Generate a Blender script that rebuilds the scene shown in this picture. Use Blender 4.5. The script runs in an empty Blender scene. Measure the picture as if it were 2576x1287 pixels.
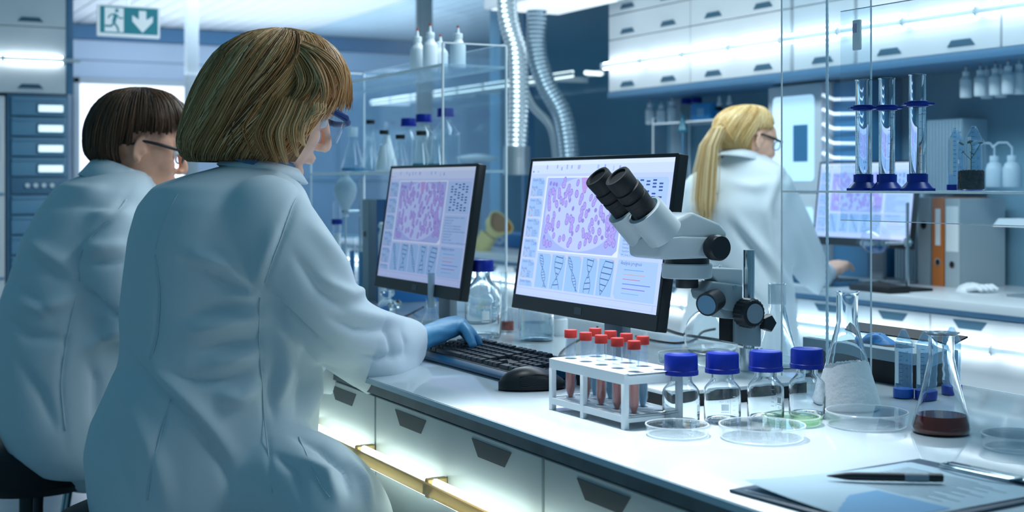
import bpy, bmesh, math, random
import numpy as np
from mathutils import Vector, Matrix, Euler

random.seed(7)
SC = bpy.context.scene
COL = SC.collection
PI = math.pi

# ------------------------------------------------------------------ camera
FPX, HOR, VPX = 3440.0, 465.0, -500.0            # focal length in pixels, horizon row, bench vanishing point
_d = math.hypot(1288 - VPX, FPX)
SN, CS = (1288 - VPX) / _d, FPX / _d
CAMZ = 1.26
BENCH = 0.90
cam_d = bpy.data.cameras.new('camera')
cam = bpy.data.objects.new('camera', cam_d); COL.objects.link(cam)
cam.location = (0, 0, CAMZ)
cam.rotation_euler = (PI / 2, 0, math.atan2(CS, SN))
cam_d.sensor_width = 36.0; cam_d.sensor_fit = 'HORIZONTAL'
cam_d.lens = FPX / 2576 * 36
cam_d.shift_y = -(643.5 - HOR) / 2576
cam_d.clip_start = 0.05; cam_d.clip_end = 60
cam_d.dof.use_dof = True; cam_d.dof.focus_distance = 2.35; cam_d.dof.aperture_fstop = 5.0
SC.camera = cam

# ------------------------------------------------------------------ world, lights, exposure
world = bpy.data.worlds.new('world'); SC.world = world; world.use_nodes = True
_bg = world.node_tree.nodes['Background']
_bg.inputs[0].default_value = (0.095, 0.265, 0.385, 1); _bg.inputs[1].default_value = 0.50
SC.view_settings.view_transform = 'Standard'; SC.view_settings.look = 'None'
SC.view_settings.exposure = 0.18; SC.view_settings.gamma = 1.0; SC.view_settings.use_curve_mapping = False
SC.cycles.use_denoising = True; SC.cycles.transparent_max_bounces = 48

def area(name, loc, target, sx, sy, power, col):
    d = bpy.data.lights.new(name, 'AREA'); d.shape = 'RECTANGLE'; d.size = sx; d.size_y = sy
    d.energy = power; d.color = col
    o = bpy.data.objects.new(name, d); COL.objects.link(o); o.location = loc
    o.rotation_euler = (Vector(target) - Vector(loc)).to_track_quat('-Z', 'Y').to_euler()
    return o
area('aisle_ceiling_light', (-3.2, 2.25, 2.62), (-3.2, 2.25, 0), 5.0, 0.5, 74, (0.78, 0.93, 1.0))
def spot(name, loc, target, ang, power, col, blend=0.6, r=0.12):
    d = bpy.data.lights.new(name, 'SPOT'); d.energy = power; d.color = col; d.spot_size = math.radians(ang); d.spot_blend = blend; d.shadow_soft_size = r
    o = bpy.data.objects.new(name, d); COL.objects.link(o); o.location = loc
    o.rotation_euler = (Vector(target) - Vector(loc)).to_track_quat('-Z', 'Y').to_euler()
    return o
spot('added_bench_spot', (-1.95, 1.05, 2.55), (-1.66, 1.03, 0.9), 31, 210, (0.90, 0.96, 1.0))  # added unseen spot that makes the bright pool on the bench
area('added_ceiling_fill', (-10.0, 3.2, 1.95), (-10.0, 3.2, 3.0), 3.0, 2.5, 42, (0.78, 0.90, 1.0))  # added unseen light, aimed up to brighten the rear ceiling
area('rear_ceiling_light', (-9.3, 3.0, 2.6), (-9.8, 3.0, 0), 3.0, 2.4, 95, (0.72, 0.86, 1.0))

# ------------------------------------------------------------------ geometry of the place from the perspective
def cam2w(a, z, Z):
    return Vector((SN * a - CS * z, CS * a + SN * z, Z))
def tt(px): return (px - 1288) / FPX
def PP(px, py, z):                                  # point at depth z
    return cam2w(tt(px) * z, z, CAMZ - (py - HOR) / FPX * z)
def PZ(px, py, Z=BENCH):                            # point on a level plane
    z = FPX * (CAMZ - Z) / (py - HOR)
    return PP(px, py, z)
def PY(px, py, Y):                                  # point on a plane along the benches
    return PP(px, py, Y / (CS * tt(px) + SN))
def PX(px, py, X):                                  # point on a plane across the benches
    return PP(px, py, X / (SN * tt(px) - CS))
def DZ(p): return -CS * p[0] + SN * p[1]            # depth of a point

# ------------------------------------------------------------------ materials
MATS = {}
def mat(name, col, rough=0.5, metal=0.0, trans=0.0, ior=1.45, emit=None, es=0.0, bump=0.0, bscale=60.0,
        var=0.0, vscale=8.0, spec=0.5, sheen=0.0, sss=0.0, alpha=1.0, coat=0.0):
    if name in MATS: return MATS[name]
    m = bpy.data.materials.new(name); m.use_nodes = True
    nt = m.node_tree; b = nt.nodes['Principled BSDF']
    b.inputs['Base Color'].default_value = (*col, 1); b.inputs['Roughness'].default_value = rough
    b.inputs['Metallic'].default_value = metal; b.inputs['Transmission Weight'].default_value = trans
    b.inputs['IOR'].default_value = ior; b.inputs['Specular IOR Level'].default_value = spec
    b.inputs['Coat Weight'].default_value = coat; b.inputs['Coat Roughness'].default_value = 0.05
    if sheen: b.inputs['Sheen Weight'].default_value = sheen
    if sss:
        b.inputs['Subsurface Weight'].default_value = sss
        b.inputs['Subsurface Radius'].default_value = (0.012, 0.005, 0.003); b.inputs['Subsurface Scale'].default_value = 1.0
    if alpha < 1: b.inputs['Alpha'].default_value = alpha
    if emit is not None:
        b.inputs['Emission Color'].default_value = (*emit, 1); b.inputs['Emission Strength'].default_value = es
    if bump or var:
        tc = nt.nodes.new('ShaderNodeTexCoord')
        if bump:
            n = nt.nodes.new('ShaderNodeTexNoise'); n.inputs['Scale'].default_value = bscale; n.inputs['Detail'].default_value = 4
            nt.links.new(tc.outputs['Object'], n.inputs['Vector'])
            bp = nt.nodes.new('ShaderNodeBump'); bp.inputs['Strength'].default_value = bump; bp.inputs['Distance'].default_value = 0.01
            nt.links.new(n.outputs['Fac'], bp.inputs['Height']); nt.links.new(bp.outputs[0], b.inputs['Normal'])
        if var:
            n2 = nt.nodes.new('ShaderNodeTexNoise'); n2.inputs['Scale'].default_value = vscale; n2.inputs['Detail'].default_value = 3
            nt.links.new(tc.outputs['Object'], n2.inputs['Vector'])
            r = nt.nodes.new('ShaderNodeValToRGB')
            r.color_ramp.elements[0].color = (*[c * (1 - var) for c in col], 1); r.color_ramp.elements[0].position = 0.3
            r.color_ramp.elements[1].color = (*[min(1, c * (1 + var)) for c in col], 1); r.color_ramp.elements[1].position = 0.7
            nt.links.new(n2.outputs['Fac'], r.inputs[0]); nt.links.new(r.outputs[0], b.inputs['Base Color'])
    MATS[name] = m
    return m
def clear_mat(name, tint=(0.93, 0.97, 1.0), gloss=(0.8, 0.9, 1.0), ior=1.45, rough=0.03, haze=0.0, hazecol=(0.8, 0.9, 0.95), refl=0.62):
    """thin clear sheet or wall: straight-through light plus Fresnel reflection, a little surface haze"""
    m = bpy.data.materials.new(name); m.use_nodes = True; nt = m.node_tree
    for n in list(nt.nodes): nt.nodes.remove(n)
    out = nt.nodes.new('ShaderNodeOutputMaterial'); t = nt.nodes.new('ShaderNodeBsdfTransparent'); g = nt.nodes.new('ShaderNodeBsdfGlossy')
    lw = nt.nodes.new('ShaderNodeLayerWeight'); lw.inputs[0].default_value = 0.5; mx = nt.nodes.new('ShaderNodeMixShader')
    t.inputs[0].default_value = (*tint, 1); g.inputs[0].default_value = (*gloss, 1); g.inputs['Roughness'].default_value = rough
    f0 = ((ior - 1) / (ior + 1)) ** 2
    pw = nt.nodes.new('ShaderNodeMath'); pw.operation = 'POWER'; pw.inputs[1].default_value = 4.5
    ma = nt.nodes.new('ShaderNodeMath'); ma.operation = 'MULTIPLY_ADD'; ma.inputs[1].default_value = refl * (1 - f0); ma.inputs[2].default_value = f0
    nt.links.new(lw.outputs['Facing'], pw.inputs[0]); nt.links.new(pw.outputs[0], ma.inputs[0])
    nt.links.new(ma.outputs[0], mx.inputs[0]); nt.links.new(t.outputs[0], mx.inputs[1]); nt.links.new(g.outputs[0], mx.inputs[2])
    last = mx
    if haze:
        d = nt.nodes.new('ShaderNodeBsdfDiffuse'); d.inputs[0].default_value = (*hazecol, 1)
        m2 = nt.nodes.new('ShaderNodeMixShader'); m2.inputs[0].default_value = haze
        nt.links.new(mx.outputs[0], m2.inputs[1]); nt.links.new(d.outputs[0], m2.inputs[2]); last = m2
    nt.links.new(last.outputs[0], out.inputs[0])
    MATS[name] = m
    return m
def attr_mat(name, attr='tint', emit=0.0, rough=0.5, spec=0.3, aniso=False):
    m = bpy.data.materials.new(name); m.use_nodes = True; nt = m.node_tree; b = nt.nodes['Principled BSDF']
    a = nt.nodes.new('ShaderNodeAttribute'); a.attribute_name = attr
    b.inputs['Roughness'].default_value = rough; b.inputs['Specular IOR Level'].default_value = spec
    if emit:
        b.inputs['Base Color'].default_value = (0.02, 0.02, 0.02, 1)
        nt.links.new(a.outputs['Color'], b.inputs['Emission Color']); b.inputs['Emission Strength'].default_value = emit
    else:
        nt.links.new(a.outputs['Color'], b.inputs['Base Color'])
    MATS[name] = m
    return m

M_white = mat('white_laminate', (0.74, 0.78, 0.81), 0.38, bump=0.02, bscale=300, var=0.03, vscale=3)
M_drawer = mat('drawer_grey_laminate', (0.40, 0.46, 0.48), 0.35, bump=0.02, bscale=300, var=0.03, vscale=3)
M_bench = mat('bench_glass_white', (0.52, 0.60, 0.65), 0.09, spec=0.6, coat=0.0, var=0.03, vscale=4)
M_counter = mat('counter_white', (0.66, 0.72, 0.76), 0.22, var=0.03, vscale=3)
M_edge = mat('edge_dark', (0.05, 0.075, 0.095), 0.3, var=0.25, vscale=20)
M_edgelight = mat('edge_light', (0.42, 0.55, 0.64), 0.25)
M_handle = mat('handle_dark', (0.04, 0.055, 0.065), 0.55)
M_handleb = mat('handle_blue', (0.05, 0.13, 0.20), 0.55)
M_trimb = mat('trim_blue', (0.10, 0.24, 0.40), 0.5)
M_wallb = mat('wall_blue_grey', (0.17, 0.33, 0.43), 0.6, var=0.22, vscale=1.3, bump=0.03, bscale=40)
M_wallp = mat('wall_pale', (0.42, 0.52, 0.66), 0.5, var=0.1, vscale=0.8)
M_wallband = mat('wall_band', (0.06, 0.17, 0.31), 0.5)
M_floor = mat('floor_vinyl', (0.40, 0.46, 0.50), 0.25, var=0.08, vscale=5)
M_ceil = mat('ceiling_board', (0.62, 0.66, 0.70), 0.6, var=0.04, vscale=2)
M_ceilg = mat('ceiling_groove', (0.42, 0.47, 0.52), 0.7)
M_col = mat('column_paint', (0.42, 0.49, 0.54), 0.5)
M_black = mat('black_plastic', (0.012, 0.016, 0.020), 0.38)
M_blackm = mat('black_matte', (0.010, 0.013, 0.016), 0.65, bump=0.05, bscale=400)
M_blackblue = mat('black_keyboard', (0.008, 0.018, 0.028), 0.42)
M_kbbase = mat('keyboard_base', (0.008, 0.095, 0.20), 0.35)
M_grey = mat('grey_plastic', (0.22, 0.28, 0.33), 0.4)
M_chrome = mat('chrome', (0.55, 0.62, 0.66), 0.18, metal=1.0)
M_alu = mat('aluminium', (0.55, 0.60, 0.63), 0.3, metal=0.9)
M_micro = mat('microscope_paint', (0.50, 0.57, 0.60), 0.33, bump=0.015, bscale=500)
M_microd = mat('microscope_paint_grey', (0.26, 0.33, 0.37), 0.35)
M_microb = mat('knob_blue', (0.10, 0.25, 0.40), 0.3)
M_cap = mat('cap_blue', (0.005, 0.022, 0.30), 0.35, spec=0.4)
M_bluepl = mat('plastic_blue', (0.004, 0.03, 0.30), 0.3)
M_redcap = mat('cap_red', (0.48, 0.035, 0.028), 0.45)
M_blackcap = mat('cap_black', (0.010, 0.016, 0.018), 0.5)
M_milk = mat('milky_plastic', (0.82, 0.88, 0.92), 0.4, sss=0.0)
M_glass = mat('glass', (0.94, 0.98, 1.0), 0.0, trans=1.0, ior=1.42)
M_thin = clear_mat('thin_glass', (0.978, 0.990, 0.995), (1.0, 1.0, 1.0), 1.55, 0.02)
M_acryl = clear_mat('acrylic_sheet', (0.90, 0.955, 0.985), (0.55, 0.7, 0.8), 1.3, 0.06, haze=0.035)
M_acedge = mat('acrylic_edge_lit', (0.96, 0.99, 1.0), 0.3)  # white stands in for the light gathered in the acrylic edges
M_acshelf = clear_mat('acrylic_shelf', (0.93, 0.97, 0.99), (0.7, 0.85, 0.95), 1.35, 0.08, haze=0.16, hazecol=(0.9, 0.96, 1.0))
M_pane = clear_mat('partition_glass', (0.86, 0.94, 0.98), (0.5, 0.65, 0.75), 1.25, 0.05, haze=0.02, refl=0.25)
M_petri = clear_mat('petri_glass', (0.995, 0.998, 1.0), (1.0, 1.0, 1.0), 1.55, 0.03, refl=0.75)
M_frost = clear_mat('frosted_glass', (0.75, 0.85, 0.9), (0.9, 0.95, 1.0), 1.4, 0.35, haze=0.55)
M_fluidr = mat('liquid_red', (0.30, 0.035, 0.012), 0.05, trans=0.25, ior=1.33)
M_blood = mat('liquid_blood', (0.72, 0.11, 0.05), 0.25)
M_fluidb = mat('liquid_blue', (0.05, 0.30, 0.52), 0.1, trans=0.3, ior=1.33)
M_fluidt = mat('liquid_teal', (0.06, 0.27, 0.34), 0.1, trans=0.3, ior=1.33)
M_water = clear_mat('water', (0.86, 0.94, 0.97), (0.95, 1, 1), 1.33, 0.02)
M_powder = mat('white_powder', (0.93, 0.96, 0.98), 0.9, bump=0.25, bscale=120)
M_soil = mat('soil', (0.035, 0.032, 0.035), 0.9, bump=1.0, bscale=140, var=0.5, vscale=90)
M_leaf = mat('leaf_green', (0.045, 0.11, 0.085), 0.5)
M_print = mat('print_white', (0.85, 0.92, 0.95), 0.5)
M_printb = mat('print_blue', (0.02, 0.10, 0.28), 0.5)
M_paper = mat('paper', (0.36, 0.50, 0.60), 0.8, var=0.05, vscale=12)  # base colour darkened, shade on the clipboard sheets is put into it
M_paperb = mat('paper_blue_panel', (0.10, 0.30, 0.52), 0.6)
M_clip = mat('clipboard_navy', (0.02, 0.055, 0.10), 0.4)
M_orange = mat('binder_orange', (0.58, 0.17, 0.035), 0.6)
M_bgrey = mat('binder_grey', (0.30, 0.37, 0.41), 0.6)
M_bblue = mat('binder_blue', (0.01, 0.13, 0.35), 0.5)
M_yellow = mat('yellow_rubber', (0.72, 0.60, 0.22), 0.6, bump=0.05, bscale=60)
M_yellowin = mat('yellow_rubber_inner', (0.30, 0.15, 0.035), 0.7)
M_green = clear_mat('agar_green', (0.84, 0.95, 0.84), (0.9, 1.0, 0.9), 1.35, 0.1, haze=0.25, hazecol=(0.50, 0.78, 0.48))
M_rim = clear_mat('glass_rim', (0.95, 0.98, 1.0), (1.0, 1.0, 1.0), 1.6, 0.05, haze=0.45, hazecol=(0.92, 0.97, 1.0))
M_glove = mat('nitrile_blue', (0.10, 0.36, 0.60), 0.42, spec=0.4, bump=0.12, bscale=70)
M_skin = mat('skin', (0.95, 0.56, 0.40), 0.45, sss=0.12, var=0.06, vscale=30)
M_skin2 = mat('skin_dark', (0.86, 0.42, 0.27), 0.48, sss=0.12, var=0.06, vscale=30)
M_lip = mat('lips', (0.48, 0.16, 0.13), 0.4)
M_coat = mat('coat_cotton', (0.66, 0.75, 0.80), 0.78, sheen=0.15, bump=0.03, bscale=900)
M_seam = mat('coat_seam', (0.60, 0.68, 0.72), 0.8)
M_shirt = mat('shirt_dark', (0.03, 0.06, 0.08), 0.8)
M_shirtb = mat('shirt_blue', (0.10, 0.19, 0.33), 0.8)
M_trous = mat('trousers_dark', (0.02, 0.03, 0.045), 0.85)
M_ledw = mat('led_white', (0.9, 0.95, 1.0), 0.4, emit=(0.86, 0.96, 1.0), es=5.0)
M_ledu = mat('led_upper', (0.9, 0.95, 1.0), 0.4, emit=(0.88, 0.96, 1.0), es=5.5)
M_ledg = mat('led_warm', (0.9, 0.95, 0.9), 0.4, emit=(0.84, 1.0, 0.93), es=3.6)
M_glowf = mat('faint_glow', (0.9, 0.95, 1.0), 0.4, emit=(0.80, 0.97, 0.95), es=1.4)
M_rail = mat('rail_clear', (0.80, 0.88, 0.92), 0.2, trans=0.35, ior=1.3)
M_railg = mat('rail_amber', (0.66, 0.47, 0.20), 0.22, trans=0.35, ior=1.4)
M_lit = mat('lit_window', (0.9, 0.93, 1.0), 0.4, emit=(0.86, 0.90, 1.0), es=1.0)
M_litb = mat('lit_display', (0.8, 0.95, 1.0), 0.4, emit=(0.62, 0.86, 0.93), es=0.95)
M_oveni = mat('oven_lit_window', (0.5, 0.75, 0.95), 0.3, emit=(0.55, 0.80, 1.0), es=0.75)
M_ovend = mat('oven_deep_blue', (0.05, 0.22, 0.42), 0.4)
M_rackb = mat('rack_blue', (0.17, 0.36, 0.52), 0.45)
M_rackd = mat('rack_dark_blue', (0.10, 0.22, 0.34), 0.45)
M_bluebox = mat('box_blue', (0.03, 0.28, 0.62), 0.5)
M_signg = mat('sign_green', (0.01, 0.21, 0.27), 0.5, emit=(0.01, 0.21, 0.27), es=0.25)
M_signw = mat('sign_white', (0.66, 0.76, 0.82), 0.5, emit=(0.66, 0.76, 0.82), es=0.35)
M_warn = mat('sign_teal', (0.01, 0.14, 0.22), 0.5)
M_cable = mat('cable_black', (0.012, 0.015, 0.018), 0.4)
M_lens = clear_mat('lens', (0.92, 0.95, 0.97), (0.9, 0.95, 1), 1.4, 0.02, haze=0.05)
M_frameb = mat('frame_blue', (0.006, 0.035, 0.16), 0.3)
M_scr = attr_mat('screen_picture', 'tint', emit=1.0, rough=0.25)
M_hair = attr_mat('hair_strands', 'tint', rough=0.42, spec=0.45)
M_box = mat('carton_grey', (0.25, 0.33, 0.38), 0.6)
M_boxb = mat('carton_black', (0.006, 0.008, 0.012), 0.6)
M_micbase = mat('microscope_base', (0.55, 0.62, 0.66), 0.4)

# ------------------------------------------------------------------ mesh helpers
class MB:
    def __init__(s): s.v = []; s.f = []; s.m = []; s.c = []; s.col = None
    def add(s, vs, fs, mi=0, M=None, col=None):
        n = len(s.v)
        if M is not None: vs = [M @ Vector(p) for p in vs]
        s.v += [tuple(p) for p in vs]
        s.f += [tuple(i + n for i in f) for f in fs]; s.m += [mi] * len(fs)
        c = col or s.col
        s.c += [c] * len(fs)
        return s
    def box(s, a, b, mi=0, bev=0.0, M=None, seg=2, col=None):
        a, b = [min(p, q) for p, q in zip(a, b)], [max(p, q) for p, q in zip(a, b)]
        if bev <= 0:
            x0, y0, z0 = a; x1, y1, z1 = b
            vs = [(x0, y0, z0), (x1, y0, z0), (x1, y1, z0), (x0, y1, z0), (x0, y0, z1), (x1, y0, z1), (x1, y1, z1), (x0, y1, z1)]
            return s.add(vs, [(0, 3, 2, 1), (4, 5, 6, 7), (0, 1, 5, 4), (1, 2, 6, 5), (2, 3, 7, 6), (3, 0, 4, 7)], mi, M, col)
        bm = bmesh.new(); bmesh.ops.create_cube(bm, size=1)
        for v in bm.verts:
            v.co = Vector([(a[i] + b[i]) / 2 + v.co[i] * (b[i] - a[i]) for i in range(3)])
        bmesh.ops.bevel(bm, geom=list(bm.edges), offset=min(bev, 0.49 * min(b[i] - a[i] for i in range(3))), segments=seg, affect='EDGES', profile=0.5)
        s.bm(bm, mi, M, col); bm.free(); return s
    def bm(s, bm, mi=0, M=None, col=None):
        bm.verts.index_update()
        return s.add([v.co.copy() for v in bm.verts], [[v.index for v in f.verts] for f in bm.faces], mi, M, col)
    def lathe(s, prof, n=28, mi=0, M=None, col=None, a0=0.0):
        """revolve (r,z) pairs round z; r==0 gives a pole; traversal bottom-outside-top-inside gives outward faces"""
        vs = []; idx = []
        for r, z in prof:
            if r < 1e-6: idx.append([len(vs)] * n); vs.append((0, 0, z))
            else:
                idx.append(list(range(len(vs), len(vs) + n)))
                vs += [(r * math.cos(a0 + 2 * PI * k / n), r * math.sin(a0 + 2 * PI * k / n), z) for k in range(n)]
        fs = []
        for i in range(len(prof) - 1):
            A, B = idx[i], idx[i + 1]
            for k in range(n):
                k2 = (k + 1) % n
                q = [A[k], A[k2], B[k2], B[k]]
                q = [x for j, x in enumerate(q) if x not in q[:j]]
                if len(q) >= 3: fs.append(q)
        return s.add(vs, fs, mi, M, col)
    def cyl(s, p, q, r, r2=None, n=16, mi=0, M=None, col=None):
        p, q = Vector(p), Vector(q); d = q - p; L = d.length
        T = Matrix.Translation(p) @ d.to_track_quat('Z', 'Y').to_matrix().to_4x4()
        if M is not None: T = M @ T
        r2 = r if r2 is None else r2
        return s.lathe([(0, 0), (r, 0), (r2, L), (0, L)], n, mi, T, col)
    def tube(s, pts, r, n=8, mi=0, M=None, cap=True, col=None, flat=None):
        pts = [Vector(p) for p in pts]; N = len(pts)
        rs = r if hasattr(r, '__len__') else [r] * N
        T0 = (pts[1] - pts[0]).normalized()
        up = Vector((0, 0, 1)) if abs(T0.z) < 0.9 else Vector((1, 0, 0))
        u = T0.cross(up).normalized(); vs = []
        for i, p in enumerate(pts):
            t = (pts[min(i + 1, N - 1)] - pts[max(i - 1, 0)]).normalized()
            u = (u - t * u.dot(t))
            u = u.normalized() if u.length > 1e-6 else t.orthogonal().normalized()
            w = t.cross(u)
            fl = 1.0 if flat is None else flat
            for k in range(n):
                a = 2 * PI * k / n
                vs.append(p + (u * math.cos(a) + w * math.sin(a) * fl) * rs[i])
        fs = []
        for i in range(N - 1):
            for k in range(n):
                k2 = (k + 1) % n
                fs.append((i * n + k, i * n + k2, (i + 1) * n + k2, (i + 1) * n + k))
        if cap: fs += [tuple(range(n - 1, -1, -1)), tuple(range((N - 1) * n, N * n))]
        return s.add(vs, fs, mi, M, col)
    def prism(s, poly, h0, h1, mi=0, M=None, col=None):
        """extrude a ccw polygon in xy from z=h0 to h1"""
        n = len(poly)
        vs = [(x, y, h0) for x, y in poly] + [(x, y, h1) for x, y in poly]
        fs = [tuple(range(n - 1, -1, -1)), tuple(range(n, 2 * n))] + [(k, (k + 1) % n, n + (k + 1) % n, n + k) for k in range(n)]
        return s.add(vs, fs, mi, M, col)
    def loft(s, rings, mi=0, cap=True, M=None, col=None):
        n = len(rings[0]); vs = [p for r in rings for p in r]; fs = []
        for i in range(len(rings) - 1):
            for k in range(n):
                k2 = (k + 1) % n
                fs.append((i * n + k, i * n + k2, (i + 1) * n + k2, (i + 1) * n + k))
        if cap: fs += [tuple(range(n - 1, -1, -1)), tuple(range((len(rings) - 1) * n, len(rings) * n))]
        return s.add(vs, fs, mi, M, col)
    def mesh(s, name, mats, smooth=True, ang=38):
        me = bpy.data.meshes.new(name); me.from_pydata(s.v, [], s.f)
        for m in (mats if isinstance(mats, (list, tuple)) else [mats]): me.materials.append(m)
        me.polygons.foreach_set('material_index', s.m)
        if any(c is not None for c in s.c):
            at = me.color_attributes.new('tint', 'FLOAT_COLOR', 'CORNER')
            buf = []
            for p, c in zip(me.polygons, s.c):
                c = c or (0.5, 0.5, 0.5)
                buf += [c[0], c[1], c[2], 1.0] * p.loop_total
            at.data.foreach_set('color', buf)
        if smooth:
            me.shade_smooth(); me.set_sharp_from_angle(angle=math.radians(ang))
        me.update()
        return me
    def obj(s, name, mats, parent=None, loc=None, rotz=0.0, smooth=True, ang=38):
        return link(name, s.mesh(name, mats, smooth, ang), parent, loc, rotz)
def link(name, me, parent=None, loc=None, rotz=0.0):
    o = bpy.data.objects.new(name, me); COL.objects.link(o)
    if parent is not None: o.parent = parent
    if loc is not None: o.location = loc
    if rotz: o.rotation_euler = (0, 0, rotz)
    return o
def tag(o, label=None, cat=None, group=None, kind=None):
    if label: o['label'] = label
    if cat: o['category'] = cat
    if group: o['group'] = group
    if kind: o['kind'] = kind
    return o
def thing(name, label, cat, loc=(0, 0, 0), rotz=0.0, group=None):
    o = link(name, None, None, loc, rotz); o.empty_display_size = 0.05
    return tag(o, label, cat, group)
def struct(o, label=None): o['kind'] = 'structure'; \
    (o.__setitem__('label', label) if label else None); return o
def copy_tree(o, parent=None):
    c = o.copy(); COL.objects.link(c); c.parent = parent
    for ch in list(o.children): copy_tree(ch, c)
    return c
def RZ(a): return Matrix.Rotation(a, 4, 'Z')
def TR(*p): return Matrix.Translation(Vector(p))
_txt = {}
def text_geo(s, size):
    """flat letters as (verts, faces) in the xy plane"""
    key = s
    if key not in _txt:
        c = bpy.data.curves.new('t', 'FONT'); c.body = s; c.size = 1.0; c.resolution_u = 1
        o = bpy.data.objects.new('t', c)
        COL.objects.link(o)
        dg = bpy.context.evaluated_depsgraph_get()
        me = bpy.data.meshes.new_from_object(o.evaluated_get(dg))
        _txt[key] = ([v.co.copy() for v in me.vertices], [tuple(p.vertices) for p in me.polygons])
        bpy.data.objects.remove(o); bpy.data.curves.remove(c); bpy.data.meshes.remove(me)
    v, f = _txt[key]
    return [p * size for p in v], f
# ================================================================== the room
X0E = -12.0                                                   # rear end wall
ZC = 2.63
o = MB().box((-12.2, -0.8, -0.1), (1.0, 6.6, 0.0)).obj('floor', M_floor); struct(o, 'pale grey vinyl floor of the laboratory')
# ceiling of boards over the rear of the room
ceil = MB().box((-12.2, 0.2, ZC + 0.02), (-7.6, 6.4, ZC + 0.08)).obj('ceiling', M_ceilg); struct(ceil, 'pale boarded ceiling at the rear of the room')
_bm = MB().box((-2.3, -0.066, 0), (2.3, 0.066, 0.02), bev=0.004, seg=1).mesh('ceiling_board', M_ceil)
for k in range(43):
    b = link('ceiling_board', _bm, ceil, (-9.9, 0.32 + k * 0.14, ZC))
# rear end wall: band under the ceiling, pale header panels, joints
rw = MB().box((X0E - 0.1, 0.2, 0), (X0E, 6.4, ZC)).obj('wall_rear', M_wallp); struct(rw, 'pale blue end wall of the room')
MB().box((X0E, 0.2, 2.50), (X0E + 0.05, 6.4, 2.62)).obj('wall_band', M_wallband, rw)
for z0, z1, y0, y1 in ((2.145, 2.32, 2.0, 3.02), (2.325, 2.495, 2.0, 3.02), (2.32, 2.495, 3.10, 4.4), (1.3, 2.315, 3.10, 4.4), (2.145, 2.495, 0.8, 1.98), (2.32, 2.495, 4.42, 5.7), (1.3, 2.315, 4.42, 5.7)):
    MB().box((X0E + 0.001, y0, z0), (X0E + 0.02, y1, z1), bev=0.004, seg=1).obj('wall_panel', M_wallp, rw)
dr = MB().box((X0E + 0.002, 2.09, 0.02), (X0E + 0.03, 2.98, 2.12)).obj('door_1', M_lit); struct(dr, 'brightly lit frosted glass door in the end wall')
f = MB()
for a, b in (((X0E, 2.04, 0), (X0E + 0.06, 2.09, 2.17)), ((X0E, 2.98, 0), (X0E + 0.06, 3.03, 2.17)), ((X0E, 2.04, 2.12), (X0E + 0.06, 3.03, 2.17))): f.box(a, b, bev=0.005)
f.obj('door_frame', M_col, dr)
# right wall behind the wall counter, and the darker partition beyond it
o = MB().box((-5.72, 3.85, 0), (-1.4, 3.95, ZC)).obj('wall_right', M_wallb); struct(o, 'dark blue grey wall behind the rear counter')
o = MB().box((-7.95, 3.97, 0), (-7.80, 6.4, ZC)).obj('wall_back', M_wallb); struct(o, 'dark blue grey wall behind the glass partition')
o = MB().box((-12.0, 3.862, 0), (-5.72, 3.95, 0.86)).obj('wall_partition', M_wallb); struct(o, 'glazed partition wall beyond the wall cabinets')
for x0_, x1_ in ((-11.97, -7.32), (-7.28, -5.75)):
    MB().box((x0_, 3.900, 0.86), (x1_, 3.908, ZC - 0.03)).obj('glass_pane', M_pane, o)
for x in (-7.30, -5.735): MB().box((x - 0.015, 3.868, 0.86), (x + 0.015, 3.945, ZC - 0.03), bev=0.004).obj('mullion', M_trimb, o)
o = MB().box((-5.62, 3.80, 0.9), (-5.53, 3.86, 1.70), bev=0.004).obj('trim_1', M_col); struct(o, 'white upright trim below the wall cabinets')
# structural columns
def column(label, px, z, w):
    p = PP(px, HOR, z)
    t = thing('column', label, 'column', (p.x, p.y, 0), 0)
    MB().box((-w / 2, -w / 2, 0), (w / 2, w / 2, ZC + 0.3), bev=0.012).obj('shaft', M_col, t)
    MB().box((-w / 2 - 0.012, -w / 2 - 0.012, 0), (w / 2 + 0.012, w / 2 + 0.012, 0.12), bev=0.006).obj('base_trim', M_alu, t)
column('square pale grey column between the two seated people', 482, 8.6, 0.078)
column('square pale column behind the clear shelf unit', 1067, 7.9, 0.080)

# ================================================================== the main bench
BF, BB = 0.940, 1.857
bx0, bx1 = -6.2, 0.35
bt = thing('bench_top', 'long white glossy glass bench top with dark edge strip', 'worktop', (0, 0, 0))
MB().box((bx0, BF, 0.890), (bx1, BB, BENCH), bev=0.002).obj('glass_slab', M_bench, bt)
MB().box((bx0, BF - 0.0015, 0.8895), (bx1, BF + 0.001, 0.8985)).obj('front_edge_strip', M_edgelight, bt)
MB().box((bx0, BF + 0.012, 0.868), (bx1, BB - 0.02, 0.8895)).obj('under_frame', M_edge, bt)
MB().box((bx0, BB - 0.0008, 0.892), (bx1, BB + 0.0012, 0.9004)).obj('back_edge_strip', M_print, bt)

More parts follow.
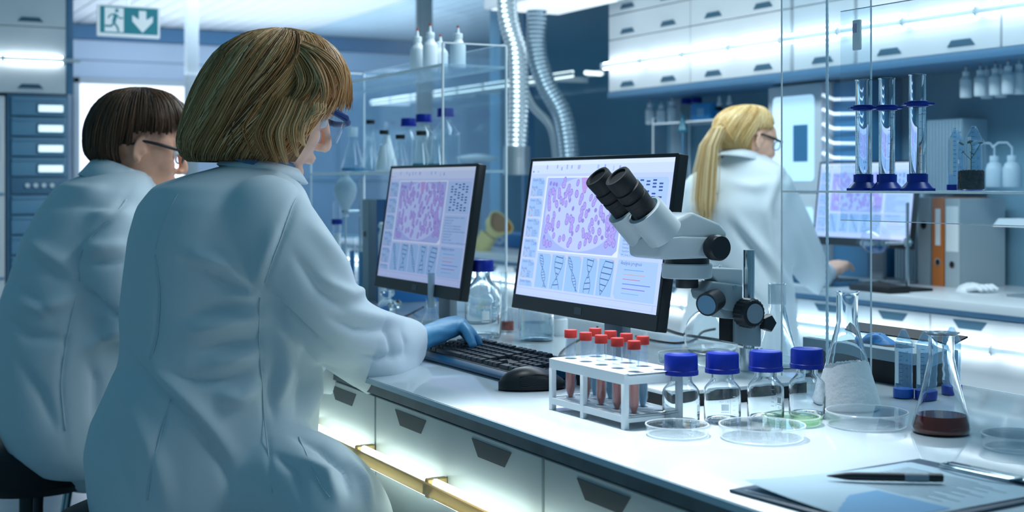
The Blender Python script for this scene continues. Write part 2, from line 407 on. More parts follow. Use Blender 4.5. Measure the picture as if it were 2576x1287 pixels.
def trapezoid(w0, w1, h, flip):
    return [(-w0 / 2, 0), (w0 / 2, 0), (w1 / 2, -h), (-w1 / 2, -h)] if not flip else [(-w1 / 2, h), (-w0 / 2, 0), (w0 / 2, 0), (w1 / 2, h)]
def base_cabinet(xa, xb, yf, depth, label, hm, grp, ztop=0.866, fm=None):
    """two-drawer cabinet with cut-away finger holds along the top of each drawer front"""
    t = thing('drawer_cabinet', label, 'cabinet', ((xa + xb) / 2, yf, 0), 0, grp)
    w = xb - xa
    MB().box((-w / 2, 0.022, 0.10), (w / 2, depth, ztop)).obj('body', M_white, t)
    MB().box((-w / 2 + 0.01, 0.05, 0.0), (w / 2 - 0.01, depth - 0.02, 0.10)).obj('plinth', M_black, t)
    for z0, z1 in ((0.505, ztop - 0.003), (0.115, 0.50)):
        d = MB().box((-w / 2 + 0.0022, 0, z0), (w / 2 - 0.0022, 0.02, z1), bev=0.0015, seg=1).obj('drawer_front', fm or M_white, t)
        for s in (-1, 1):
            R = Matrix.Rotation(PI / 2, 4, 'X')
            M = TR(s * (w / 2 - 0.167), 0, z1 - 0.010) @ R
            MB().prism(trapezoid(0.138, 0.092, 0.026, False)[::-1], -0.010, 0.0012, M=M).obj('finger_hold', hm, d)
    return t
gl = 'drawer cabinets under the main bench'
names = {0: 'white drawer cabinet under the bench behind the man', 1: 'white drawer cabinet under the bench hidden by the blond woman',
         2: 'white drawer cabinet under the bench below the keyboard and mouse', 3: 'white drawer cabinet under the bench below the red capped tube rack',
         4: 'white drawer cabinet under the bench nearest the clipboard'}
for k in range(5):
    xa = -3.712 + 0.656 * k
    base_cabinet(xa, xa + 0.654, BF + 0.018, 0.85, names[k], M_handle, gl, fm=M_drawer)
def led_rail(xa, xb, yf, Z, step, label, lm, rm, back=0.034, r=0.0065, sep=0.011, drop=()):
    """clear bar on brackets with a pair of light strips behind its upper and lower edge"""
    t = thing('led_rail', label, 'light rail', (xa, yf, Z))
    L = xb - xa
    MB().box((0, -back - 0.010, -0.011), (L, -back, 0.011), bev=0.004).obj('rail_bar', rm, t)
    n = max(1, round(L / step)); st = L / n
    for k in range(n):
        for s in (-1, 1):
            MB().box((k * st + 0.012, -back + 0.001, s * sep - r), ((k + 1) * st - 0.012, -back + 0.012, s * sep + r), bev=0.003, seg=1).obj('light_strip', lm, t)
        MB().box((k * st - 0.006, -back - 0.004, -0.016), (k * st + 0.006, -0.0005, 0.016), bev=0.002, seg=1).obj('bracket', rm, t)
    return t
led_rail(-3.70, -0.46, BF + 0.018, 0.757, 0.328, 'amber tinted light rail glowing along the front bench drawers', M_ledg, M_railg)

# ================================================================== the counter along the right wall
CF = 3.18
ct = thing('counter_top', 'pale counter top running along the dark rear wall', 'worktop')
MB().box((-8.8, CF, 0.872), (-1.6, 3.85, BENCH), bev=0.003).obj('slab', M_counter, ct)
MB().box((-8.8, CF + 0.010, 0.855), (-1.6, 3.83, 0.872)).obj('under_frame', M_trimb, ct)
pos = ['farthest left, beyond the monitors', 'behind the yellow glove', 'behind the large monitor', 'behind the microscope eyepieces', 'behind the microscope stand',
       'below the ponytailed woman', 'below the rear monitor', 'below the orange binder', 'at the right edge of the picture', 'just outside the right edge']
for k in range(10):
    xa = -8.54 + 0.66 * k
    base_cabinet(xa, xa + 0.658, CF + 0.02, 0.62, 'white drawer cabinet under the rear counter, ' + pos[k], M_handleb, 'drawer cabinets under the rear counter', ztop=0.853)
led_rail(-8.5, -2.0, CF + 0.02, 0.764, 0.33, 'white light rail glowing along the rear counter drawers', M_ledw, M_rail)

# wall cabinets above the counter
WF = 3.50
def wall_cabinet(xa, xb, label):
    t = thing('wall_cabinet', label, 'cabinet', ((xa + xb) / 2, WF, 0), 0, 'wall cabinets over the rear counter'); w = xb - xa
    MB().box((-w / 2, 0.022, 1.712), (w / 2, 0.35, 2.62)).obj('body', M_white, t)
    for z0, z1 in ((1.713, 1.962), (1.966, 2.081), (2.085, 2.33), (2.334, 2.618)):
        d = MB().box((-w / 2 + 0.002, 0, z0), (w / 2 - 0.002, 0.02, z1), bev=0.0015, seg=1).obj('flap_door', M_white, t)
        for s in (-1, 1):
            if w < 0.5 and s == 1: continue
            M = TR(s * (w / 2 - 0.172) if w > 0.5 else 0, 0, z0 + 0.020) @ Matrix.Rotation(PI / 2, 4, 'X')
            MB().prism([(-0.062, 0), (0.062, 0), (0.042, 0.022), (-0.042, 0.022)], -0.01, 0.004, M=M).obj('finger_hold', M_handleb, d)
for xa, xb, lb in ((-5.71, -5.02, 'white wall cabinet at the left end of the row'), (-5.018, -4.328, 'white wall cabinet second from the left, above the ponytailed woman'),
                   (-4.31, -3.955, 'narrow white wall cabinet above the lit incubator'), (-3.94, -3.25, 'white wall cabinet above the measuring cylinders'),
                   (-3.245, -2.55, 'white wall cabinet at the right edge of the picture')):
    wall_cabinet(xa, xb, lb)
o = MB().box((-5.715, WF - 0.004, 1.682), (-2.5, 3.85, 1.711), bev=0.002).obj('trim_2', M_trimb); struct(o, 'blue grey light pelmet under the wall cabinets')
led_rail(-5.72, -2.3, WF, 1.838, 0.345, 'bright white light rail across the wall cabinet doors', M_ledu, M_rail)
# glowing rail added in place of the wall rail's reflection in the partition
fr = led_rail(-9.0, -6.15, 3.855, 1.838, 0.36, 'faint glowing double rail standing in for a reflection in the partition glass', M_glowf, M_rail, back=0.30)
t = thing('light_bar', 'short slanting light bar at the corner of the dark partition', 'lamp', tuple(PY(1497, 182, 3.80)))
MB().cyl((-0.10, 0, 0.006), (0.06, 0, -0.012), 0.012, n=12).obj('tube', M_glowf, t)
MB().box((-0.11, 0.012, -0.02), (0.07, 0.05, 0.012), bev=0.004).obj('holder', M_alu, t)

# ================================================================== left rear: tall unit with wall cabinet and equipment rack, facing us
RX = -7.13
ya, yb = 0.15, 1.215
t = thing('wall_cabinet', 'white wall cabinet at the top left above the instrument rack', 'cabinet', (RX, 0, 0))
MB().box((-0.45, ya, 1.715), (-0.022, yb, 2.62), bev=0.003).obj('body', M_white, t)
for z0, z1 in ((1.717, 2.045), (2.049, 2.36), (2.364, 2.615)):
    d = MB().box((-0.02, ya + 0.003, z0), (0.0, yb - 0.035, z1), bev=0.0015, seg=1).obj('flap_door', M_white, t)
    for yy in (1.01, 0.62):
        M = TR(0, yy, z0 + 0.022) @ Matrix(((0, 0, 1, 0), (1, 0, 0, 0), (0, 1, 0, 0), (0, 0, 0, 1)))
        MB().prism([(-0.062, 0), (0.062, 0), (0.042, 0.022), (-0.042, 0.022)], -0.005, 0.003, M=M).obj('finger_hold', M_handleb, d)
MB().box((-0.02, yb - 0.033, 1.715), (0.004, yb, 2.62), bev=0.002).obj('side_stile', M_trimb, t)
t = thing('led_rail', 'white light rail across the cabinet at the top left', 'light rail', (RX, 0, 1.882))
MB().box((0.028, ya, -0.010), (0.038, yb + 0.03, 0.010), bev=0.003).obj('rail_bar', M_rail, t)
for a, b in ((0.30, 0.70), (0.72, 0.87), (0.885, 1.16)):
    for s in (-1, 1): MB().box((0.016, a, s * 0.013 - 0.007), (0.027, b, s * 0.013 + 0.007), bev=0.003, seg=1).obj('light_strip', M_ledw, t)
for yy in (0.71, 0.878, 1.17): MB().box((0.0005, yy - 0.006, -0.018), (0.03, yy + 0.006, 0.018), bev=0.002, seg=1).obj('bracket', M_rail, t)
# equipment rack with slide-in modules
t = thing('equipment_rack', 'blue equipment rack with lit display modules behind the man', 'rack', (RX, 0.92, 0))
MB().box((-0.45, -0.02, 0.10), (-0.012, 0.275, 1.712), bev=0.003).obj('cabinet_frame', M_rackd, t)
MB().box((-0.40, 0.0, 0.0), (-0.05, 0.26, 0.10)).obj('plinth', M_black, t)
z = 1.700
for k in range(12):
    h = 0.100
    if k == 4:
        m = MB().box((-0.010, 0.0, z - 0.085), (0.0, 0.262, z - 0.003), bev=0.003).obj('control_panel', M_rackd, t)
        for q in range(4): MB().cyl((0, 0.075 + q * 0.039, z - 0.042), (0.012, 0.075 + q * 0.039, z - 0.042), 0.0115, n=14).obj('knob', M_milk, m)
        z -= 0.088; continue
    m = MB().box((-0.010, 0.0, z - h + 0.004), (0.006, 0.262, z - 0.004), bev=0.005).box((0.004, 0.004, z - 0.022), (0.014, 0.258, z - 0.012), bev=0.002, seg=1).obj('module', M_rackb, t)
    if k < 4:
        MB().box((0.005, 0.118, z - 0.084), (0.012, 0.254, z - 0.034), bev=0.004).obj('display_bezel', M_rackd, m)
        MB().box((0.010, 0.127, z - 0.076), (0.0135, 0.245, z - 0.042), bev=0.006).obj('display', M_litb, m)
    z -= h
    if z < 0.25: break
# pale instrument cabinet left of it
t = thing('instrument_cabinet', 'pale instrument cabinet with rounded hatches at the left edge', 'cabinet', (RX, 0.5, 0))
MB().box((-0.45, -0.30, 0.10), (-0.005, 0.392, 1.70), bev=0.006).obj('body', M_white, t)
MB().box((-0.4, -0.28, 0.0), (-0.05, 0.37, 0.10)).obj('plinth', M_black, t)
def oct_poly(y0, y1, z0, z1, c):
    return [(y0 + c, z0), (y1 - c, z0), (y1, z0 + c), (y1, z1 - c), (y1 - c, z1), (y0 + c, z1), (y0, z1 - c), (y0, z0 + c)]
PM = Matrix(((0, 0, 1, 0), (1, 0, 0, 0), (0, 1, 0, 0), (0, 0, 0, 1)))
for z0, z1, lit in ((1.335, 1.60, True), (0.86, 1.13, False)):
    h = MB().prism(oct_poly(-0.25, 0.372, z0, z1, 0.045), -0.006, 0.010, M=PM).obj('hatch', M_white, t)
    MB().prism(oct_poly(-0.22, 0.325 if lit else 0.34, z0 + 0.035, z1 - 0.035, 0.03), 0.0101, 0.015, M=PM).obj('hatch_window', M_litb if lit else M_white, h)
for z in (1.215, 0.80): MB().box((-0.004, -0.295, z - 0.006), (0.002, 0.388, z + 0.006)).obj('shadow_gap', M_rackb, t)
# exit sign hung in front of the far door
p = PP(325, 54, 6.4)
t = thing('exit_sign', 'green emergency exit sign with running figure and arrow', 'sign', tuple(p), math.radians(2))
sw, sh = 0.292, 0.148
R3 = Matrix(((0, 0, 1, 0), (1, 0, 0, 0), (0, 1, 0, 0), (0, 0, 0, 1)))     # polygon xy -> world yz, facing +x
MB().box((-0.022, -sw / 2, -sh / 2), (0.0, sw / 2, sh / 2), bev=0.006).obj('housing', M_signw, t)
MB().box((-0.015, -0.006, sh / 2), (-0.009, 0.006, ZC - p.z)).obj('hanger_rod', M_alu, t)
fc = MB().box((0.0, -sw / 2 + 0.012, -sh / 2 + 0.016), (0.0015, sw / 2 - 0.012, sh / 2 - 0.008)).obj('green_face', M_signg, t)
MB().box((0.0016, -0.113, -0.052), (0.0022, -0.026, 0.06)).obj('doorway_panel', M_signw, fc)
arrow = [(0.031, 0.052), (0.031, 0.010), (0.000, 0.030), (0.0, 0.002), (0.048, -0.050), (0.096, 0.002), (0.096, 0.030), (0.065, 0.010), (0.065, 0.052)]
MB().prism([(x + 0.014, y) for x, y in arrow], 0.0016, 0.0022, M=R3).obj('arrow', M_signw, fc)
fig = MB()
def limb(m, pts, r):
    for (x0, y0), (x1, y1) in zip(pts[:-1], pts[1:]):
        m.cyl((0.0025, x0, y0), (0.0025, x1, y1), r, n=8)
fig.lathe([(0, -0.001), (0.009, -0.0008), (0.009, 0.0008), (0, 0.001)], 12, M=TR(0.0026, -0.058, 0.047) @ Matrix.Rotation(PI / 2, 4, 'Y'))
limb(fig, [(-0.062, 0.030), (-0.072, -0.008)], 0.0085)
limb(fig, [(-0.062, 0.032), (-0.088, 0.026), (-0.098, 0.010)], 0.0035)
limb(fig, [(-0.058, 0.028), (-0.046, 0.012), (-0.028, 0.014)], 0.0035)
limb(fig, [(-0.072, -0.010), (-0.082, -0.026), (-0.112, -0.026)], 0.0048)
limb(fig, [(-0.070, -0.010), (-0.054, -0.032), (-0.050, -0.050)], 0.0048)
for i, v in enumerate(fig.v): fig.v[i] = (0.0022 + (v[0] - 0.0025) * 0.1 + 0.0006, v[1], v[2])
fig.obj('running_figure', M_signg, fc)
# base cabinet under that wall with light rail
t = thing('drawer_cabinet', 'low white cabinet at the far left edge behind the man', 'cabinet', (RX + 0.36, -0.1, 0))
MB().box((-0.32, -0.4, 0.1), (-0.02, 0.62, 0.88), bev=0.003).obj('body', M_white, t)
MB().box((-0.018, -0.395, 0.5), (0.0, 0.615, 0.862), bev=0.002).obj('drawer_front', M_white, t)
MB().box((-0.30, -0.38, 0.0), (-0.05, 0.60, 0.10)).obj('plinth', M_black, t)
MB().box((-0.32, -0.42, 0.881), (0.02, 0.64, 0.905), bev=0.003).obj('top', M_counter, t)
t = thing('led_rail', 'light rail on the low cabinet at the far left edge', 'light rail', (RX + 0.36, -0.1, 0.765))
MB().box((0.028, -0.39, -0.010), (0.038, 0.61, 0.010), bev=0.003).obj('rail_bar', M_rail, t)
for s in (-1, 1): MB().box((0.016, -0.38, s * 0.013 - 0.007), (0.027, 0.6, s * 0.013 + 0.007), bev=0.003, seg=1).obj('light_strip', M_ledw, t)
for yy in (-0.3, 0.2, 0.58): MB().box((0.0005, yy - 0.006, -0.018), (0.03, yy + 0.006, 0.018), bev=0.002, seg=1).obj('bracket', M_rail, t)

# ================================================================== extraction ducts and ceiling lamp in the middle distance
def duct(label, pts, r, mname, hood):
    pts = [Vector(p) for p in pts]
    # smooth the path, then ribbed tube
    path = []
    for i in range(len(pts) - 1):
        p0, p1, p2, p3 = pts[max(i - 1, 0)], pts[i], pts[i + 1], pts[min(i + 2, len(pts) - 1)]
        for k in range(18):
            s = k / 18
            path.append(0.5 * ((2 * p1) + (p2 - p0) * s + (2 * p0 - 5 * p1 + 4 * p2 - p3) * s * s + (3 * p1 - p0 - 3 * p2 + p3) * s ** 3))
    path.append(pts[-1])
    L = [0]
    for a, b in zip(path[:-1], path[1:]): L.append(L[-1] + (b - a).length)
    N = int(L[-1] / 0.011); fine = []; j = 0
    for k in range(N + 1):
        d = L[-1] * k / N
        while j < len(L) - 2 and L[j + 1] < d: j += 1
        s = (d - L[j]) / max(1e-9, L[j + 1] - L[j]); fine.append(path[j].lerp(path[j + 1], s))
    base = fine[-1].copy()
    t = thing('extraction_duct', label, 'duct', tuple(base))
    MB().tube([p - base for p in fine], [r * (1.0 if k % 2 else 0.90) for k in range(len(fine))], 20).obj('flexible_hose', mname, t)
    MB().cyl((0, 0, -0.02), (0, 0, 0.03), r * 1.25, n=24).obj('collar', M_alu, t)
    MB().lathe([(r * 1.3, -0.10), (r * 1.32, -0.10), (r * 1.25, -0.02), (r * 1.2, -0.02)] if hood else [(r * 0.6, -0.05), (r, -0.05), (r, -0.02), (r * 0.5, -0.02)], 24).obj('hood', M_alu, t)
    return t
M_duct = mat('duct_foil', (0.66, 0.74, 0.78), 0.28, metal=0.75)
zz = 6.3
duct('vertical silver flexible duct left of the large monitor', [PP(1272, -240, zz), PP(1275, 0, zz), PP(1284, 70, zz), PP(1302, 140, zz), PP(1305, 250, zz), PP(1300, 385, zz)], 0.048, M_duct, True)
duct('bent silver flexible duct above the large monitor', [PP(1350, -200, zz + 0.5), PP(1350, 20, zz + 0.5), PP(1350, 130, zz + 0.5), PP(1375, 215, zz + 0.5), PP(1415, 290, zz + 0.5), PP(1432, 380, zz + 0.5), PP(1434, 470, zz + 0.5)], 0.052, mat('duct_foil_dark', (0.34, 0.46, 0.54), 0.3, metal=0.7), True)
duct('thin grey flexible duct just above the large monitor', [PP(1296, -150, 7.2), PP(1298, 60, 7.2), PP(1308, 180, 7.2), PP(1335, 260, 7.2), PP(1385, 318, 7.2), PP(1400, 400, 7.2), PP(1400, 470, 7.2)], 0.022, M_duct, False)
p = PP(1400, 10, 6.6)
t = thing('ceiling_lamp', 'white box shaped ceiling lamp above the bent ducts', 'lamp', (p.x, p.y, p.z), 0)
MB().box((-0.35, -0.22, 0), (0.28, 0.22, 0.06), bev=0.01).obj('housing', M_signw, t)
MB().box((-0.32, -0.19, -0.006), (0.25, 0.19, 0.0)).obj('diffuser', mat('lamp_diffuser', (0.9, 0.95, 1), 0.5, emit=(0.85, 0.95, 1), es=0.8), t)
MB().cyl((0, 0, 0.06), (0, 0, 0.5), 0.012, n=10).obj('drop_rod', M_alu, t)
# ================================================================== glassware and small lab things: builders
def toward_cam(p): return math.atan2(-p[1], -p[0])
def vessel(outer, t=0.0016, tb=0.002):
    """closed wall from an outer profile that runs from the base centre to the rim"""
    prof = [(0, outer[0][1])] + list(outer) if outer[0][0] > 1e-6 else list(outer)
    inner = []
    for r, z in reversed(prof):
        if r < 1e-6: break
        inner.append((max(r - t, 0.0004), max(z, prof[0][1] + tb)))
    inner.append((0, prof[0][1] + tb))
    return prof + inner
def fill(outer, z1, t=0.0019, zb=0.0022):
    """liquid body following the inside of the wall up to height z1"""
    base = outer[0][1]; pts = []
    prev = None
    for r, z in outer:
        if r < 1e-6: prev = (r, z); continue
        if z <= z1: pts.append((max(r - t, 0.0003), max(z, base + zb)))
        else:
            if prev is not None and prev[1] < z1:
                s = (z1 - prev[1]) / (z - prev[1]); pts.append((max(prev[0] + (r - prev[0]) * s - t, 0.0003), z1))
            break
        prev = (r, z)
    return [(0, base + zb)] + pts + [(0, pts[-1][1])]
def arc(cx, cz, r, a0, a1, n):
    return [(cx + r * math.cos(math.radians(a0 + (a1 - a0) * k / n)), cz + r * math.sin(math.radians(a0 + (a1 - a0) * k / n))) for k in range(n + 1)]
def curved(mb, R, a0, a1, z0, z1, n=8, mi=0):
    vs = []; fs = []
    for k in range(n + 1):
        a = a0 + (a1 - a0) * k / n
        vs += [(R * math.cos(a), R * math.sin(a), z0), (R * math.cos(a), R * math.sin(a), z1)]
    for k in range(n): fs.append((2 * k, 2 * k + 2, 2 * k + 3, 2 * k + 1))
    mb.add(vs, fs, mi)
def curved_text(mb, s, size, R, ac, z, flip=1, vertical=False):
    v, f = text_geo(s, size)
    w = max(p.x for p in v)
    if vertical: vs = [(R * math.cos(ac + p.y / R), R * math.sin(ac + p.y / R), z - p.x) for p in v]
    else: vs = [(R * math.cos(ac + (p.x - w / 2) / R), R * math.sin(ac + (p.x - w / 2) / R), z + p.y) for p in v]
    mb.add(vs, f)
def ribbed_cap(r, h, mat_, parent, z0, skirt=True, name='cap', n=48):
    mb = MB()
    n2 = n * 2; rings = []
    prof = [(0.94, 0.0), (1.0, 0.0), (1.0, 0.22 * h), (0.965, 0.24 * h), (0.955, 0.92 * h), (0.90, h), (0.80, h), (0.76, h * 0.965)] if skirt else [(1.0, 0.0), (1.0, 0.9 * h), (0.93, h), (0.8, h)]
    for q, (f_, z) in enumerate(prof):
        ring = []
        for k in range(n2):
            rr = r * f_
            if 0.2 * h < z < 0.93 * h and k % 2: rr *= 0.982
            ring.append((rr * math.cos(2 * PI * k / n2), rr * math.sin(2 * PI * k / n2), z0 + z))
        rings.append(ring)
    mb.loft(rings)
    return mb.obj(name, mat_, parent, ang=50)
def media_bottle(name, label, loc, h, d, capm, group=None, liquid=None, level=0.0, gm=None, printed=None, cap_h=0.030, cap_r=0.0262, neck=0.0165, seg=40):
    gm = gm or M_glass
    t = thing(name, label, 'bottle', loc, 0, group); R = d / 2; H = h - cap_h * 0.85
    hb = H * 0.60 if h < 0.14 else H * 0.62
    out = [(0, 0.0015), (R * 0.75, 0.0012), (R * 0.86, 0.0)] + [(R - 0.005 + 0.005 * math.sin(a), 0.006 - 0.006 * math.cos(a)) for a in (0.6, 1.1, PI / 2)]
    out += [(R, hb)] + [(neck + (R - neck) * (0.5 + 0.5 * math.cos(PI * k / 8)), hb + (H - 0.012 - hb) * (k / 8) ** 0.9) for k in range(1, 9)]
    out += [(neck, H - 0.006), (neck + 0.0022, H - 0.004), (neck + 0.0022, H)]
    MB().lathe(vessel(out, 0.0022, 0.0035), seg).obj('glass_body', gm, t)
    if liquid: MB().lathe(fill(out, level, 0.0024, 0.0037), seg).obj('liquid', liquid, t)
    ribbed_cap(cap_r, cap_h, capm, t, h - cap_h)
    if printed:
        a = toward_cam(loc) + printed[0]; m = MB(); RR = R + 0.0004
        curved(m, RR, a - 0.20, a + 0.20, hb * 0.46, hb * 0.66)
        curved(m, RR, a - 0.22, a + 0.22, hb * 0.40, hb * 0.425)
        for q, zz_ in enumerate((0.32, 0.46, 0.60, 0.74, 0.88)): curved(m, RR, a + 0.44, a + 0.62, hb * zz_, hb * (zz_ + 0.014), 4)
        curved(m, RR, a + 0.28, a + 0.305, hb * 0.34, hb * 0.80, 2)
        curved_text(m, printed[1], 0.0062 * d / 0.056, RR, a, hb * 0.71)
        curved_text(m, printed[2], 0.0062 * d / 0.056, RR, a, hb * 0.26)
        m.obj('printed_scale', M_print, t, smooth=False)
    return t
def erlen_prof(h, d, dn, hn, lip=0.003):
    R = d / 2; rn = dn / 2
    o = [(0, 0.001), (R - 0.008, 0.0)] + arc(R - 0.008, 0.008, 0.008, -70, 12, 5)
    z0 = h - hn
    for k in range(1, 8):
        s = k / 7; o.append((R + (rn - R) * s + (-0.004 * math.sin(PI * s) * 0.3), 0.010 + (z0 - 0.010) * s))
    o += [(rn, z0 + 0.008), (rn, h - 0.006), (rn + lip * 0.5, h - 0.003), (rn + lip, h)]
    return o
def erlenmeyer(label, loc, h, d, dn, hn, liquid=None, level=0.0, gm=None, group=None, neckmat=None, lip=0.003, name='erlenmeyer_flask', powder=False, seg=40):
    gm = gm or M_glass
    t = thing(name, label, 'flask', loc, 0, group); out = erlen_prof(h, d, dn, hn, lip)
    MB().lathe(vessel(out, 0.0017, 0.002), seg).obj('glass_body', gm, t)
    if neckmat:
        rn = dn / 2
        MB().lathe([(rn + 0.0004, h - hn * 0.80), (rn + 0.0008, h - hn * 0.78), (rn + 0.0010, h - 0.004), (rn + 0.0006, h - 0.003)], seg).obj('frosted_neck', neckmat, t)
    if liquid:
        f = fill(out, level, -0.0003 if powder else 0.0021, 0.0006 if powder else 0.0023)
        m = MB().lathe(f, seg)
        if powder:
            rng = random.Random(3); top = f[-1][1]
            for i, v in enumerate(m.v):
                if v[2] > top - 1e-4: m.v[i] = (v[0], v[1], v[2] + 0.012 * (v[0] * 14) - 0.010 * abs(v[1] * 10))
        lo = m.obj('powder' if powder else 'liquid', liquid, t)
        if powder:
            g = MB(); rng = random.Random(5)
            for k in range(60):
                a = rng.uniform(0, 2 * PI); r = f[-2][0] * rng.uniform(0.3, 0.93); s = rng.uniform(0.002, 0.005)
                x, y = r * math.cos(a), r * math.sin(a); zt = top + 0.012 * (x * 14) - 0.010 * abs(y * 10)
                g.lathe([(0, -s), (s * 0.8, -s * 0.5), (s, 0), (s * 0.8, s * 0.5), (0, s)], 7, M=TR(x, y, zt - s * 0.2))
            g.obj('powder_crumbs', liquid, lo); lo.children[0]['kind'] = 'stuff'
    return t
def petri(label, loc, d, h, group='petri dishes on the bench', fillm=None, gm=None, lid=True, name='petri_dish'):
    gm = gm or M_petri; t = thing(name, label, 'petri dish', loc, 0, group); R = d / 2; t.location.z += 0.0004
    MB().lathe(vessel([(0, 0.0006), (R - 0.004, 0.0006), (R - 0.003, 0.0), (R - 0.0015, 0.0015), (R - 0.0015, h * 0.86)], 0.0012, 0.0016), 48).obj('dish', gm, t)
    if lid:
        p = [(R + 0.0003, h * 0.30), (R + 0.0015, h * 0.30), (R + 0.0015, h - 0.001), (R + 0.0004, h), (0, h), (0, h - 0.0014), (R - 0.001, h - 0.0016), (R + 0.0003, h - 0.003), (R + 0.0003, h * 0.30)]
        MB().lathe(p, 48).obj('lid', gm, t)
    rr0 = R + 0.0015 if lid else R - 0.0015; zt = h if lid else h * 0.86
    MB().lathe([(rr0 - 0.0012, zt - 0.0012), (rr0 + 0.0003, zt - 0.0012), (rr0 + 0.0003, zt + 0.0004), (rr0 - 0.0012, zt + 0.0004), (rr0 - 0.0012, zt - 0.0012)], 48).obj('rim', M_rim, t)
    MB().lathe([(R - 0.0035, 0.0002), (R - 0.0012, 0.0002), (R - 0.0012, 0.0016), (R - 0.0035, 0.0016), (R - 0.0035, 0.0002)], 48).obj('base_ring', M_rim, t)
    if fillm:
        MB().lathe([(0, 0.0016), (R - 0.0035, 0.0016), (R - 0.0035, h * 0.45), (0, h * 0.45)], 40).obj('agar', fillm, t)
        MB().lathe([(R - 0.001, h * 0.40), (R + 0.0021, h * 0.40), (R + 0.0021, h * 0.85), (R - 0.001, h * 0.85)], 48).obj('green_rim_band', fillm, t)
    return t
def conical_tube(name, label, loc, L, d, capm, bodym, upright=True, liquid=None, l0=0, l1=0, group=None, capw=1.28, caph=0.013, prints=None, cat='tube'):
    """screw-cap tube with conical tip; upright: tip down"""
    t = thing(name, label, cat, loc, 0, group); R = d / 2; tip = d * (1.35 if upright else 0.80)
    o = [(0, 0), (R * 0.22, 0.0), (R * 0.30, 0.001), (R, tip), (R, L - caph * 0.6)]
    sgn = 1 if upright else -1
    T = Matrix.Identity(4) if upright else TR(0, 0, L + 0.001) @ Matrix.Rotation(PI, 4, 'X')
    MB().lathe(vessel(o, 0.001, 0.0015), 24, M=T).obj('tube_body', bodym, t)
    if liquid:
        f = fill(o, l1, 0.0013, 0.0018)
        MB().lathe(f, 24, M=T).obj('liquid', liquid, t)
    m = MB(); n2 = 40
    r = R * capw; rings = []
    for f_, z in ((0.9, L - caph + 0.001), (1.0, L - caph + 0.001), (1.0, L - 0.001), (0.93, L), (0.5, L)):
        rings.append([(r * f_ * (0.985 if k % 2 and f_ == 1.0 else 1) * math.cos(2 * PI * k / n2), r * f_ * (0.985 if k % 2 and f_ == 1.0 else 1) * math.sin(2 * PI * k / n2), z) for k in range(n2)])
    m.loft(rings, M=T); m.obj('screw_cap', capm, t)
    if prints:
        a = toward_cam(loc) + prints[0]; q = MB(); RR = R + 0.0004
        for k in range(12):
            z = 0.024 + k * 0.0068
            curved(q, RR, a - 0.5, a - (0.1 if k % 2 else 0.2), z if not upright else z, z + 0.0006, 4)
            if k % 2 == 0: curved_text(q, str(k // 2 * 5 + 5), 0.0045, RR, a + 0.35, z - 0.001)
        q.obj('printed_scale', M_printb, t, smooth=False)
        q = MB(); curved(q, RR, a - 1.1, a - 0.55, 0.026, 0.085, 6); q.obj('writing_patch', M_print, t)
    return t
def dropper_bottle(label, loc, h, d, group, s=1.0, nozzle=M_redcap, bm=None):
    t = thing('dropper_bottle', label, 'bottle', loc, 0, group); R = d / 2
    o = [(0, 0), (R * 0.9, 0), (R, 0.003), (R, h * 0.52)] + [(R * (1 - 0.45 * (0.5 - 0.5 * math.cos(PI * k / 6))), h * (0.52 + 0.16 * k / 6)) for k in range(1, 7)]
    o += [(R * 0.55, h * 0.70), (R * 0.60, h * 0.71), (R * 0.60, h * 0.80), (R * 0.55, h * 0.81), (0, h * 0.81)]
    MB().lathe(o, 24).obj('bottle_body', bm or M_milk, t)
    n = MB().lathe([(R * 0.24, h * 0.805), (R * 0.22, h * 0.86), (R * 0.13, h * 0.95), (0, h * 0.955)], 14).obj('nozzle', M_milk, t)
    MB().lathe([(R * 0.15, h * 0.945), (R * 0.15, h * 0.995), (0, h)], 12).obj('nozzle_cap', nozzle, n)
    return t
def acrylic_unit(label, x0, x1, y0, y1, zb, shelves, ztop, back=None, edge=0.0022, thick=0.006, rod=True):
    """clear shelf unit: uprights at both ends, shelves between, thin white edge strips that paint the light caught there"""
    t = thing('shelf_unit', label, 'shelf', ((x0 + x1) / 2, (y0 + y1) / 2, zb)); cx, cy = (x0 + x1) / 2, (y0 + y1) / 2
    for x in (x0, x1):
        p = MB().box((x - cx - thick / 2, y0 - cy, 0), (x - cx + thick / 2, y1 - cy, ztop - zb)).obj('upright_panel', M_acryl, t)
        e = MB()
        for y in (y0 - cy, y1 - cy): e.box((x - cx - thick / 2, y - edge / 2, 0), (x - cx + thick / 2, y + edge / 2, ztop - zb))
        e.box((x - cx - thick / 2, y0 - cy, ztop - zb - edge / 2), (x - cx + thick / 2, y1 - cy, ztop - zb + edge / 2))
        e.obj('lit_edge', M_acedge, p)
    for z in shelves:
        zz_ = z - zb
        p = MB().box((x0 - cx + thick / 2, y0 - cy, zz_ - thick), (x1 - cx - thick / 2, y1 - cy, zz_)).obj('shelf_board', M_acshelf, t)
        e = MB()
        for y in (y0 - cy, y1 - cy): e.box((x0 - cx + thick / 2, y - edge / 2, zz_ - thick), (x1 - cx - thick / 2, y + edge / 2, zz_ - 0.0002))
        e.obj('lit_edge', M_acedge, p)
    if back:
        yb, z0, z1 = back
        p = MB().box((x0 - cx + thick, yb - cy - 0.002, z0 - zb), (x1 - cx - thick, yb - cy + 0.002, z1 - zb)).obj('back_sheet', M_acryl, t)
        e = MB()
        for z in (z0, z1): e.box((x0 - cx + thick, yb - cy - 0.002, z - zb - 0.0007), (x1 - cx - thick, yb - cy + 0.002, z - zb + 0.0007))
        e.obj('lit_edge', M_acedge, p)
    return t
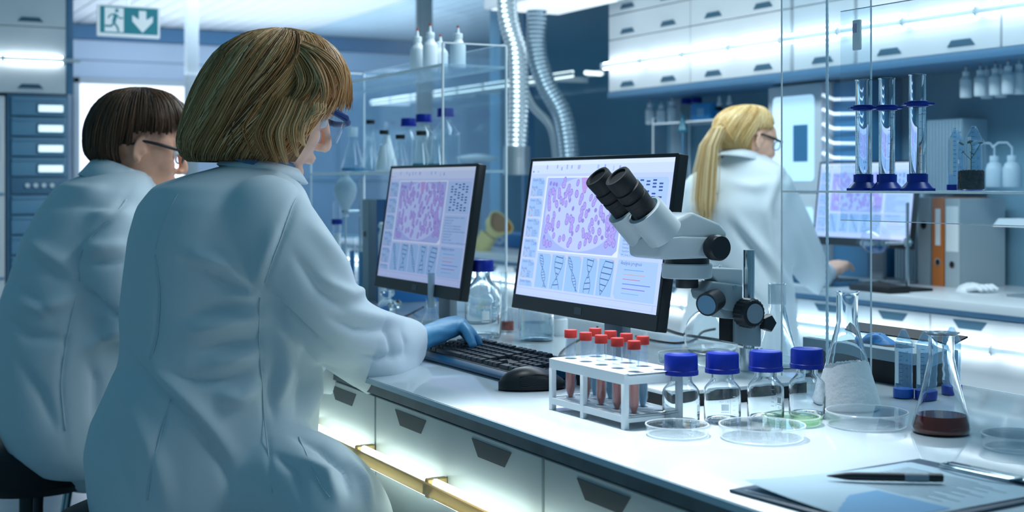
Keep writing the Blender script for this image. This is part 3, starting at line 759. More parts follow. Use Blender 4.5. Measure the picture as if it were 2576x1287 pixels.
# ================================================================== things on the main bench
# --- blue capped bottles, a row running back from the front of the bench
bl = ['small blue capped glass bottle nearest the tube rack', 'small blue capped glass bottle second from the tube rack', 'small blue capped glass bottle third from the tube rack',
      'small blue capped glass bottle beside the powder flask']
for k, (px, py, off) in enumerate(((1713, 1068, 1.2), (1817, 1062, 0.15), (1926, 1056, 2.2), (2030, 1047, 1.6))):
    p = PZ(px, py)
    media_bottle('reagent_bottle', bl[k], (p.x, p.y, BENCH), 0.106, 0.056, M_cap, 'small reagent bottles in a row', printed=(off, 'ml 100', 'S.3'))
p = PZ(2131, 1026)
erlenmeyer('conical glass flask half full of white powder', (p.x, p.y, BENCH), 0.188, 0.106, 0.034, 0.05, M_powder, 0.074, gm=M_glass, powder=True, lip=0.004)
p = PZ(2368, 1088)
t = erlenmeyer('conical glass flask with dark red brown liquid in its base', (p.x, p.y, BENCH), 0.146, 0.085, 0.036, 0.036, M_fluidr, 0.027, gm=M_glass, lip=0.008)
MB().lathe([(0.0245, 0.1445), (0.0262, 0.1455), (0.0262, 0.1468), (0.024, 0.1468)], 40).obj('rim', M_thin, t)
p = PZ(1955, 922)
erlenmeyer('conical glass flask with frosted ground neck behind the blue caps', (p.x, p.y, BENCH), 0.166, 0.088, 0.034, 0.052, gm=M_glass, neckmat=M_frost, lip=0.001)
# flat bottomed flask behind the microscope
p = PZ(1790, 886)
t = thing('boiling_flask', 'flat bottomed glass flask with tall neck behind the microscope', 'flask', (p.x, p.y, BENCH))
o = [(0, 0.001), (0.045, 0.0)] + arc(0.0, 0.036, 0.060, -36, 66, 12) + [(0.020, 0.097), (0.019, 0.11), (0.019, 0.185), (0.022, 0.188)]
MB().lathe(vessel(o, 0.0018, 0.002), 40).obj('glass_body', M_glass, t)
p = PZ(1739, 908, BENCH + 0.027)
petri('wide clear glass dish standing on the microscope base', (p.x + 0.03, p.y - 0.015, BENCH + 0.0275), 0.136, 0.022, gm=M_thin, lid=False, name='glass_dish')
petri('faint clear petri dish in front of the tube rack', tuple(PZ(1703, 1094)), 0.088, 0.016)
petri('largest clear petri dish in front of the row of bottles', tuple(PZ(1917, 1102)), 0.119, 0.020)
petri('petri dish with pale green agar and rim', tuple(PZ(1993, 1066)), 0.086, 0.014, fillm=M_green, lid=False)
petri('clear petri dish in front of the powder flask', tuple(PZ(2180, 1070)), 0.118, 0.022)
petri('clear petri dish at the right edge beside the clipboard', tuple(PZ(2560, 1128)), 0.092, 0.020)
M_tubeb = clear_mat('tube_plastic', (0.86, 0.94, 0.985), (0.9, 0.95, 1), 1.4, 0.1, haze=0.10, hazecol=(0.6, 0.8, 0.95))
for k, (px, py, lb) in enumerate(((2273, 1000, 'upturned clear centrifuge tube on blue cap beside the carton'), (2328, 1004, 'upturned clear centrifuge tube on blue cap, second from the carton'),
                                   (2384, 1008, 'upturned clear centrifuge tube on blue cap behind the red flask'))):
    p = PZ(px, py)
    if k == 2: p = p + Vector((-0.05, 0.06, 0))
    conical_tube('centrifuge_tube', lb, (p.x, p.y, BENCH), 0.115, 0.030, M_bluepl if k else mat('cap_mid_blue', (0.01, 0.10, 0.45), 0.35), M_tubeb, upright=False, group='upturned centrifuge tubes', capw=1.16, caph=0.016, prints=(0.0,))
# --- tube rack with ten red capped tubes
t = thing('tube_rack', 'white plastic test tube rack holding red capped tubes', 'rack', (-1.815, 1.122, BENCH), math.radians(2))
L, W = 0.107, 0.053
def plate(z0, z1, r):
    bm = bmesh.new(); m = MB()
    xs = [-L] + [(-0.0895 + 0.0447 * k) for k in range(5)] + [L]
    m.box((-L, -W, z0), (L, -W + 0.004, z1)); m.box((-L, W - 0.004, z0), (L, W, z1)); m.box((-L, -W + 0.004, z0), (-L + 0.004, W - 0.004, z1)); m.box((L - 0.004, -W + 0.004, z0), (L, W - 0.004, z1))
    # plate with round holes: sectors between each hole and its cell
    for i in range(5):
        for j in (-1, 1):
            cx, cy = -0.0895 + 0.0447 * i, j * 0.0235
            hx, hy = 0.02235, 0.0245 if True else 0
            n = 24; ring = []; sq = []
            for k in range(n):
                a = 2 * PI * k / n; c, s_ = math.cos(a), math.sin(a); f_ = min(hx / abs(c) if abs(c) > 1e-6 else 9, hy / abs(s_) if abs(s_) > 1e-6 else 9)
                ring.append((cx + r * c, cy + r * s_)); sq.append((cx + f_ * c, cy + f_ * s_))
            vs = [(x, y, z1) for x, y in ring] + [(x, y, z1) for x, y in sq] + [(x, y, z1 - 0.003) for x, y in ring] + [(x, y, z1 - 0.003) for x, y in sq]
            fs = []
            for k in range(n):
                k2 = (k + 1) % n
                fs += [(k, n + k, n + k2, k2), (2 * n + k, 2 * n + k2, 3 * n + k2, 3 * n + k), (k, k2, 2 * n + k2, 2 * n + k)]
            m.add(vs, fs)
    bm.free(); return m
M_rackw = mat('rack_plastic', (0.80, 0.86, 0.90), 0.45)
plate(0.066, 0.082, 0.0103).obj('top_plate', M_rackw, t, ang=30)
plate(0.010, 0.020, 0.0080).obj('bottom_plate', M_rackw, t, ang=30)
for x in (-L + 0.004, -0.01, L - 0.004):
    for y in (-W + 0.004, W - 0.004):
        MB().box((x - 0.0045, y - 0.0045, 0.0), (x + 0.0045, y + 0.0045, 0.067), bev=0.001).obj('post', M_rackw, t)
M_tubec = clear_mat('tube_clear', (0.90, 0.93, 0.96), (0.9, 0.95, 1), 1.4, 0.15, haze=0.07, hazecol=(0.75, 0.85, 0.92))
Mrk = TR(-1.815, 1.122, BENCH) @ RZ(math.radians(2))
lev = [0.058, 0.050, 0.052, 0.048, 0.060]
ordn = ['first', 'second', 'third', 'fourth', 'fifth']
for j, y in enumerate((-0.0235, 0.0235)):
    for k in range(5):
        if j == 1 and k == 4: continue
        q = Mrk @ Vector((-0.0895 + 0.0447 * k, y, 0.012))
        if j == 0: lb = 'red capped tube of dark blood, %s from the keyboard end, front row' % ordn[k]
        else: lb = 'red capped tube of pale blue fluid, %s from the keyboard end, back row' % ordn[k]
        conical_tube('sample_tube', lb, tuple(q), 0.116, 0.0165, M_redcap, M_tubec, True, M_blood if j == 0 else mat('liquid_pale_blue', (0.22, 0.48, 0.62), 0.2), 0, lev[k], 'red capped sample tubes in the rack', capw=1.22, caph=0.0135)
        if j == 0:
            th = bpy.data.objects[-1] if False else None
# --- keyboard(s)
def keyboard(label, loc, rotz, grp):
    t = thing('keyboard', label, 'keyboard', loc, rotz, grp)
    w, d = 0.455, 0.156
    tilt = Matrix.Rotation(math.radians(6), 4, 'X')
    prof = [(0, 0.004), (0.0, 0.010), (0.012, 0.016), (d, 0.030), (d + 0.002, 0.026), (d, 0.004)]
    MB().prism([(y, z) for y, z in prof][::-1], -w / 2, w / 2, M=Matrix(((0, 0, 1, 0), (1, 0, 0, -d / 2), (0, 1, 0, 0), (0, 0, 0, 1)))).obj('case', M_kbbase, t)
    MB().prism([(0.014, 0.0162), (0.150, 0.0294), (0.150, 0.0302), (0.014, 0.0172)][::-1] if False else [(0.014, 0.0172), (0.014, 0.0160), (0.150, 0.0290), (0.150, 0.0302)], -w / 2 + 0.006, w / 2 - 0.006, M=Matrix(((0, 0, 1, 0), (1, 0, 0, -d / 2), (0, 1, 0, 0), (0, 0, 0, 1)))).obj('key_bed', M_blackblue, t)
    for x in (-0.2, 0.2):
        for y in (-0.065, 0.065): MB().cyl((x, y, 0.0), (x, y, 0.006), 0.006, n=10).obj('foot', M_black, t)
    u = 0.0187; cache = {}
    def key(x0, row, wk):
        y = -d / 2 + 0.020 + row * 0.0200 + (0.008 if row == 5 else 0)
        zb = 0.0175 + (y + d / 2 - 0.014) * 0.0962
        k_ = round(wk, 2)
        if k_ not in cache:
            a = (wk * u - 0.0022) / 2; b = 0.0082; a2, b2 = a - 0.0022, b - 0.0024
            cache[k_] = MB().add([(-a, -b, 0), (a, -b, 0), (a, b, 0), (-a, b, 0), (-a2, -b2, 0.0075), (a2, -b2, 0.0075), (a2, b2 + 0.001, 0.0072), (-a2, b2 + 0.001, 0.0072)],
                               [(0, 3, 2, 1), (4, 5, 6, 7), (0, 1, 5, 4), (1, 2, 6, 5), (2, 3, 7, 6), (3, 0, 4, 7)]).mesh('key', M_blackblue, smooth=False)
        k = link('key', cache[k_], t, (-w / 2 + 0.012 + (x0 + wk / 2) * u, y + 0.008, zb)); k.rotation_euler = (math.radians(5.5), 0, 0)
    rows = [[1.25, 1.25, 1.25, 6.25, 1.25, 1.25, 1.25, 1.25], [2.25] + [1] * 10 + [2.75], [1.75] + [1] * 11 + [2.25], [1.5] + [1] * 12 + [1.5], [1] * 13 + [2]]
    for r, ks in enumerate(rows):
        x = 0
        for k in ks: key(x, r, k); x += k
        for q in ((0, 1, 2) if r in (0, 3, 4) else ((1,) if r == 1 else ())): key(15.4 + q, r, 1)
        for q in ((0, 2, 3) if r == 0 else (0, 1, 2, 3)): key(18.8 + q, r, 2 if (r == 0 and q == 0) else 1)
    for q in [0] + list(range(2, 6)) + [6.5 + i for i in range(4)] + [11 + i for i in range(4)] + [15.4, 16.4, 17.4]: key(q, 5, 1)
    return t
keyboard('black keyboard with blue front edge under the gloved hand', (-2.42, 1.215, BENCH), math.radians(0.5), 'keyboards on the bench')
keyboard('black keyboard below the smaller left monitor', (-3.22, 1.17, BENCH), math.radians(-1), 'keyboards on the bench')
# --- mouse
t = thing('computer_mouse', 'black computer mouse with ribbed side beside the keyboard', 'mouse', (-2.125, 1.145, BENCH), math.radians(-12))
rings = []
for k in range(19):
    s = k / 18; y = -0.062 + 0.124 * s
    w = 0.033 * (math.sin(PI * min(max(s, 0.0), 1)) ** 0.42) + 0.0005; h = 0.037 * (math.sin(PI * (0.06 + 0.90 * s ** 0.85)) ** 0.75) + 0.001
    ring = [(w * math.cos(a) * (0.92 if math.sin(a) < 0 else 1), y, 0.003 + max(0, math.sin(a)) ** 0.8 * h if math.sin(a) > 0 else 0.003 + math.sin(a) * 0.0028) for a in [2 * PI * q / 28 for q in range(28)]]
    rings.append(ring[::-1])
MB().loft(rings).obj('shell', M_black, t, ang=60)
for k in range(7):
    MB().tube([(0.0318 - 0.0012 * k, -0.03, 0.008 + k * 0.0030), (0.0338 - 0.0012 * k, 0.0, 0.009 + k * 0.0034), (0.031 - 0.0012 * k, 0.035, 0.008 + k * 0.0030)], 0.0006, 6).obj('grip_rib', M_blackm, t)
MB().lathe([(0, -0.003), (0.009, -0.003), (0.009, 0.003), (0, 0.003)], 18, M=TR(0, 0.035, 0.0245) @ Matrix.Rotation(PI / 2, 4, 'Y')).obj('scroll_wheel', M_grey, t)
# --- cables
def cable(label, pts, r, m=M_cable):
    pts = [Vector(p) for p in pts]; path = []
    for i in range(len(pts) - 1):
        p0, p1, p2, p3 = pts[max(i - 1, 0)], pts[i], pts[i + 1], pts[min(i + 2, len(pts) - 1)]
        for k in range(8):
            s = k / 8; path.append(0.5 * ((2 * p1) + (p2 - p0) * s + (2 * p0 - 5 * p1 + 4 * p2 - p3) * s * s + (3 * p1 - p0 - 3 * p2 + p3) * s ** 3))
    path.append(pts[-1]); b = path[0].copy()
    o = MB().tube([p - b for p in path], r, 8).obj('cable', m, None, tuple(b)); return tag(o, label, 'cable')
zc = BENCH + 0.004
cable('thin black cable looping from the large monitor to the mouse', [PZ(1503, 822, 0.935), PZ(1478, 845, zc), PZ(1440, 862, zc), PZ(1412, 885, zc), PZ(1406, 905, zc), PZ(1400, 930, zc)], 0.0022)
cable('black power cable sagging behind the large monitor', [PZ(1648, 815, 0.98), PZ(1680, 830, 0.95), PZ(1720, 842, 0.93), PZ(1775, 850, zc + 0.01), PZ(1840, 860, zc), PZ(1900, 875, zc)], 0.0035)
cable('grey black cable lying flat behind the large monitor', [PZ(1600, 845, zc), PZ(1660, 858, zc), PZ(1710, 862, zc), PZ(1745, 852, zc), PZ(1765, 835, zc), PZ(1800, 828, zc)], 0.003)
cable('thin black cable below the smaller left monitor', [PZ(1065, 772, 0.93), PZ(1040, 785, zc), PZ(1015, 797, zc), PZ(985, 812, zc)], 0.0025)

# --- 500 ml bottle, beaker, cylinders behind the keyboard
p = PZ(1215, 848)
media_bottle('reagent_bottle', 'large empty glass bottle with blue cap between the two monitors', (p.x, p.y, BENCH), 0.183, 0.086, M_cap, None, printed=(0.15, 'ml 500', 'S.3'), cap_h=0.027)
p = PZ(1330, 857)
t = thing('beaker', 'glass beaker of water below the large monitor', 'beaker', (p.x, p.y + 0.02, BENCH)); R = 0.041
o = [(0, 0.001), (R - 0.008, 0)] + arc(R - 0.008, 0.008, 0.008, -80, 0, 5) + [(R, 0.108), (R + 0.003, 0.111)]
MB().lathe(vessel(o, 0.0016, 0.002), 40).obj('glass_body', M_glass, t); MB().lathe(fill(o, 0.042), 40).obj('water', M_water, t)
def plain_tube(name, label, loc, h, d, liquid=None, level=0.02, gm=None, cat='cylinder', foot=True):
    t = thing(name, label, cat, loc); R = d / 2
    o = [(0, 0.001), (R * 0.8, 0.0), (R, 0.004), (R, h - 0.003), (R + 0.0015, h)]
    MB().lathe(vessel(o, 0.0014, 0.003), 28).obj('glass_body', gm or M_thin, t)
    if liquid: MB().lathe(fill(o, level, 0.0016, 0.0032), 28).obj('liquid', liquid, t)
    return t
p = PZ(1277, 834); plain_tube('glass_cylinder', 'tall glass cylinder with a little red liquid behind the beaker', tuple(p), 0.148, 0.034, M_fluidr, 0.026)
p = PZ(1188, 826) + Vector((0.03, 0.06, 0)); plain_tube('glass_cylinder', 'tall empty glass cylinder left of the large blue capped bottle', tuple(p), 0.140, 0.032)
p = PZ(1170, 822)
t = thing('round_flask', 'round glass flask with a little water beside the gloved hand', 'flask', (p.x + 0.02, p.y + 0.06, BENCH))
o = [(0, 0.0), (0.018, 0.0008)] + arc(0, 0.042, 0.0435, -68, 68, 14) + [(0.0135, 0.09), (0.0135, 0.10), (0.016, 0.103)]
MB().lathe(vessel(o, 0.0016, 0.002), 36).obj('glass_body', M_thin, t); MB().lathe(fill(o, 0.028), 36).obj('water', M_water, t)
p = PZ(1085, 838)
t = thing('volumetric_flask', 'narrow necked glass flask with tall tube behind the gloved hand', 'flask', tuple(p))
o = [(0, 0.001), (0.030, 0.0), (0.034, 0.004), (0.014, 0.052), (0.0125, 0.060), (0.0125, 0.083), (0.0138, 0.086)]
MB().lathe(vessel(o, 0.0014, 0.002), 30).obj('glass_body', M_thin, t)
MB().lathe([(0.0082, 0.062), (0.0088, 0.062), (0.0088, 0.146), (0.0082, 0.146), (0.0076, 0.146), (0.0076, 0.062)], 20).obj('inner_tube', M_frost, t)
MB().lathe(fill(o, 0.02), 30).obj('liquid', M_water, t)
p = PZ(1386, 850)
t = thing('plastic_jar', 'small white plastic jar beside the glass beaker', 'jar', (p.x - 0.05, p.y + 0.05, BENCH))
MB().lathe([(0, 0), (0.020, 0), (0.021, 0.002), (0.021, 0.038), (0.017, 0.042), (0.017, 0.048)], 24).obj('jar_body', M_milk, t)
ribbed_cap(0.0195, 0.014, M_milk, t, 0.046, False, 'lid', 24)
# stopcock adaptor lying under the small monitor
p = PZ(975, 782)
t = thing('glass_stopcock', 'bulbous glass stopcock piece below the smaller left monitor', 'glassware', (p.x, p.y, BENCH))
MB().lathe([(0, 0), (0.022, 0.0), (0.028, 0.006), (0.030, 0.016), (0.022, 0.028), (0.012, 0.034), (0.011, 0.040), (0.020, 0.046), (0.022, 0.054), (0.017, 0.060), (0, 0.062)], 24).obj('glass_bulb', M_glass, t)
MB().cyl((0.02, 0.0, 0.016), (0.052, 0.012, 0.024), 0.010, 0.013, 16).obj('side_tap', M_glass, t)

# --- carton of gloves
t = thing('glove_carton', 'low open carton of blue gloves with black sides behind the powder flask', 'box', (-1.97, 1.800, BENCH), 0)
hx, hy, hz = 0.150, 0.053, 0.062
MB().box((-hx, -hy, 0), (hx, hy, hz * 0.66)).obj('lower_sides', M_boxb, t)
MB().box((-hx - 0.001, -hy - 0.001, hz * 0.66), (hx + 0.001, hy + 0.001, hz), bev=0.001, seg=1).obj('upper_sides', M_box, t)
MB().prism([(-0.085, -0.012), (-0.05, -0.026), (0.05, -0.026), (0.085, -0.012), (0.085, 0.012), (0.05, 0.026), (-0.05, 0.026), (-0.085, 0.012)], hz, hz + 0.0008).obj('dispensing_slot', M_boxb, t)
g = MB()
rng = random.Random(11)
rings = []
for k in range(6):
    s = k / 5
    rings.append([((0.040 * (1 - s * 0.8) + rng.uniform(-.006, .006)) * math.cos(a), (0.022 * (1 - s * 0.7) + rng.uniform(-.004, .004)) * math.sin(a), hz + 0.001 + 0.018 * math.sin(s * PI / 2)) for a in [2 * PI * q / 16 for q in range(16)]])
g.loft(rings); g.obj('folded_glove', M_bluepl if False else mat('glove_fold_blue', (0.05, 0.22, 0.5), 0.5), t, ang=70)
MB().box((-hx, -hy, 0), (hx, hy, 0.003), M=TR(0, 0.01, hz + 0.003) @ Matrix.Rotation(math.radians(6), 4, 'X') @ TR(0, hy, 0) if False else TR(-0.02, hy + 0.028, hz + 0.012) @ Matrix.Rotation(math.radians(18), 4, 'X') @ Matrix.Scale(0.36, 4, Vector((0, 1, 0)))).obj('open_flap', M_boxb, t)
MB().box((-0.14, -hy + 0.004, hz + 0.0002), (-0.06, hy - 0.004, hz + 0.0012)).obj('lid_label', M_print, t)

# --- clipboard, paper, pen
cb = Vector((-1.207, 1.140, BENCH)); ca = math.radians(5.5)
t = thing('clipboard', 'navy clipboard lying at the front corner of the bench', 'clipboard', tuple(cb), ca)
MB().box((-0.115, -0.165, 0.0), (0.115, 0.165, 0.004), bev=0.0015).obj('board', M_clip, t)
c = MB().box((-0.06, 0.145, 0.0045), (0.06, 0.162, 0.010), bev=0.002).obj('clip_plate', M_chrome, t)
MB().tube([(-0.055, 0.148, 0.010), (-0.05, 0.128, 0.010), (-0.02, 0.122, 0.011), (0.02, 0.122, 0.011), (0.05, 0.128, 0.010), (0.055, 0.148, 0.010)], 0.0022, 8).obj('clip_wire', M_chrome, c)
t = thing('paper_sheets', 'printed paper sheets with curled corner on the clipboard', 'paper', tuple(cb + Vector((0, 0, 0.0042))), ca)
def sheet(dz, ro, w=0.102, h=0.142, lift=0.0):
    m = MB(); n = 14; vs = []; fs = []
    R = Matrix.Rotation(ro, 3, 'Z')
    for i in range(n + 1):
        for j in range(n + 1):
            x, y = -w + 2 * w * i / n, -h + 2 * h * j / n
            z = dz + lift * max(0, (-(x / w) - (y / h)) * 0.5) ** 2.2
            v = R @ Vector((x, y - 0.012, z)); vs.append(v)
    for i in range(n):
        for j in range(n): fs.append((i * (n + 1) + j, (i + 1) * (n + 1) + j, (i + 1) * (n + 1) + j + 1, i * (n + 1) + j + 1))
    m.add(vs, fs); return m
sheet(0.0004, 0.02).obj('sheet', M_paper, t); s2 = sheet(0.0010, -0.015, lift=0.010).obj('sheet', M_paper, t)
m = MB()
for k in range(16): m.box((-0.08, 0.10 - k * 0.008, 0.00135), (0.03 + 0.05 * ((k * 7) % 5) / 4, 0.1012 - k * 0.008, 0.0015))
m.obj('printed_lines', mat('ink_grey', (0.25, 0.34, 0.40), 0.8), s2)
MB().box((-0.01, -0.148, 0.0014), (0.095, -0.03, 0.0016)).obj('printed_panel', M_paperb, s2)
pa, pb = PZ(2080, 1196, BENCH + 0.013), PZ(2372, 1201, BENCH + 0.013)
pd = (pb - pa); Lp = pd.length
t = thing('pen', 'black pen lying across the papers on the clipboard', 'pen', tuple(pa), math.atan2(pd.y, pd.x))
RY = Matrix.Rotation(PI / 2, 4, 'Y')
MB().lathe([(0, 0), (0.0008, 0.0), (0.0045, 0.022), (0.005, 0.03), (0.0052, Lp - 0.002), (0.0045, Lp), (0, Lp)], 18, M=RY).obj('barrel', M_black, t)
MB().lathe([(0.00525, Lp - 0.045), (0.0056, Lp - 0.044), (0.0056, Lp - 0.018), (0.00525, Lp - 0.017)], 18, M=RY).obj('grip_band', M_grey, t)
# ================================================================== monitors
def screen_picture(w, h, dim=1.0):
    """flat picture in local x (0..w) and z (0..h); y is towards the viewer (-)"""
    m = MB(); layer = [0]
    def C(r, g, b):
        f = lambda c: (c / 255 / 12.92 if c / 255 < 0.04045 else ((c / 255 + 0.055) / 1.055) ** 2.4) * dim
        return (f(r) * 0.94, f(g), f(b) * 1.05)
    def P(u, v, l): return (u * w, -0.0004 - 0.00012 * l, (1 - v) * h)
    def poly(pts, col, l): m.add([P(u, v, l) for u, v in pts], [tuple(range(len(pts)))[::-1]], col=col)
    def rect(u0, v0, u1, v1, col, l): poly([(u0, v0), (u1, v0), (u1, v1), (u0, v1)], col, l)
    def line(u0, v0, u1, v1, wd, col, l):
        ax, ay = u0 * w, v0 * h; bx, by = u1 * w, v1 * h; L = math.hypot(bx - ax, by - ay) or 1e-6
        nx, ny = -(by - ay) / L * wd / 2, (bx - ax) / L * wd / 2
        poly([((ax + nx) / w, (ay + ny) / h), ((bx + nx) / w, (by + ny) / h), ((bx - nx) / w, (by - ny) / h), ((ax - nx) / w, (ay - ny) / h)], col, l)
    def text(s, u, v, size, col, l):
        vs, fs = text_geo(s, size)
        m.add([(u * w + p.x, -0.0004 - 0.00012 * l, (1 - v) * h + p.y) for p in vs], fs, col=col)
    def ell(u, v, a, b, rot, col, l, n=18, wob=0.0, rng=None):
        pts = []
        for k in range(n):
            t_ = 2 * PI * k / n; rr = 1 + (wob * math.sin(3 * t_ + u * 90) if wob else 0)
            x, y = a * rr * math.cos(t_), b * rr * math.sin(t_)
            pts.append((u + (x * math.cos(rot) - y * math.sin(rot)) / w, v + (x * math.sin(rot) + y * math.cos(rot)) / h))
        poly(pts, col, l)
    base = C(190, 205, 252)
    rect(0, 0, 1, 1, base, 0)
    rect(0, 0, 1, 0.03, C(216, 228, 255), 1); rect(0, 0.03, 1, 0.095, C(203, 217, 254), 1)
    rng = random.Random(4)
    for u in (0.12, 0.20, 0.235, 0.275, 0.31, 0.36, 0.37, 0.50, 0.505, 0.55, 0.61, 0.65):
        s_ = rng.uniform(0.008, 0.016); vv = rng.choice((0.03, 0.035, 0.045)); rect(u, vv, u + s_, vv + rng.uniform(0.02, 0.035), C(rng.randint(140, 180), rng.randint(160, 200), 235), 2)
    rect(0.012, 0.072, 0.024, 0.084, C(120, 150, 215), 2); rect(0.05, 0.072, 0.062, 0.084, C(165, 185, 240), 2)
    # sample boxes
    tint = C(158, 190, 240); dk = C(78, 112, 176)
    codes = (('CSF1PO', 'D5S1338', 'D3S1358'), ('D7S820', 'D8S1179', 'D16S539'), ('D18S51', 'D19S433', 'D21S11'), ('D2S1338', 'FGA', 'TH01'), ('TPOX', 'vWA', 'AMEL'))
    for k in range(5):
        v0 = 0.125 + k * 0.152
        poly([(0.015, v0), (0.105, v0), (0.122, v0 + 0.025), (0.122, v0 + 0.138), (0.015, v0 + 0.138)], tint, 1)
        text('Sample No', 0.022, v0 + 0.024, 0.0088, dk, 2); text('1.33%d' % (5 + k), 0.072, v0 + 0.046, 0.0105, dk, 2); text('Results', 0.022, v0 + 0.078, 0.0088, dk, 2)
        for q, cd in enumerate(codes[k]): text(cd, 0.068, v0 + 0.098 + q * 0.017, 0.0062, dk, 2)
        for q in range(3):
            a0 = 2 * PI * q / 3 + 0.4
            for r_ in range(5):
                a, b = a0 + r_ * 0.25, a0 + (r_ + 1) * 0.25
                line(0.038 + 0.0075 / w * math.cos(a), v0 + 0.110 + 0.0075 / h * math.sin(a), 0.038 + 0.0075 / w * math.cos(b), v0 + 0.110 + 0.0075 / h * math.sin(b), 0.0016, C(168, 128, 110) if q else C(205, 130, 90), 2)
    poly([(0.015, 0.885), (0.105, 0.885), (0.122, 0.905), (0.122, 0.932), (0.015, 0.932)], tint, 1); text('Server Status', 0.022, 0.905, 0.0088, dk, 2); text('Online', 0.07, 0.925, 0.0075, C(80, 170, 200), 2)
    # cell picture
    rect(0.132, 0.115, 0.712, 0.665, C(222, 232, 255), 1)
    poly([(0.142, 0.125), (0.702, 0.125), (0.702, 0.62), (0.675, 0.655), (0.142, 0.655)], C(163, 178, 240), 2)
    ell(0.42, 0.385, 0.262 * w, 0.262 * h, 0, C(186, 200, 252), 3, 40)
    cells = []
    for k in range(170):
        u, v = rng.uniform(0.165, 0.68), rng.uniform(0.145, 0.62)
        if any((u - a) ** 2 * 3 + (v - b) ** 2 < 0.0010 for a, b, _ in cells): continue
        cells.append((u, v, rng.random()))
    for u, v, s_ in cells:
        if s_ < 0.25: ell(u, v, 0.0045, 0.0055, rng.uniform(0, 3), C(142, 132, 214), 5); continue
        n_ = 1 if s_ < 0.84 or v > 0.53 else rng.choice((2, 3)); rot = rng.uniform(-0.6, 0.6); du = 0
        uu, vv = u, v
        seq = []
        for q in range(n_):
            seq.append((uu, vv, rng.uniform(0.0048, 0.0068), rng.uniform(0.0062, 0.0088), rot)); uu += 0.010 * math.sin(-rot) + rng.uniform(-.006, .006); vv += 0.030
        for a in seq: ell(a[0], a[1], a[2] * 1.15, a[3] * 1.12, a[4], C(146, 130, 212), 5)
        for a in seq: ell(a[0], a[1], a[2] * 0.80, a[3] * 0.82, a[4], C(174, 162, 236), 6)
        for a in seq: ell(a[0], a[1], a[2] * 0.25, a[3] * 0.3, a[4], C(154, 138, 220), 7)
    poly([(0.40, 0.127), (0.455, 0.127), (0.45, 0.20), (0.425, 0.245), (0.412, 0.20)], C(184, 152, 222), 6)
    # gel and text panels
    poly([(0.725, 0.125), (0.965, 0.125), (0.975, 0.15), (0.975, 0.395), (0.725, 0.395)], C(170, 198, 246), 1)
    for c in range(5):
        for r_ in range(11):
            if (c * 7 + r_ * 5) % 4 == 0: continue
            rect(0.755 + c * 0.040 + 0.004, 0.140 + r_ * 0.022 + (0.007 if c == 2 else 0), 0.782 + c * 0.040, 0.151 + r_ * 0.022 + (0.007 if c == 2 else 0), C(62, 84, 158), 2)
    poly([(0.725, 0.41), (0.97, 0.41), (0.97, 0.655), (0.735, 0.655), (0.715, 0.625)], C(170, 198, 246), 1)
    for q, s_ in enumerate(('Loading analysis data, destination confirmed', 'Scanning Successful', 'Cleaning Log 1%', 'PRO_Group_15.2.0 /analysis/progress', 'PRO_Group_15.2.1 /analysis/progress', 'Exporting Analysis Data, destination Confirmed', 'Scanning Successful', 'Cleaning Log 7%', 'Operation Complete', 'PRO_Group_15.2.4 /analysis/progress, INITIALIZE, Results Positive')):
        text(s_, 0.735, 0.435 + q * 0.0235, 0.0062 if q < 9 else 0.0050, C(84, 112, 178), 2)
    # DNA strips
    for k in range(5):
        u0 = 0.142 + k * 0.1135
        rect(u0, 0.68, u0 + 0.104, 0.93, C(152, 190, 240), 1)
        poly([(u0 + 0.09, 0.68), (u0 + 0.104, 0.68), (u0 + 0.104, 0.70)], C(222, 190, 180), 2)
        tilt_ = (-0.35, 0.05, -0.5, 0.03, 0.22)[k]; amp = (0.014, 0.030, 0.013, 0.022, 0.034)[k]; fr = (2.2, 1.1, 2.1, 1.25, 0.75)[k]; ph = (0.3, 0.9, 0.2, 1.4, 0.8)[k]
        A = []; B = []
        for q in range(25):
            s_ = q / 24; v = 0.688 + 0.236 * s_; uc = u0 + 0.052 - tilt_ * (s_ - 0.5) * 0.16
            A.append((uc + amp * math.sin(ph + fr * PI * s_), v)); B.append((uc - amp * math.sin(ph + fr * PI * s_), v))
        cl = lambda u: min(max(u, u0 + 0.004), u0 + 0.1)
        dkb = C(66, 92, 152)
        for S in (A, B):
            for a, b in zip(S[:-1], S[1:]): line(cl(a[0]), a[1], cl(b[0]), b[1], 0.0013, dkb, 3)
        for q in range(1, 24, 2 if k in (0, 2) else 4): line(cl(A[q][0]), A[q][1] + 0.004, cl(B[q][0]), B[q][1] - 0.004, 0.0012 if k in (0, 2) else 0.0019, dkb, 2)
    # progress panel
    poly([(0.725, 0.675), (0.972, 0.675), (0.972, 0.935), (0.73, 0.935), (0.712, 0.905)], C(166, 196, 246), 1)
    text('Analysis progress', 0.74, 0.705, 0.0105, C(70, 100, 170), 2)
    for q, (c, ln) in enumerate(((C(96, 156, 240), 0.125), (C(205, 160, 165), 0.135), (C(196, 116, 160), 0.11), (C(84, 112, 226), 0.175), (C(138, 88, 190), 0.145), (C(112, 176, 222), 0.11))):
        rect(0.765, 0.735 + q * 0.031, 0.765 + ln, 0.7395 + q * 0.031, c, 2)
    rect(0, 0.945, 1, 0.9475, C(158, 170, 222), 2); rect(0, 0.985, 0.97, 0.9865, C(158, 170, 222), 2); rect(0.968, 0.947, 0.970, 0.9865, C(158, 170, 222), 2)
    return m
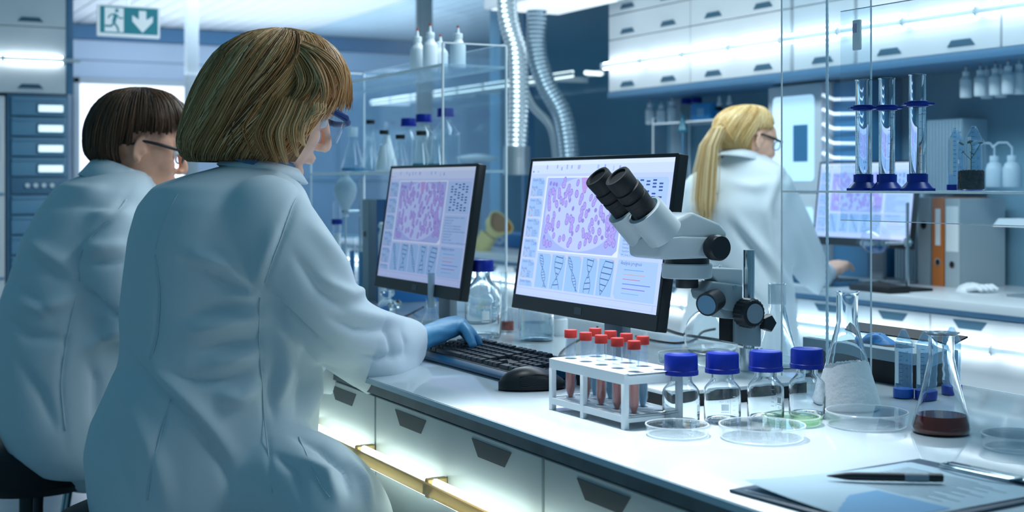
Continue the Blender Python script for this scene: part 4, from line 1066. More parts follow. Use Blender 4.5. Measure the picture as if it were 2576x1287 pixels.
def monitor(label, x0, x1, yb, zb, h, tilt, dim, group):
    w = x1 - x0
    t = thing('monitor', label, 'monitor', ((x0 + x1) / 2, yb + 0.09, BENCH), 0, group)
    M = TR(0, -0.09, zb - BENCH) @ Matrix.Rotation(-math.radians(tilt), 4, 'X')
    pn = MB().box((-w / 2, 0, 0), (w / 2, 0.022, h), bev=0.003).box((-w / 2 + 0.04, 0.020, 0.04), (w / 2 - 0.04, 0.045, h - 0.05), bev=0.01).obj('housing', M_black, t)
    pn.matrix_local = M
    fr = MB(); e = 0.007
    for a, b in (((-w / 2, 0.0), (w / 2, 0.030)), ((-w / 2, h - e), (w / 2, h)), ((-w / 2, 0.030), (-w / 2 + e, h - e)), ((w / 2 - e, 0.030), (w / 2, h - e))):
        fr.box((a[0], -0.003, a[1]), (b[0], 0.0005, b[1]), bev=0.0008, seg=1)
    fr.obj('bezel', M_black, pn)
    MB().box((-0.014, -0.0036, 0.008), (0.014, -0.003, 0.022)).obj('brand_badge', M_edge, pn)
    q = screen_picture(w - 2 * e, h - 0.030 - e, dim).obj('screen', M_scr, pn, smooth=False)
    q.location = (-w / 2 + e, 0.0, 0.030)
    nk = MB().box((-0.035, 0.0, 0.012), (0.035, 0.022, zb - BENCH + 0.15), bev=0.004).obj('neck', M_grey, t)
    nk.location = (0, -0.01, 0)
    MB().box((-0.11, -0.075, 0.0), (0.11, 0.10, 0.012), bev=0.004).obj('foot', M_grey, t)
    return t
monitor('large monitor with cell picture directly behind the microscope', -2.618, -2.056, 1.362, 0.996, 0.325, 8.5, 0.98, 'monitors on the bench')
monitor('smaller looking left monitor with cell picture beside the blue binder', -3.415, -2.882, 1.362, 0.989, 0.325, 8.5, 0.52, 'monitors on the bench')
t = monitor('rear monitor in front of the ponytailed woman', -4.12, -3.60, 3.44, 1.035, 0.315, 7, 1.15, None)

# ================================================================== stereo microscope, side view along the bench
MX = -1.985
t = thing('microscope', 'grey stereo microscope with black eyepieces on a boom stand', 'microscope', (MX, 1.42, BENCH))
def L3(p): return Vector((p[0] - MX, p[1] - 1.42, p[2] - BENCH))
def side(px, py, dx=0.0):                                      # picture point on the plane MX+dx -> local
    return L3(PX(px, py, MX + dx))
def slab(pts, dxc, halfw, m, name, par, bev=0.004, ang=38):
    """side outline extruded across the microscope"""
    yz = [side(px, py, dxc + halfw * 0.6) for px, py in pts]
    n = len(yz); bm = bmesh.new()
    va = [bm.verts.new((dxc - halfw, p.y, p.z)) for p in yz]; vb = [bm.verts.new((dxc + halfw, p.y, p.z)) for p in yz]
    bm.faces.new(va); bm.faces.new(vb[::-1])
    for k in range(n): bm.faces.new((va[k], vb[k], vb[(k + 1) % n], va[(k + 1) % n]))
    bmesh.ops.recalc_face_normals(bm, faces=bm.faces)
    if bev: bmesh.ops.bevel(bm, geom=list(bm.edges), offset=bev, segments=3, affect='EDGES', profile=0.5)
    r = MB(); r.bm(bm); bm.free()
    return r.obj(name, m, par, ang=ang)
MB().box((-0.148, -0.18, 0.0), (0.148, 0.101, 0.020)).obj('base_lower', M_blackm, t)
MB().box((-0.150, -0.182, 0.020), (0.150, 0.103, 0.027), bev=0.002).obj('base_plate', M_micbase, t)
pp = side(1884, 700)                                            # post
MB().cyl((0, pp.y, 0.027), (0, pp.y, 0.068), 0.017, n=28).obj('post_collar', M_chrome, t)
MB().cyl((0, pp.y, 0.068), (0, pp.y, side(1888, 628).z), 0.0100, n=28).obj('post', M_chrome, t)
slab([(1842, 800), (1908, 800), (1908, 872), (1842, 862)], 0, 0.024, M_microd, 'clamp_block', t)
slab([(1830, 795), (1852, 795), (1852, 862), (1830, 858)], 0.0, 0.016, M_blackm, 'rack_strip', t, 0.001)
slab([(1775, 672), (1862, 676), (1862, 720), (1800, 712)], 0, 0.020, M_micro, 'boom_plate', t, 0.003)
slab([(1785, 706), (1862, 716), (1861, 768), (1850, 782), (1822, 780), (1772, 752), (1766, 732)], 0.004, 0.024, M_microd, 'focus_arm', t, 0.004)
slab([(1795, 770), (1850, 776), (1848, 802), (1815, 800)], 0.0, 0.020, M_microd, 'arm_foot', t, 0.003)
for px, py in ((1848, 722), (1814, 737)): 
    q = side(px, py, 0.028); MB().cyl((0.026, q.y, q.z), (0.030, q.y, q.z), 0.004, n=14).obj('screw', M_chrome, t)
a = side(1800, 752, 0.022); b = side(1778, 766, 0.040)
kb = MB().cyl(a, b, 0.0195, 0.0205, 28).obj('focus_knob', M_black, t)
d_ = (Vector(b) - Vector(a)).normalized(); MB().cyl(Vector(b), Vector(b) + d_ * 0.0012, 0.017, n=28).obj('knob_face', M_microb, kb)
q = side(1893, 788, 0.05)
def knob(cx0, cx1, y, z, r, n=20, teeth=0.90):
    m = MB(); n2 = n * 2; rings = []
    for f_, x in ((0.86, cx0), (1, cx0 + 0.003), (1, cx1 - 0.003), (0.88, cx1)):
        rings.append([(x, y + r * f_ * (teeth if k % 2 else 1) * math.cos(2 * PI * k / n2), z + r * f_ * (teeth if k % 2 else 1) * math.sin(2 * PI * k / n2)) for k in range(n2)])
    return m.loft(rings)
kb = knob(0.024, 0.054, q.y, q.z, 0.0265, 22, 0.95).obj('tension_knob', M_black, t)
MB().cyl((0.054, q.y + 0.002, q.z), (0.0552, q.y + 0.002, q.z), 0.0175, n=28).obj('knob_face', M_grey, kb)
q2 = side(1932, 812, 0.03); knob(0.018, 0.036, q2.y, q2.z, 0.0165, 5, 0.82).obj('lock_knob', M_black, t)
# head
c = side(1728, 680)
MB().lathe([(0, c.z - 0.013), (0.042, c.z - 0.013), (0.044, c.z - 0.011), (0.044, c.z + 0.011), (0.042, c.z + 0.013), (0, c.z + 0.013)], 40, M=TR(0, c.y, 0)).obj('head_ring', M_micro, t)
MB().lathe([(0, c.z + 0.013), (0.039, c.z + 0.013), (0.039, c.z + 0.025), (0, c.z + 0.025)], 40, M=TR(0, c.y, 0)).obj('rotation_collar', M_black, t)
MB().lathe([(0, c.z - 0.030), (0.019, c.z - 0.030), (0.020, c.z - 0.028), (0.020, c.z - 0.013), (0, c.z - 0.013)], 28, M=TR(0, c.y, 0)).obj('objective', M_black, t)
hb = slab([(1637, 598), (1700, 592), (1815, 596), (1812, 636), (1800, 647), (1655, 652), (1640, 646)], 0, 0.046, M_micro, 'head_body', t, 0.005)
slab([(1640, 600), (1676, 560), (1728, 532), (1798, 562), (1815, 582), (1815, 598)], 0, 0.044, M_micro, 'prism_housing', t, 0.006)
q = side(1797, 622, 0.05); MB().lathe([(0, 0), (0.021, 0), (0.0225, 0.003), (0.0225, 0.020), (0.020, 0.024), (0, 0.024)], 32, M=TR(0.046, q.y, q.z) @ Matrix.Rotation(PI / 2, 4, 'Y')).obj('zoom_knob', M_black, t)
for s, dx in (('near', 0.0325), ('far', -0.0325)):
    p0 = side(1690, 585, 0.0325); p1 = side(1622, 528, 0.0325); p2 = side(1551, 442, 0.0325)
    ax = (p2 - p1).normalized()
    def at(v): return Vector((dx, v.y, v.z))
    p0 = p1 - ax * 0.058
    sl = MB().cyl(at(p0), at(p1), 0.0335, 0.0330, 32).obj('eyepiece_sleeve', M_micro, t)
    T = TR(*at(p1)) @ (ax).to_track_quat('Z', 'Y').to_matrix().to_4x4()
    Le = (p2 - p1).length
    MB().lathe([(0, 0), (0.0225, 0), (0.0225, 0.020), (0.0235, 0.021), (0.0235, 0.030), (0.0205, 0.031), (0.0205, 0.034), (0.0238, 0.036), (0.0240, Le * 0.62), (0.0215, Le * 0.64), (0.0225, Le * 0.70), (0.0236, Le - 0.004), (0.0225, Le), (0.018, Le), (0.017, Le - 0.004), (0, Le - 0.005)], 36, M=T).obj('eyepiece', M_blackm, t)
    MB().cyl(T @ Vector((0, 0, -0.001)), T @ Vector((0, 0, 0.002)), 0.0275, n=32).obj('eyepiece_ring', M_chrome, t)

# ================================================================== right clear shelf unit over the bench
acrylic_unit('clear acrylic shelf unit holding the measuring cylinders on the bench', -1.915, 0.15, 1.530, 1.735, BENCH, (1.2505,), 1.78, back=(1.662, 1.197, 1.572), thick=0.0035, edge=0.0012)
t = thing('support_rod', 'ridged clear rod standing at the end of the acrylic shelf', 'rod', (-1.924, 1.640, BENCH))
m = MB(); pr = []
for k in range(160): pr.append((0.0030 if k % 2 else 0.0023, k * 0.0055))
MB().lathe([(0, 0)] + pr + [(0, pr[-1][1])], 12).obj('rod', M_acedge, t)
MB().cyl((0, 0, 0), (0, 0, 0.003), 0.005, n=20).obj('rod_foot', M_acedge, t)
t = thing('sample_pouch', 'small clear plastic pouch taped to the upper acrylic panel', 'pouch', tuple(PY(2156, 88, 1.652)))
MB().box((-0.010, -0.003, -0.027), (0.010, 0.003, 0.027), bev=0.0025).obj('pouch', M_milk, t)
MB().box((-0.0065, -0.0042, 0.004), (0.002, -0.0032, 0.020)).obj('label', mat('pouch_label', (0.45, 0.42, 0.6), 0.6), t)
cyl_l = ['tall measuring cylinder with blue collar nearest the shelf end', 'tall measuring cylinder with blue collar in the middle', 'tall measuring cylinder with blue collar nearest the plant jar']
M_cylg = M_glass
for k, px in enumerate((2172, 2231, 2308)):
    p = PY(px, 470, 1.60 + (0.012 if k == 1 else 0)); p.z = 1.2506
    t = thing('measuring_cylinder', cyl_l[k], 'cylinder', tuple(p), 0, 'measuring cylinders on the clear shelf')
    hx = [(0.0315 * math.cos(PI / 3 * q + 0.3), 0.0315 * math.sin(PI / 3 * q + 0.3)) for q in range(6)]
    fb = MB().prism(hx, 0, 0.004).lathe([(0.026, 0.004), (0.017, 0.014), (0.0165, 0.014), (0, 0.014)], 32).obj('foot', M_bluepl, t)
    MB().lathe([(0.0135, 0.012), (0.0165, 0.012), (0.0165, 0.027), (0.0135, 0.027)], 32).obj('foot_socket', M_bluepl, t)
    H_ = 0.188; o = [(0, 0.014), (0.013, 0.014), (0.0133, 0.018), (0.0133, H_ - 0.003), (0.0145, H_)]
    MB().lathe(vessel(o, 0.0013, 0.003), 32).obj('glass_tube', M_cylg, t)
    hz_ = H_ * (0.735 if k == 0 else (0.735 if k == 2 else 0.725))
    MB().prism([((0.0275) * math.cos(PI / 3 * q + 0.5), 0.0275 * math.sin(PI / 3 * q + 0.5)) for q in range(6)], hz_, hz_ + 0.003).obj('bumper_collar', M_bluepl, t)
    MB().lathe([(0.0136, hz_ - 0.003), (0.0175, hz_ - 0.002), (0.0175, hz_ + 0.006), (0.0136, hz_ + 0.007)], 28).obj('collar_ring', M_bluepl, t)
    q = MB(); ac = toward_cam(p) + (-0.6 if k == 0 else 0.7)
    for g in range(42):
        z = 0.034 + g * 0.0022; lw = 0.55 if g % 10 == 0 else (0.4 if g % 5 == 0 else 0.25)
        curved(q, 0.01365, ac - lw, ac + lw * 0.3, z, z + 0.0005, 4)
    curved_text(q, '50ml', 0.0062, 0.01365, ac + (0.2 if k else 0.0), hz_ - 0.011); curved_text(q, 'Ex20\u00b0C', 0.0042, 0.01365, ac + (0.2 if k else 0.0), hz_ - 0.016)
    curved_text(q, '10', 0.006, 0.01365, ac + 0.75, 0.046); curved_text(q, '5', 0.006, 0.01365, ac + 0.75, 0.036)
    q.obj('printed_scale', M_printb, t, smooth=False)
p = PY(2443, 470, 1.60); p.z = 1.2506
t = thing('plant_jar', 'glass jar with dark soil and a small seedling on the clear shelf', 'jar', tuple(p))
o = [(0, 0.001), (0.019, 0.0), (0.0215, 0.003), (0.0215, 0.072), (0.0195, 0.078), (0.0185, 0.080)]
MB().lathe(vessel(o, 0.0012, 0.002), 36).obj('glass_body', M_thin, t)
MB().lathe(fill(o, 0.031), 36).obj('soil', M_soil, t)
g = MB(); rng = random.Random(9)
for k in range(90):
    a_, r_ = rng.uniform(0, 2 * PI), rng.uniform(0.0, 0.018); s_ = rng.uniform(0.0012, 0.0022)
    g.lathe([(0, -s_), (s_, 0), (0, s_)], 5, M=TR(r_ * math.cos(a_), r_ * math.sin(a_), 0.031))
so = g.obj('soil_crumbs', M_soil, t); so['kind'] = 'stuff'
st = MB().tube([(0.0, 0, 0.031), (-0.001, 0.001, 0.045), (0.002, -0.002, 0.056), (0.0, 0.002, 0.066), (-0.006, 0.004, 0.076)], 0.0006, 6).tube([(0.001, -0.001, 0.05), (0.007, 0.004, 0.062), (0.010, 0.010, 0.074)], 0.0005, 6).tube([(0.0, 0, 0.048), (-0.006, -0.004, 0.055), (-0.009, -0.009, 0.062)], 0.0005, 6).obj('stem', M_leaf, t)
for (x, y, z), s_ in (((-0.006, 0.004, 0.076), 0.006), ((0.010, 0.010, 0.074), 0.005), ((-0.010, -0.010, 0.073), 0.0055), ((0.004, -0.002, 0.058), 0.006), ((-0.009, -0.008, 0.060), 0.004), ((0.008, 0.0, 0.057), 0.005), ((-0.004, -0.012, 0.076), 0.006)):
    lf = MB().lathe([(0, -0.0006), (s_ * 0.8, 0), (0, 0.0006)], 10).obj('leaf', M_leaf, t); lf.location = (x, y, z); lf.rotation_euler = (rng.uniform(-0.9, 0.9), rng.uniform(-0.9, 0.9), 0)
for px, lb in ((2404, 'upturned conical tube on blue cap left of the plant jar'), (2450, 'upturned conical tube right behind the plant jar')):
    p = PY(px, 470, 1.632 if px < 2420 else 1.645); p.z = 1.2506
    conical_tube('centrifuge_tube', lb, tuple(p), 0.098 if px < 2420 else 0.102, 0.0245, M_bluepl, M_tubeb, upright=False, group='upturned tubes on the clear shelf', capw=1.14, caph=0.010, prints=(0.2,))

# ================================================================== clear shelf unit further left on the bench
acrylic_unit('clear acrylic shelf unit crowded with flasks left of the monitors', -4.62, -3.50, 1.600, 1.800, BENCH, (1.303, 1.602), 1.66, back=(1.798, 1.303, 1.665), thick=0.008, edge=0.004)
def on(px, Y, Z): 
    p = PY(px, 470, Y); return (p.x, p.y, Z)
S2, S1 = 1.6025, 1.3035
for k, (px, Y, h, lb) in enumerate(((1050, 1.69, 0.142, 'white dropper bottle with red tip, leftmost on the top shelf'), (1082, 1.70, 0.150, 'tallest white dropper bottle with red tip on the top shelf'),
                                (1108, 1.745, 0.120, 'shorter white dropper bottle with red tip beside the tallest one'), (1152, 1.72, 0.128, 'white dropper bottle standing alone at the right of the top shelf'))):
    dropper_bottle(lb, on(px, Y, S2), h, 0.046, 'dropper bottles on the top clear shelf')
MB().cyl((0, 0, 0), (0, 0, 0.0), 0.01) if False else None
G2 = M_thin
erlenmeyer('tall conical flask with a little blue liquid on the shelf', on(888, 1.66, S1), 0.155, 0.085, 0.030, 0.045, M_fluidb, 0.014, gm=G2, neckmat=M_frost, seg=32)
erlenmeyer('clear conical flask with stopper beside the blue liquid flask', on(929, 1.725, S1), 0.120, 0.070, 0.024, 0.03, M_water, 0.012, gm=G2, seg=32)
def cap_flask(label, px, Y, h, d, dn, liquid=None, level=0.02, gm=None):
    t = erlenmeyer(label, on(px, Y, S1), h - 0.008, d, dn, h * 0.16, liquid, level, gm=gm or G2, name='capped_flask', seg=32, group='black capped flasks on the shelf')
    MB().lathe([(0, h - 0.013), (dn / 2 + 0.003, h - 0.013), (dn / 2 + 0.003, h), (dn / 2 + 0.001, h + 0.001), (0, h + 0.001)], 28).obj('screw_cap', M_blackcap, t)
cap_flask('tall black capped glass flask at the back of the shelf', 932, 1.76, 0.182, 0.075, 0.024)
cap_flask('black capped flask filled with white powder', 966, 1.68, 0.134, 0.062, 0.024, M_powder, 0.085)
cap_flask('black capped flask with red liquid in its base', 1007, 1.67, 0.114, 0.062, 0.024, mat('liquid_bright_red', (0.45, 0.03, 0.01), 0.1), 0.016)
cap_flask('black capped flask with teal liquid in its base', 1060, 1.67, 0.120, 0.066, 0.026, M_fluidt, 0.022)
erlenmeyer('open conical flask with teal liquid at the right of the shelf', on(1100, 1.675, S1), 0.10, 0.066, 0.028, 0.02, M_fluidt, 0.020, gm=G2, seg=32)
erlenmeyer('conical flask full of white powder at the back of the shelf', on(975, 1.765, S1), 0.17, 0.08, 0.022, 0.05, M_powder, 0.125, gm=G2, seg=32)
for k, (px, Y, h, lb) in enumerate(((1028, 1.745, 0.172, 'clear bottle with blue cap, left of the three on the shelf'), (1066, 1.745, 0.180, 'clear bottle with blue cap, middle of the three on the shelf'), (1121, 1.73, 0.188, 'clear bottle with blue cap, right of the three on the shelf'))):
    media_bottle('reagent_bottle', lb, on(px, Y, S1), h, 0.080 if k < 2 else 0.090, M_cap, 'blue capped bottles on the clear shelf', gm=G2, cap_h=0.026, seg=32)
# separating funnel and burettes on a stand below the shelf
q = on(893, 1.70, BENCH)
t = thing('retort_stand', 'thin steel retort stand under the clear shelf beside the binders', 'stand', q)
MB().box((-0.07, -0.05, 0), (0.07, 0.05, 0.012), bev=0.003).obj('base', M_grey, t)
MB().cyl((0, 0.02, 0.012), (0, 0.02, 0.385), 0.005, n=14).obj('rod', M_chrome, t)
MB().cyl((0, 0.02, 0.27), (0.0, -0.035, 0.27), 0.004, n=10).lathe([(0.009, -0.004), (0.012, -0.004), (0.012, 0.004), (0.009, 0.004), (0.009, -0.004)], 24, M=TR(0.0, -0.035, 0.268)).obj('ring_clamp', M_chrome, t)
t = thing('separating_funnel', 'pear shaped glass separating funnel with long stem under the shelf', 'funnel', (q[0], q[1] - 0.035, BENCH + 0.0))
o = [(0.0035, 0.02), (0.0038, 0.02), (0.0038, 0.245), (0.006, 0.262), (0.012, 0.275), (0.034, 0.315), (0.040, 0.340), (0.036, 0.362), (0.022, 0.380), (0.014, 0.388), (0.014, 0.396)]
MB().lathe(o + [(r - 0.0012, z) for r, z in reversed(o)], 30).obj('glass_bulb', M_frost, t)
MB().cyl((-0.02, 0, 0.255), (0.02, 0, 0.255), 0.005, n=14).obj('stopcock', M_milk, t)
MB().lathe([(0.002, 0.001), (0.026, 0.001), (0.028, 0.004), (0.028, 0.006), (0.002, 0.02)], 24).obj('catch_cup', M_thin, t)
for px, Y, lb in ((848, 1.67, 'thin glass burette with blue collar left of the funnel'), ):
    q = on(px, Y, BENCH); t = thing('burette', lb, 'burette', q)
    MB().lathe(vessel([(0, 0.0), (0.014, 0), (0.014, 0.30), (0.015, 0.302)], 0.0015), 20).obj('glass_tube', G2, t); MB().lathe([(0.0141, 0.222), (0.020, 0.222), (0.020, 0.240), (0.0141, 0.240)], 20).obj('blue_collar', M_bluepl, t)
    MB().lathe([(0, 0.0015), (0.0122, 0.0015), (0.0122, 0.19), (0, 0.19)], 18).obj('white_filling', M_milk, t)
for k, (px, lb) in enumerate(((886, 'short glass tube with blue fluid, left of the pair by the binders'), (908, 'short glass tube with blue fluid, right of the pair by the binders'))):
    plain_tube('test_tube', lb, on(px, 1.60, BENCH), 0.19, 0.020, mat('liquid_azure', (0.05, 0.33, 0.62), 0.1), 0.145, cat='tube')
# binders beside the small monitor
def binder(label, loc, w, d, h, m, rotz=0.0, hole=True, lab=None, group=None, hz=0.11):
    t = thing('binder', label, 'binder', loc, rotz, group)
    c = 0.003
    MB().box((-w / 2, 0, 0), (-w / 2 + c, d, h), bev=0.001, seg=1).box((w / 2 - c, 0, 0), (w / 2, d, h), bev=0.001, seg=1).box((-w / 2, -0.001, 0), (w / 2, c, h), bev=0.001, seg=1).obj('cover', m, t)
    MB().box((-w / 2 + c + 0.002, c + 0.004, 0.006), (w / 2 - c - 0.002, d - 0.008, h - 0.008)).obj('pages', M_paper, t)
    if hole:
        MB().lathe([(0.0, -0.0006), (0.0115, -0.0006), (0.0115, 0.0), (0.0, 0.0)], 20, M=TR(0, -0.0016, hz) @ Matrix.Rotation(PI / 2, 4, 'X')).obj('finger_hole', M_black, t)
        MB().lathe([(0.0112, -0.001), (0.014, -0.001), (0.014, 0.001), (0.0112, 0.001)], 24, M=TR(0, -0.002, hz) @ Matrix.Rotation(PI / 2, 4, 'X')).obj('hole_ring', M_chrome, t)
    if lab: MB().box((-lab[0], -0.0022, lab[1]), (lab[0], -0.0012, lab[2])).obj('spine_label', M_print, t)
    return t
p = on(920, 1.585, BENCH); binder('grey ring binder standing left of the blue binder', (p[0], p[1], BENCH), 0.055, 0.2, 0.315, M_bgrey, 0, hz=0.205, group='binders by the left monitor')
p = on(951, 1.575, BENCH); binder('blue ring binder standing beside the smaller left monitor', (p[0] + 0.02, p[1], BENCH), 0.062, 0.2, 0.315, M_bblue, 0, hz=0.205, group='binders by the left monitor')
p = on(962, 1.50, BENCH); t = thing('glass_vial', 'small white topped glass vial beside the blue binder', 'vial', p)
MB().lathe([(0, 0), (0.012, 0), (0.012, 0.215), (0.008, 0.225), (0.008, 0.235), (0.013, 0.238), (0.013, 0.245), (0, 0.245)], 20).obj('vial_body', M_frost, t); MB().lathe([(0.0, 0.2452), (0.011, 0.2452), (0.009, 0.252), (0, 0.252)], 20).obj('stopper', M_milk, t)
# ================================================================== things on and over the rear counter
# incubator with lit window
t = thing('incubator', 'white incubator with lit window behind the ponytailed woman', 'incubator', (-4.455, 3.62, BENCH))
MB().box((-0.17, 0.02, 0), (0.17, 0.225, 0.775), bev=0.006).obj('body', M_white, t)
def rr(w, h, r, n=5):
    pts = []
    for cx, cy, a0 in ((w - r, h - r, 0), (-w + r, h - r, 90), (-w + r, -h + r, 180), (w - r, -h + r, 270)):
        pts += [(cx + r * math.cos(math.radians(a0 + 90 * k / n)), cy + r * math.sin(math.radians(a0 + 90 * k / n))) for k in range(n + 1)]
    return pts
RX90 = Matrix.Rotation(PI / 2, 4, 'X')
d = MB().box((-0.168, 0.0, 0.335), (0.168, 0.02, 0.77), bev=0.006).obj('upper_door', M_white, t)
MB().prism(rr(0.130, 0.175, 0.02), 0.0, 0.004, M=TR(0, 0.0, 0.550) @ RX90).obj('window', M_oveni, d)
MB().prism(rr(0.045, 0.075, 0.004), 0.0, 0.002, M=TR(0.05, -0.0045, 0.53) @ RX90).obj('window_reflection', M_ovend, d)  # dark panel painted as a reflection on the window
d2 = MB().box((-0.168, 0.0, 0.01), (0.168, 0.02, 0.325), bev=0.006).obj('lower_door', M_white, t)
MB().prism(rr(0.125, 0.10, 0.02), 0.0, 0.004, M=TR(0, 0.0, 0.17) @ RX90).obj('window', M_oveni, d2)
# tall device with lit shelves
t = thing('lit_shelf_device', 'dark blue cabinet with glowing shelf edges beside the incubator', 'cabinet', (-4.17, 3.62, BENCH))
MB().box((-0.10, 0.05, 0), (0.10, 0.225, 0.77), bev=0.004).obj('body', M_ovend, t)
for k in range(8):
    z = 0.70 - k * 0.058
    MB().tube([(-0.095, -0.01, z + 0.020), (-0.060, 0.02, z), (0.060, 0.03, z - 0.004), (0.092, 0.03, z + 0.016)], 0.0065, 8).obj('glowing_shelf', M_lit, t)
# rear monitor keyboard and cable tangle
t = thing('keyboard', 'small dark keyboard below the rear monitor', 'keyboard', (-3.92, 3.30, BENCH))
MB().box((-0.17, -0.06, 0), (0.17, 0.06, 0.018), bev=0.004).obj('case', M_kbbase, t)
_k = MB().box((-0.0078, -0.0075, 0), (0.0078, 0.0075, 0.006), bev=0.001, seg=1).mesh('key', M_blackblue)
for r_ in range(5):
    for c_ in range(17): link('key', _k, t, (-0.152 + c_ * 0.019, -0.042 + r_ * 0.021, 0.0178))
t = thing('power_adapter', 'flat black power adapter on the rear counter', 'adapter', (-3.53, 3.235, BENCH))
MB().box((-0.10, -0.05, 0), (0.10, 0.05, 0.024), bev=0.008).obj('case', M_blackm, t)
MB().tube([(-0.1, 0, 0.012), (-0.16, 0.03, 0.012), (-0.2, 0.1, 0.012), (-0.22, 0.16, 0.012), (-0.24, 0.22, 0.012), (0.10, 0.04, 0.012)], 0.004, 8).obj('lead', M_cable, t)
# binders
def onc(px, Y, Z=BENCH):
    p = PY(px, 470, Y); return (p.x, p.y, Z)
p = onc(2325, 3.60); binder('dark grey ring binder left of the orange binder', p, 0.060, 0.22, 0.315, M_bgrey, hz=0.215, group='binders on the rear counter')
p = onc(2360, 3.60); binder('orange ring binder on the rear counter', p, 0.056, 0.22, 0.315, M_orange, hz=0.085, lab=(0.012, 0.145, 0.275), group='binders on the rear counter')
p = onc(2396, 3.60); binder('pale grey ring binder with large white spine label', p, 0.070, 0.22, 0.312, mat('binder_pale', (0.42, 0.50, 0.54), 0.6), hz=0.08, lab=(0.029, 0.125, 0.285), group='binders on the rear counter')
# clamp stand with blue flask
p = onc(2283, 3.36)
t = thing('clamp_stand', 'thin steel clamp stand in front of the binders', 'stand', p)
MB().box((-0.07, -0.05, 0), (0.07, 0.05, 0.010), bev=0.003).obj('base', M_blackm, t); MB().cyl((0, 0, 0.01), (0, 0, 0.30), 0.006, n=14).obj('rod', M_chrome, t)
MB().cyl((0.02, 0, 0.165), (-0.11, 0.0, 0.155), 0.006, n=12).cyl((0, 0, 0.15), (0, 0, 0.178), 0.012, n=14).obj('clamp_arm', M_chrome, t)
t = thing('round_flask', 'round flask with blue liquid held by the clamp stand', 'flask', (p[0] - 0.155, p[1], BENCH + 0.118))
o = [(0, 0.0), (0.018, 0.001)] + arc(0, 0.05, 0.052, -68, 66, 14) + [(0.020, 0.105), (0.020, 0.17), (0.023, 0.172)]
MB().lathe(vessel(o, 0.0016, 0.002), 32).obj('glass_body', M_thin, t); MB().lathe(fill(o, 0.036), 32).obj('liquid', mat('liquid_cobalt', (0.01, 0.16, 0.45), 0.1), t)
MB().lathe([(0.054, 0.030), (0.056, 0.030), (0.056, 0.044), (0.054, 0.044), (0.054, 0.030)], 32).obj('clamp_ring', M_chrome, t)
# crumpled white glove
def lump(name, label, cat, loc, rx, ry, rz, m, seed, n=26):
    rng = random.Random(seed); mb = MB(); rings = []
    ph = [(rng.uniform(0, 6), rng.uniform(0, 6), rng.randint(2, 5), rng.uniform(.06, .16)) for _ in range(5)]
    for i in range(11):
        e = PI / 2 * (1 - i / 10.0); ring = []
        for k in range(n):
            a = 2 * PI * k / n; f_ = 1 + sum(c[3] * math.sin(c[2] * a + c[0]) * math.cos(2 * e + c[1]) for c in ph)
            ring.append((rx * math.cos(e) * f_ * math.cos(a) if i else 0.0005 * math.cos(a), ry * math.cos(e) * f_ * math.sin(a) if i else 0.0005 * math.sin(a), rz * math.sin(e) * (1 + 0.25 * math.sin(3 * a + ph[0][0]) * math.cos(e))))
        rings.append(ring[::-1])
    t = thing(name, label, cat, loc); mb.loft(rings[::-1] if False else rings); mb.obj('cuff_and_palm', m, t, ang=80)
    return t
p = PZ(2445, 733)
t = lump('white_glove', 'crumpled white glove lying on the rear counter', 'glove', (p.x, p.y, BENCH), 0.055, 0.045, 0.030, M_milk, 4)
for k in range(4): MB().tube([(0.02, 0.02 - 0.02 * k, 0.012), (0.06, 0.03 - 0.022 * k, 0.020), (0.082, 0.035 - 0.024 * k, 0.010)], [0.010, 0.010, 0.006], 10).obj('finger', M_milk, t)
# clear shelf units on the rear counter
acrylic_unit('clear shelf unit with white bottles on the rear counter at the right', -3.16, -2.45, 3.56, 3.80, BENCH, (1.252, 1.566), 1.60, thick=0.008, edge=0.004)
for k, (px, Y, h, lb) in enumerate(((2430, 3.64, 0.115, 'leftmost white dropper bottle on the rear right shelf'), (2466, 3.62, 0.112, 'second white dropper bottle on the rear right shelf'), (2482, 3.74, 0.128, 'tall white dropper bottle at the back of the rear right shelf'),
                                (2504, 3.63, 0.115, 'third white dropper bottle in the front row of the rear right shelf'), (2517, 3.74, 0.125, 'white dropper bottle behind the third one on the rear right shelf'), (2536, 3.62, 0.118, 'fourth white dropper bottle in the front row of the rear right shelf'),
                                (2564, 3.66, 0.128, 'white dropper bottle at the right edge of the picture'))):
    dropper_bottle(lb, onc(px, Y, 1.5665), h, 0.042, 'dropper bottles on the rear right shelf', bm=mat('milky_plastic_dim', (0.84, 0.90, 0.94), 0.4))
for k, (px, lb) in enumerate(((2502, 'translucent wash bottle with bent spout, left of the pair'), (2546, 'translucent wash bottle with bent spout, right of the pair'))):
    p = onc(px, 3.66, 1.2525)
    t = thing('wash_bottle', lb, 'bottle', p, 0, 'wash bottles on the rear shelf'); M_w = mat('wash_plastic', (0.58, 0.74, 0.84), 0.4)
    MB().lathe([(0, 0), (0.029, 0), (0.031, 0.003), (0.031, 0.062), (0.024, 0.080), (0.014, 0.088), (0, 0.088)], 26).obj('bottle_body', M_w, t)
    ribbed_cap(0.0165, 0.020, M_w, t, 0.088, False, 'screw_cap', 20)
    MB().tube([(0, 0, 0.108), (0, 0, 0.135), (-0.012, -0.01, 0.152), (-0.032, -0.03, 0.152), (-0.045, -0.045, 0.135)], 0.0035, 8).obj('spout', M_w, t)
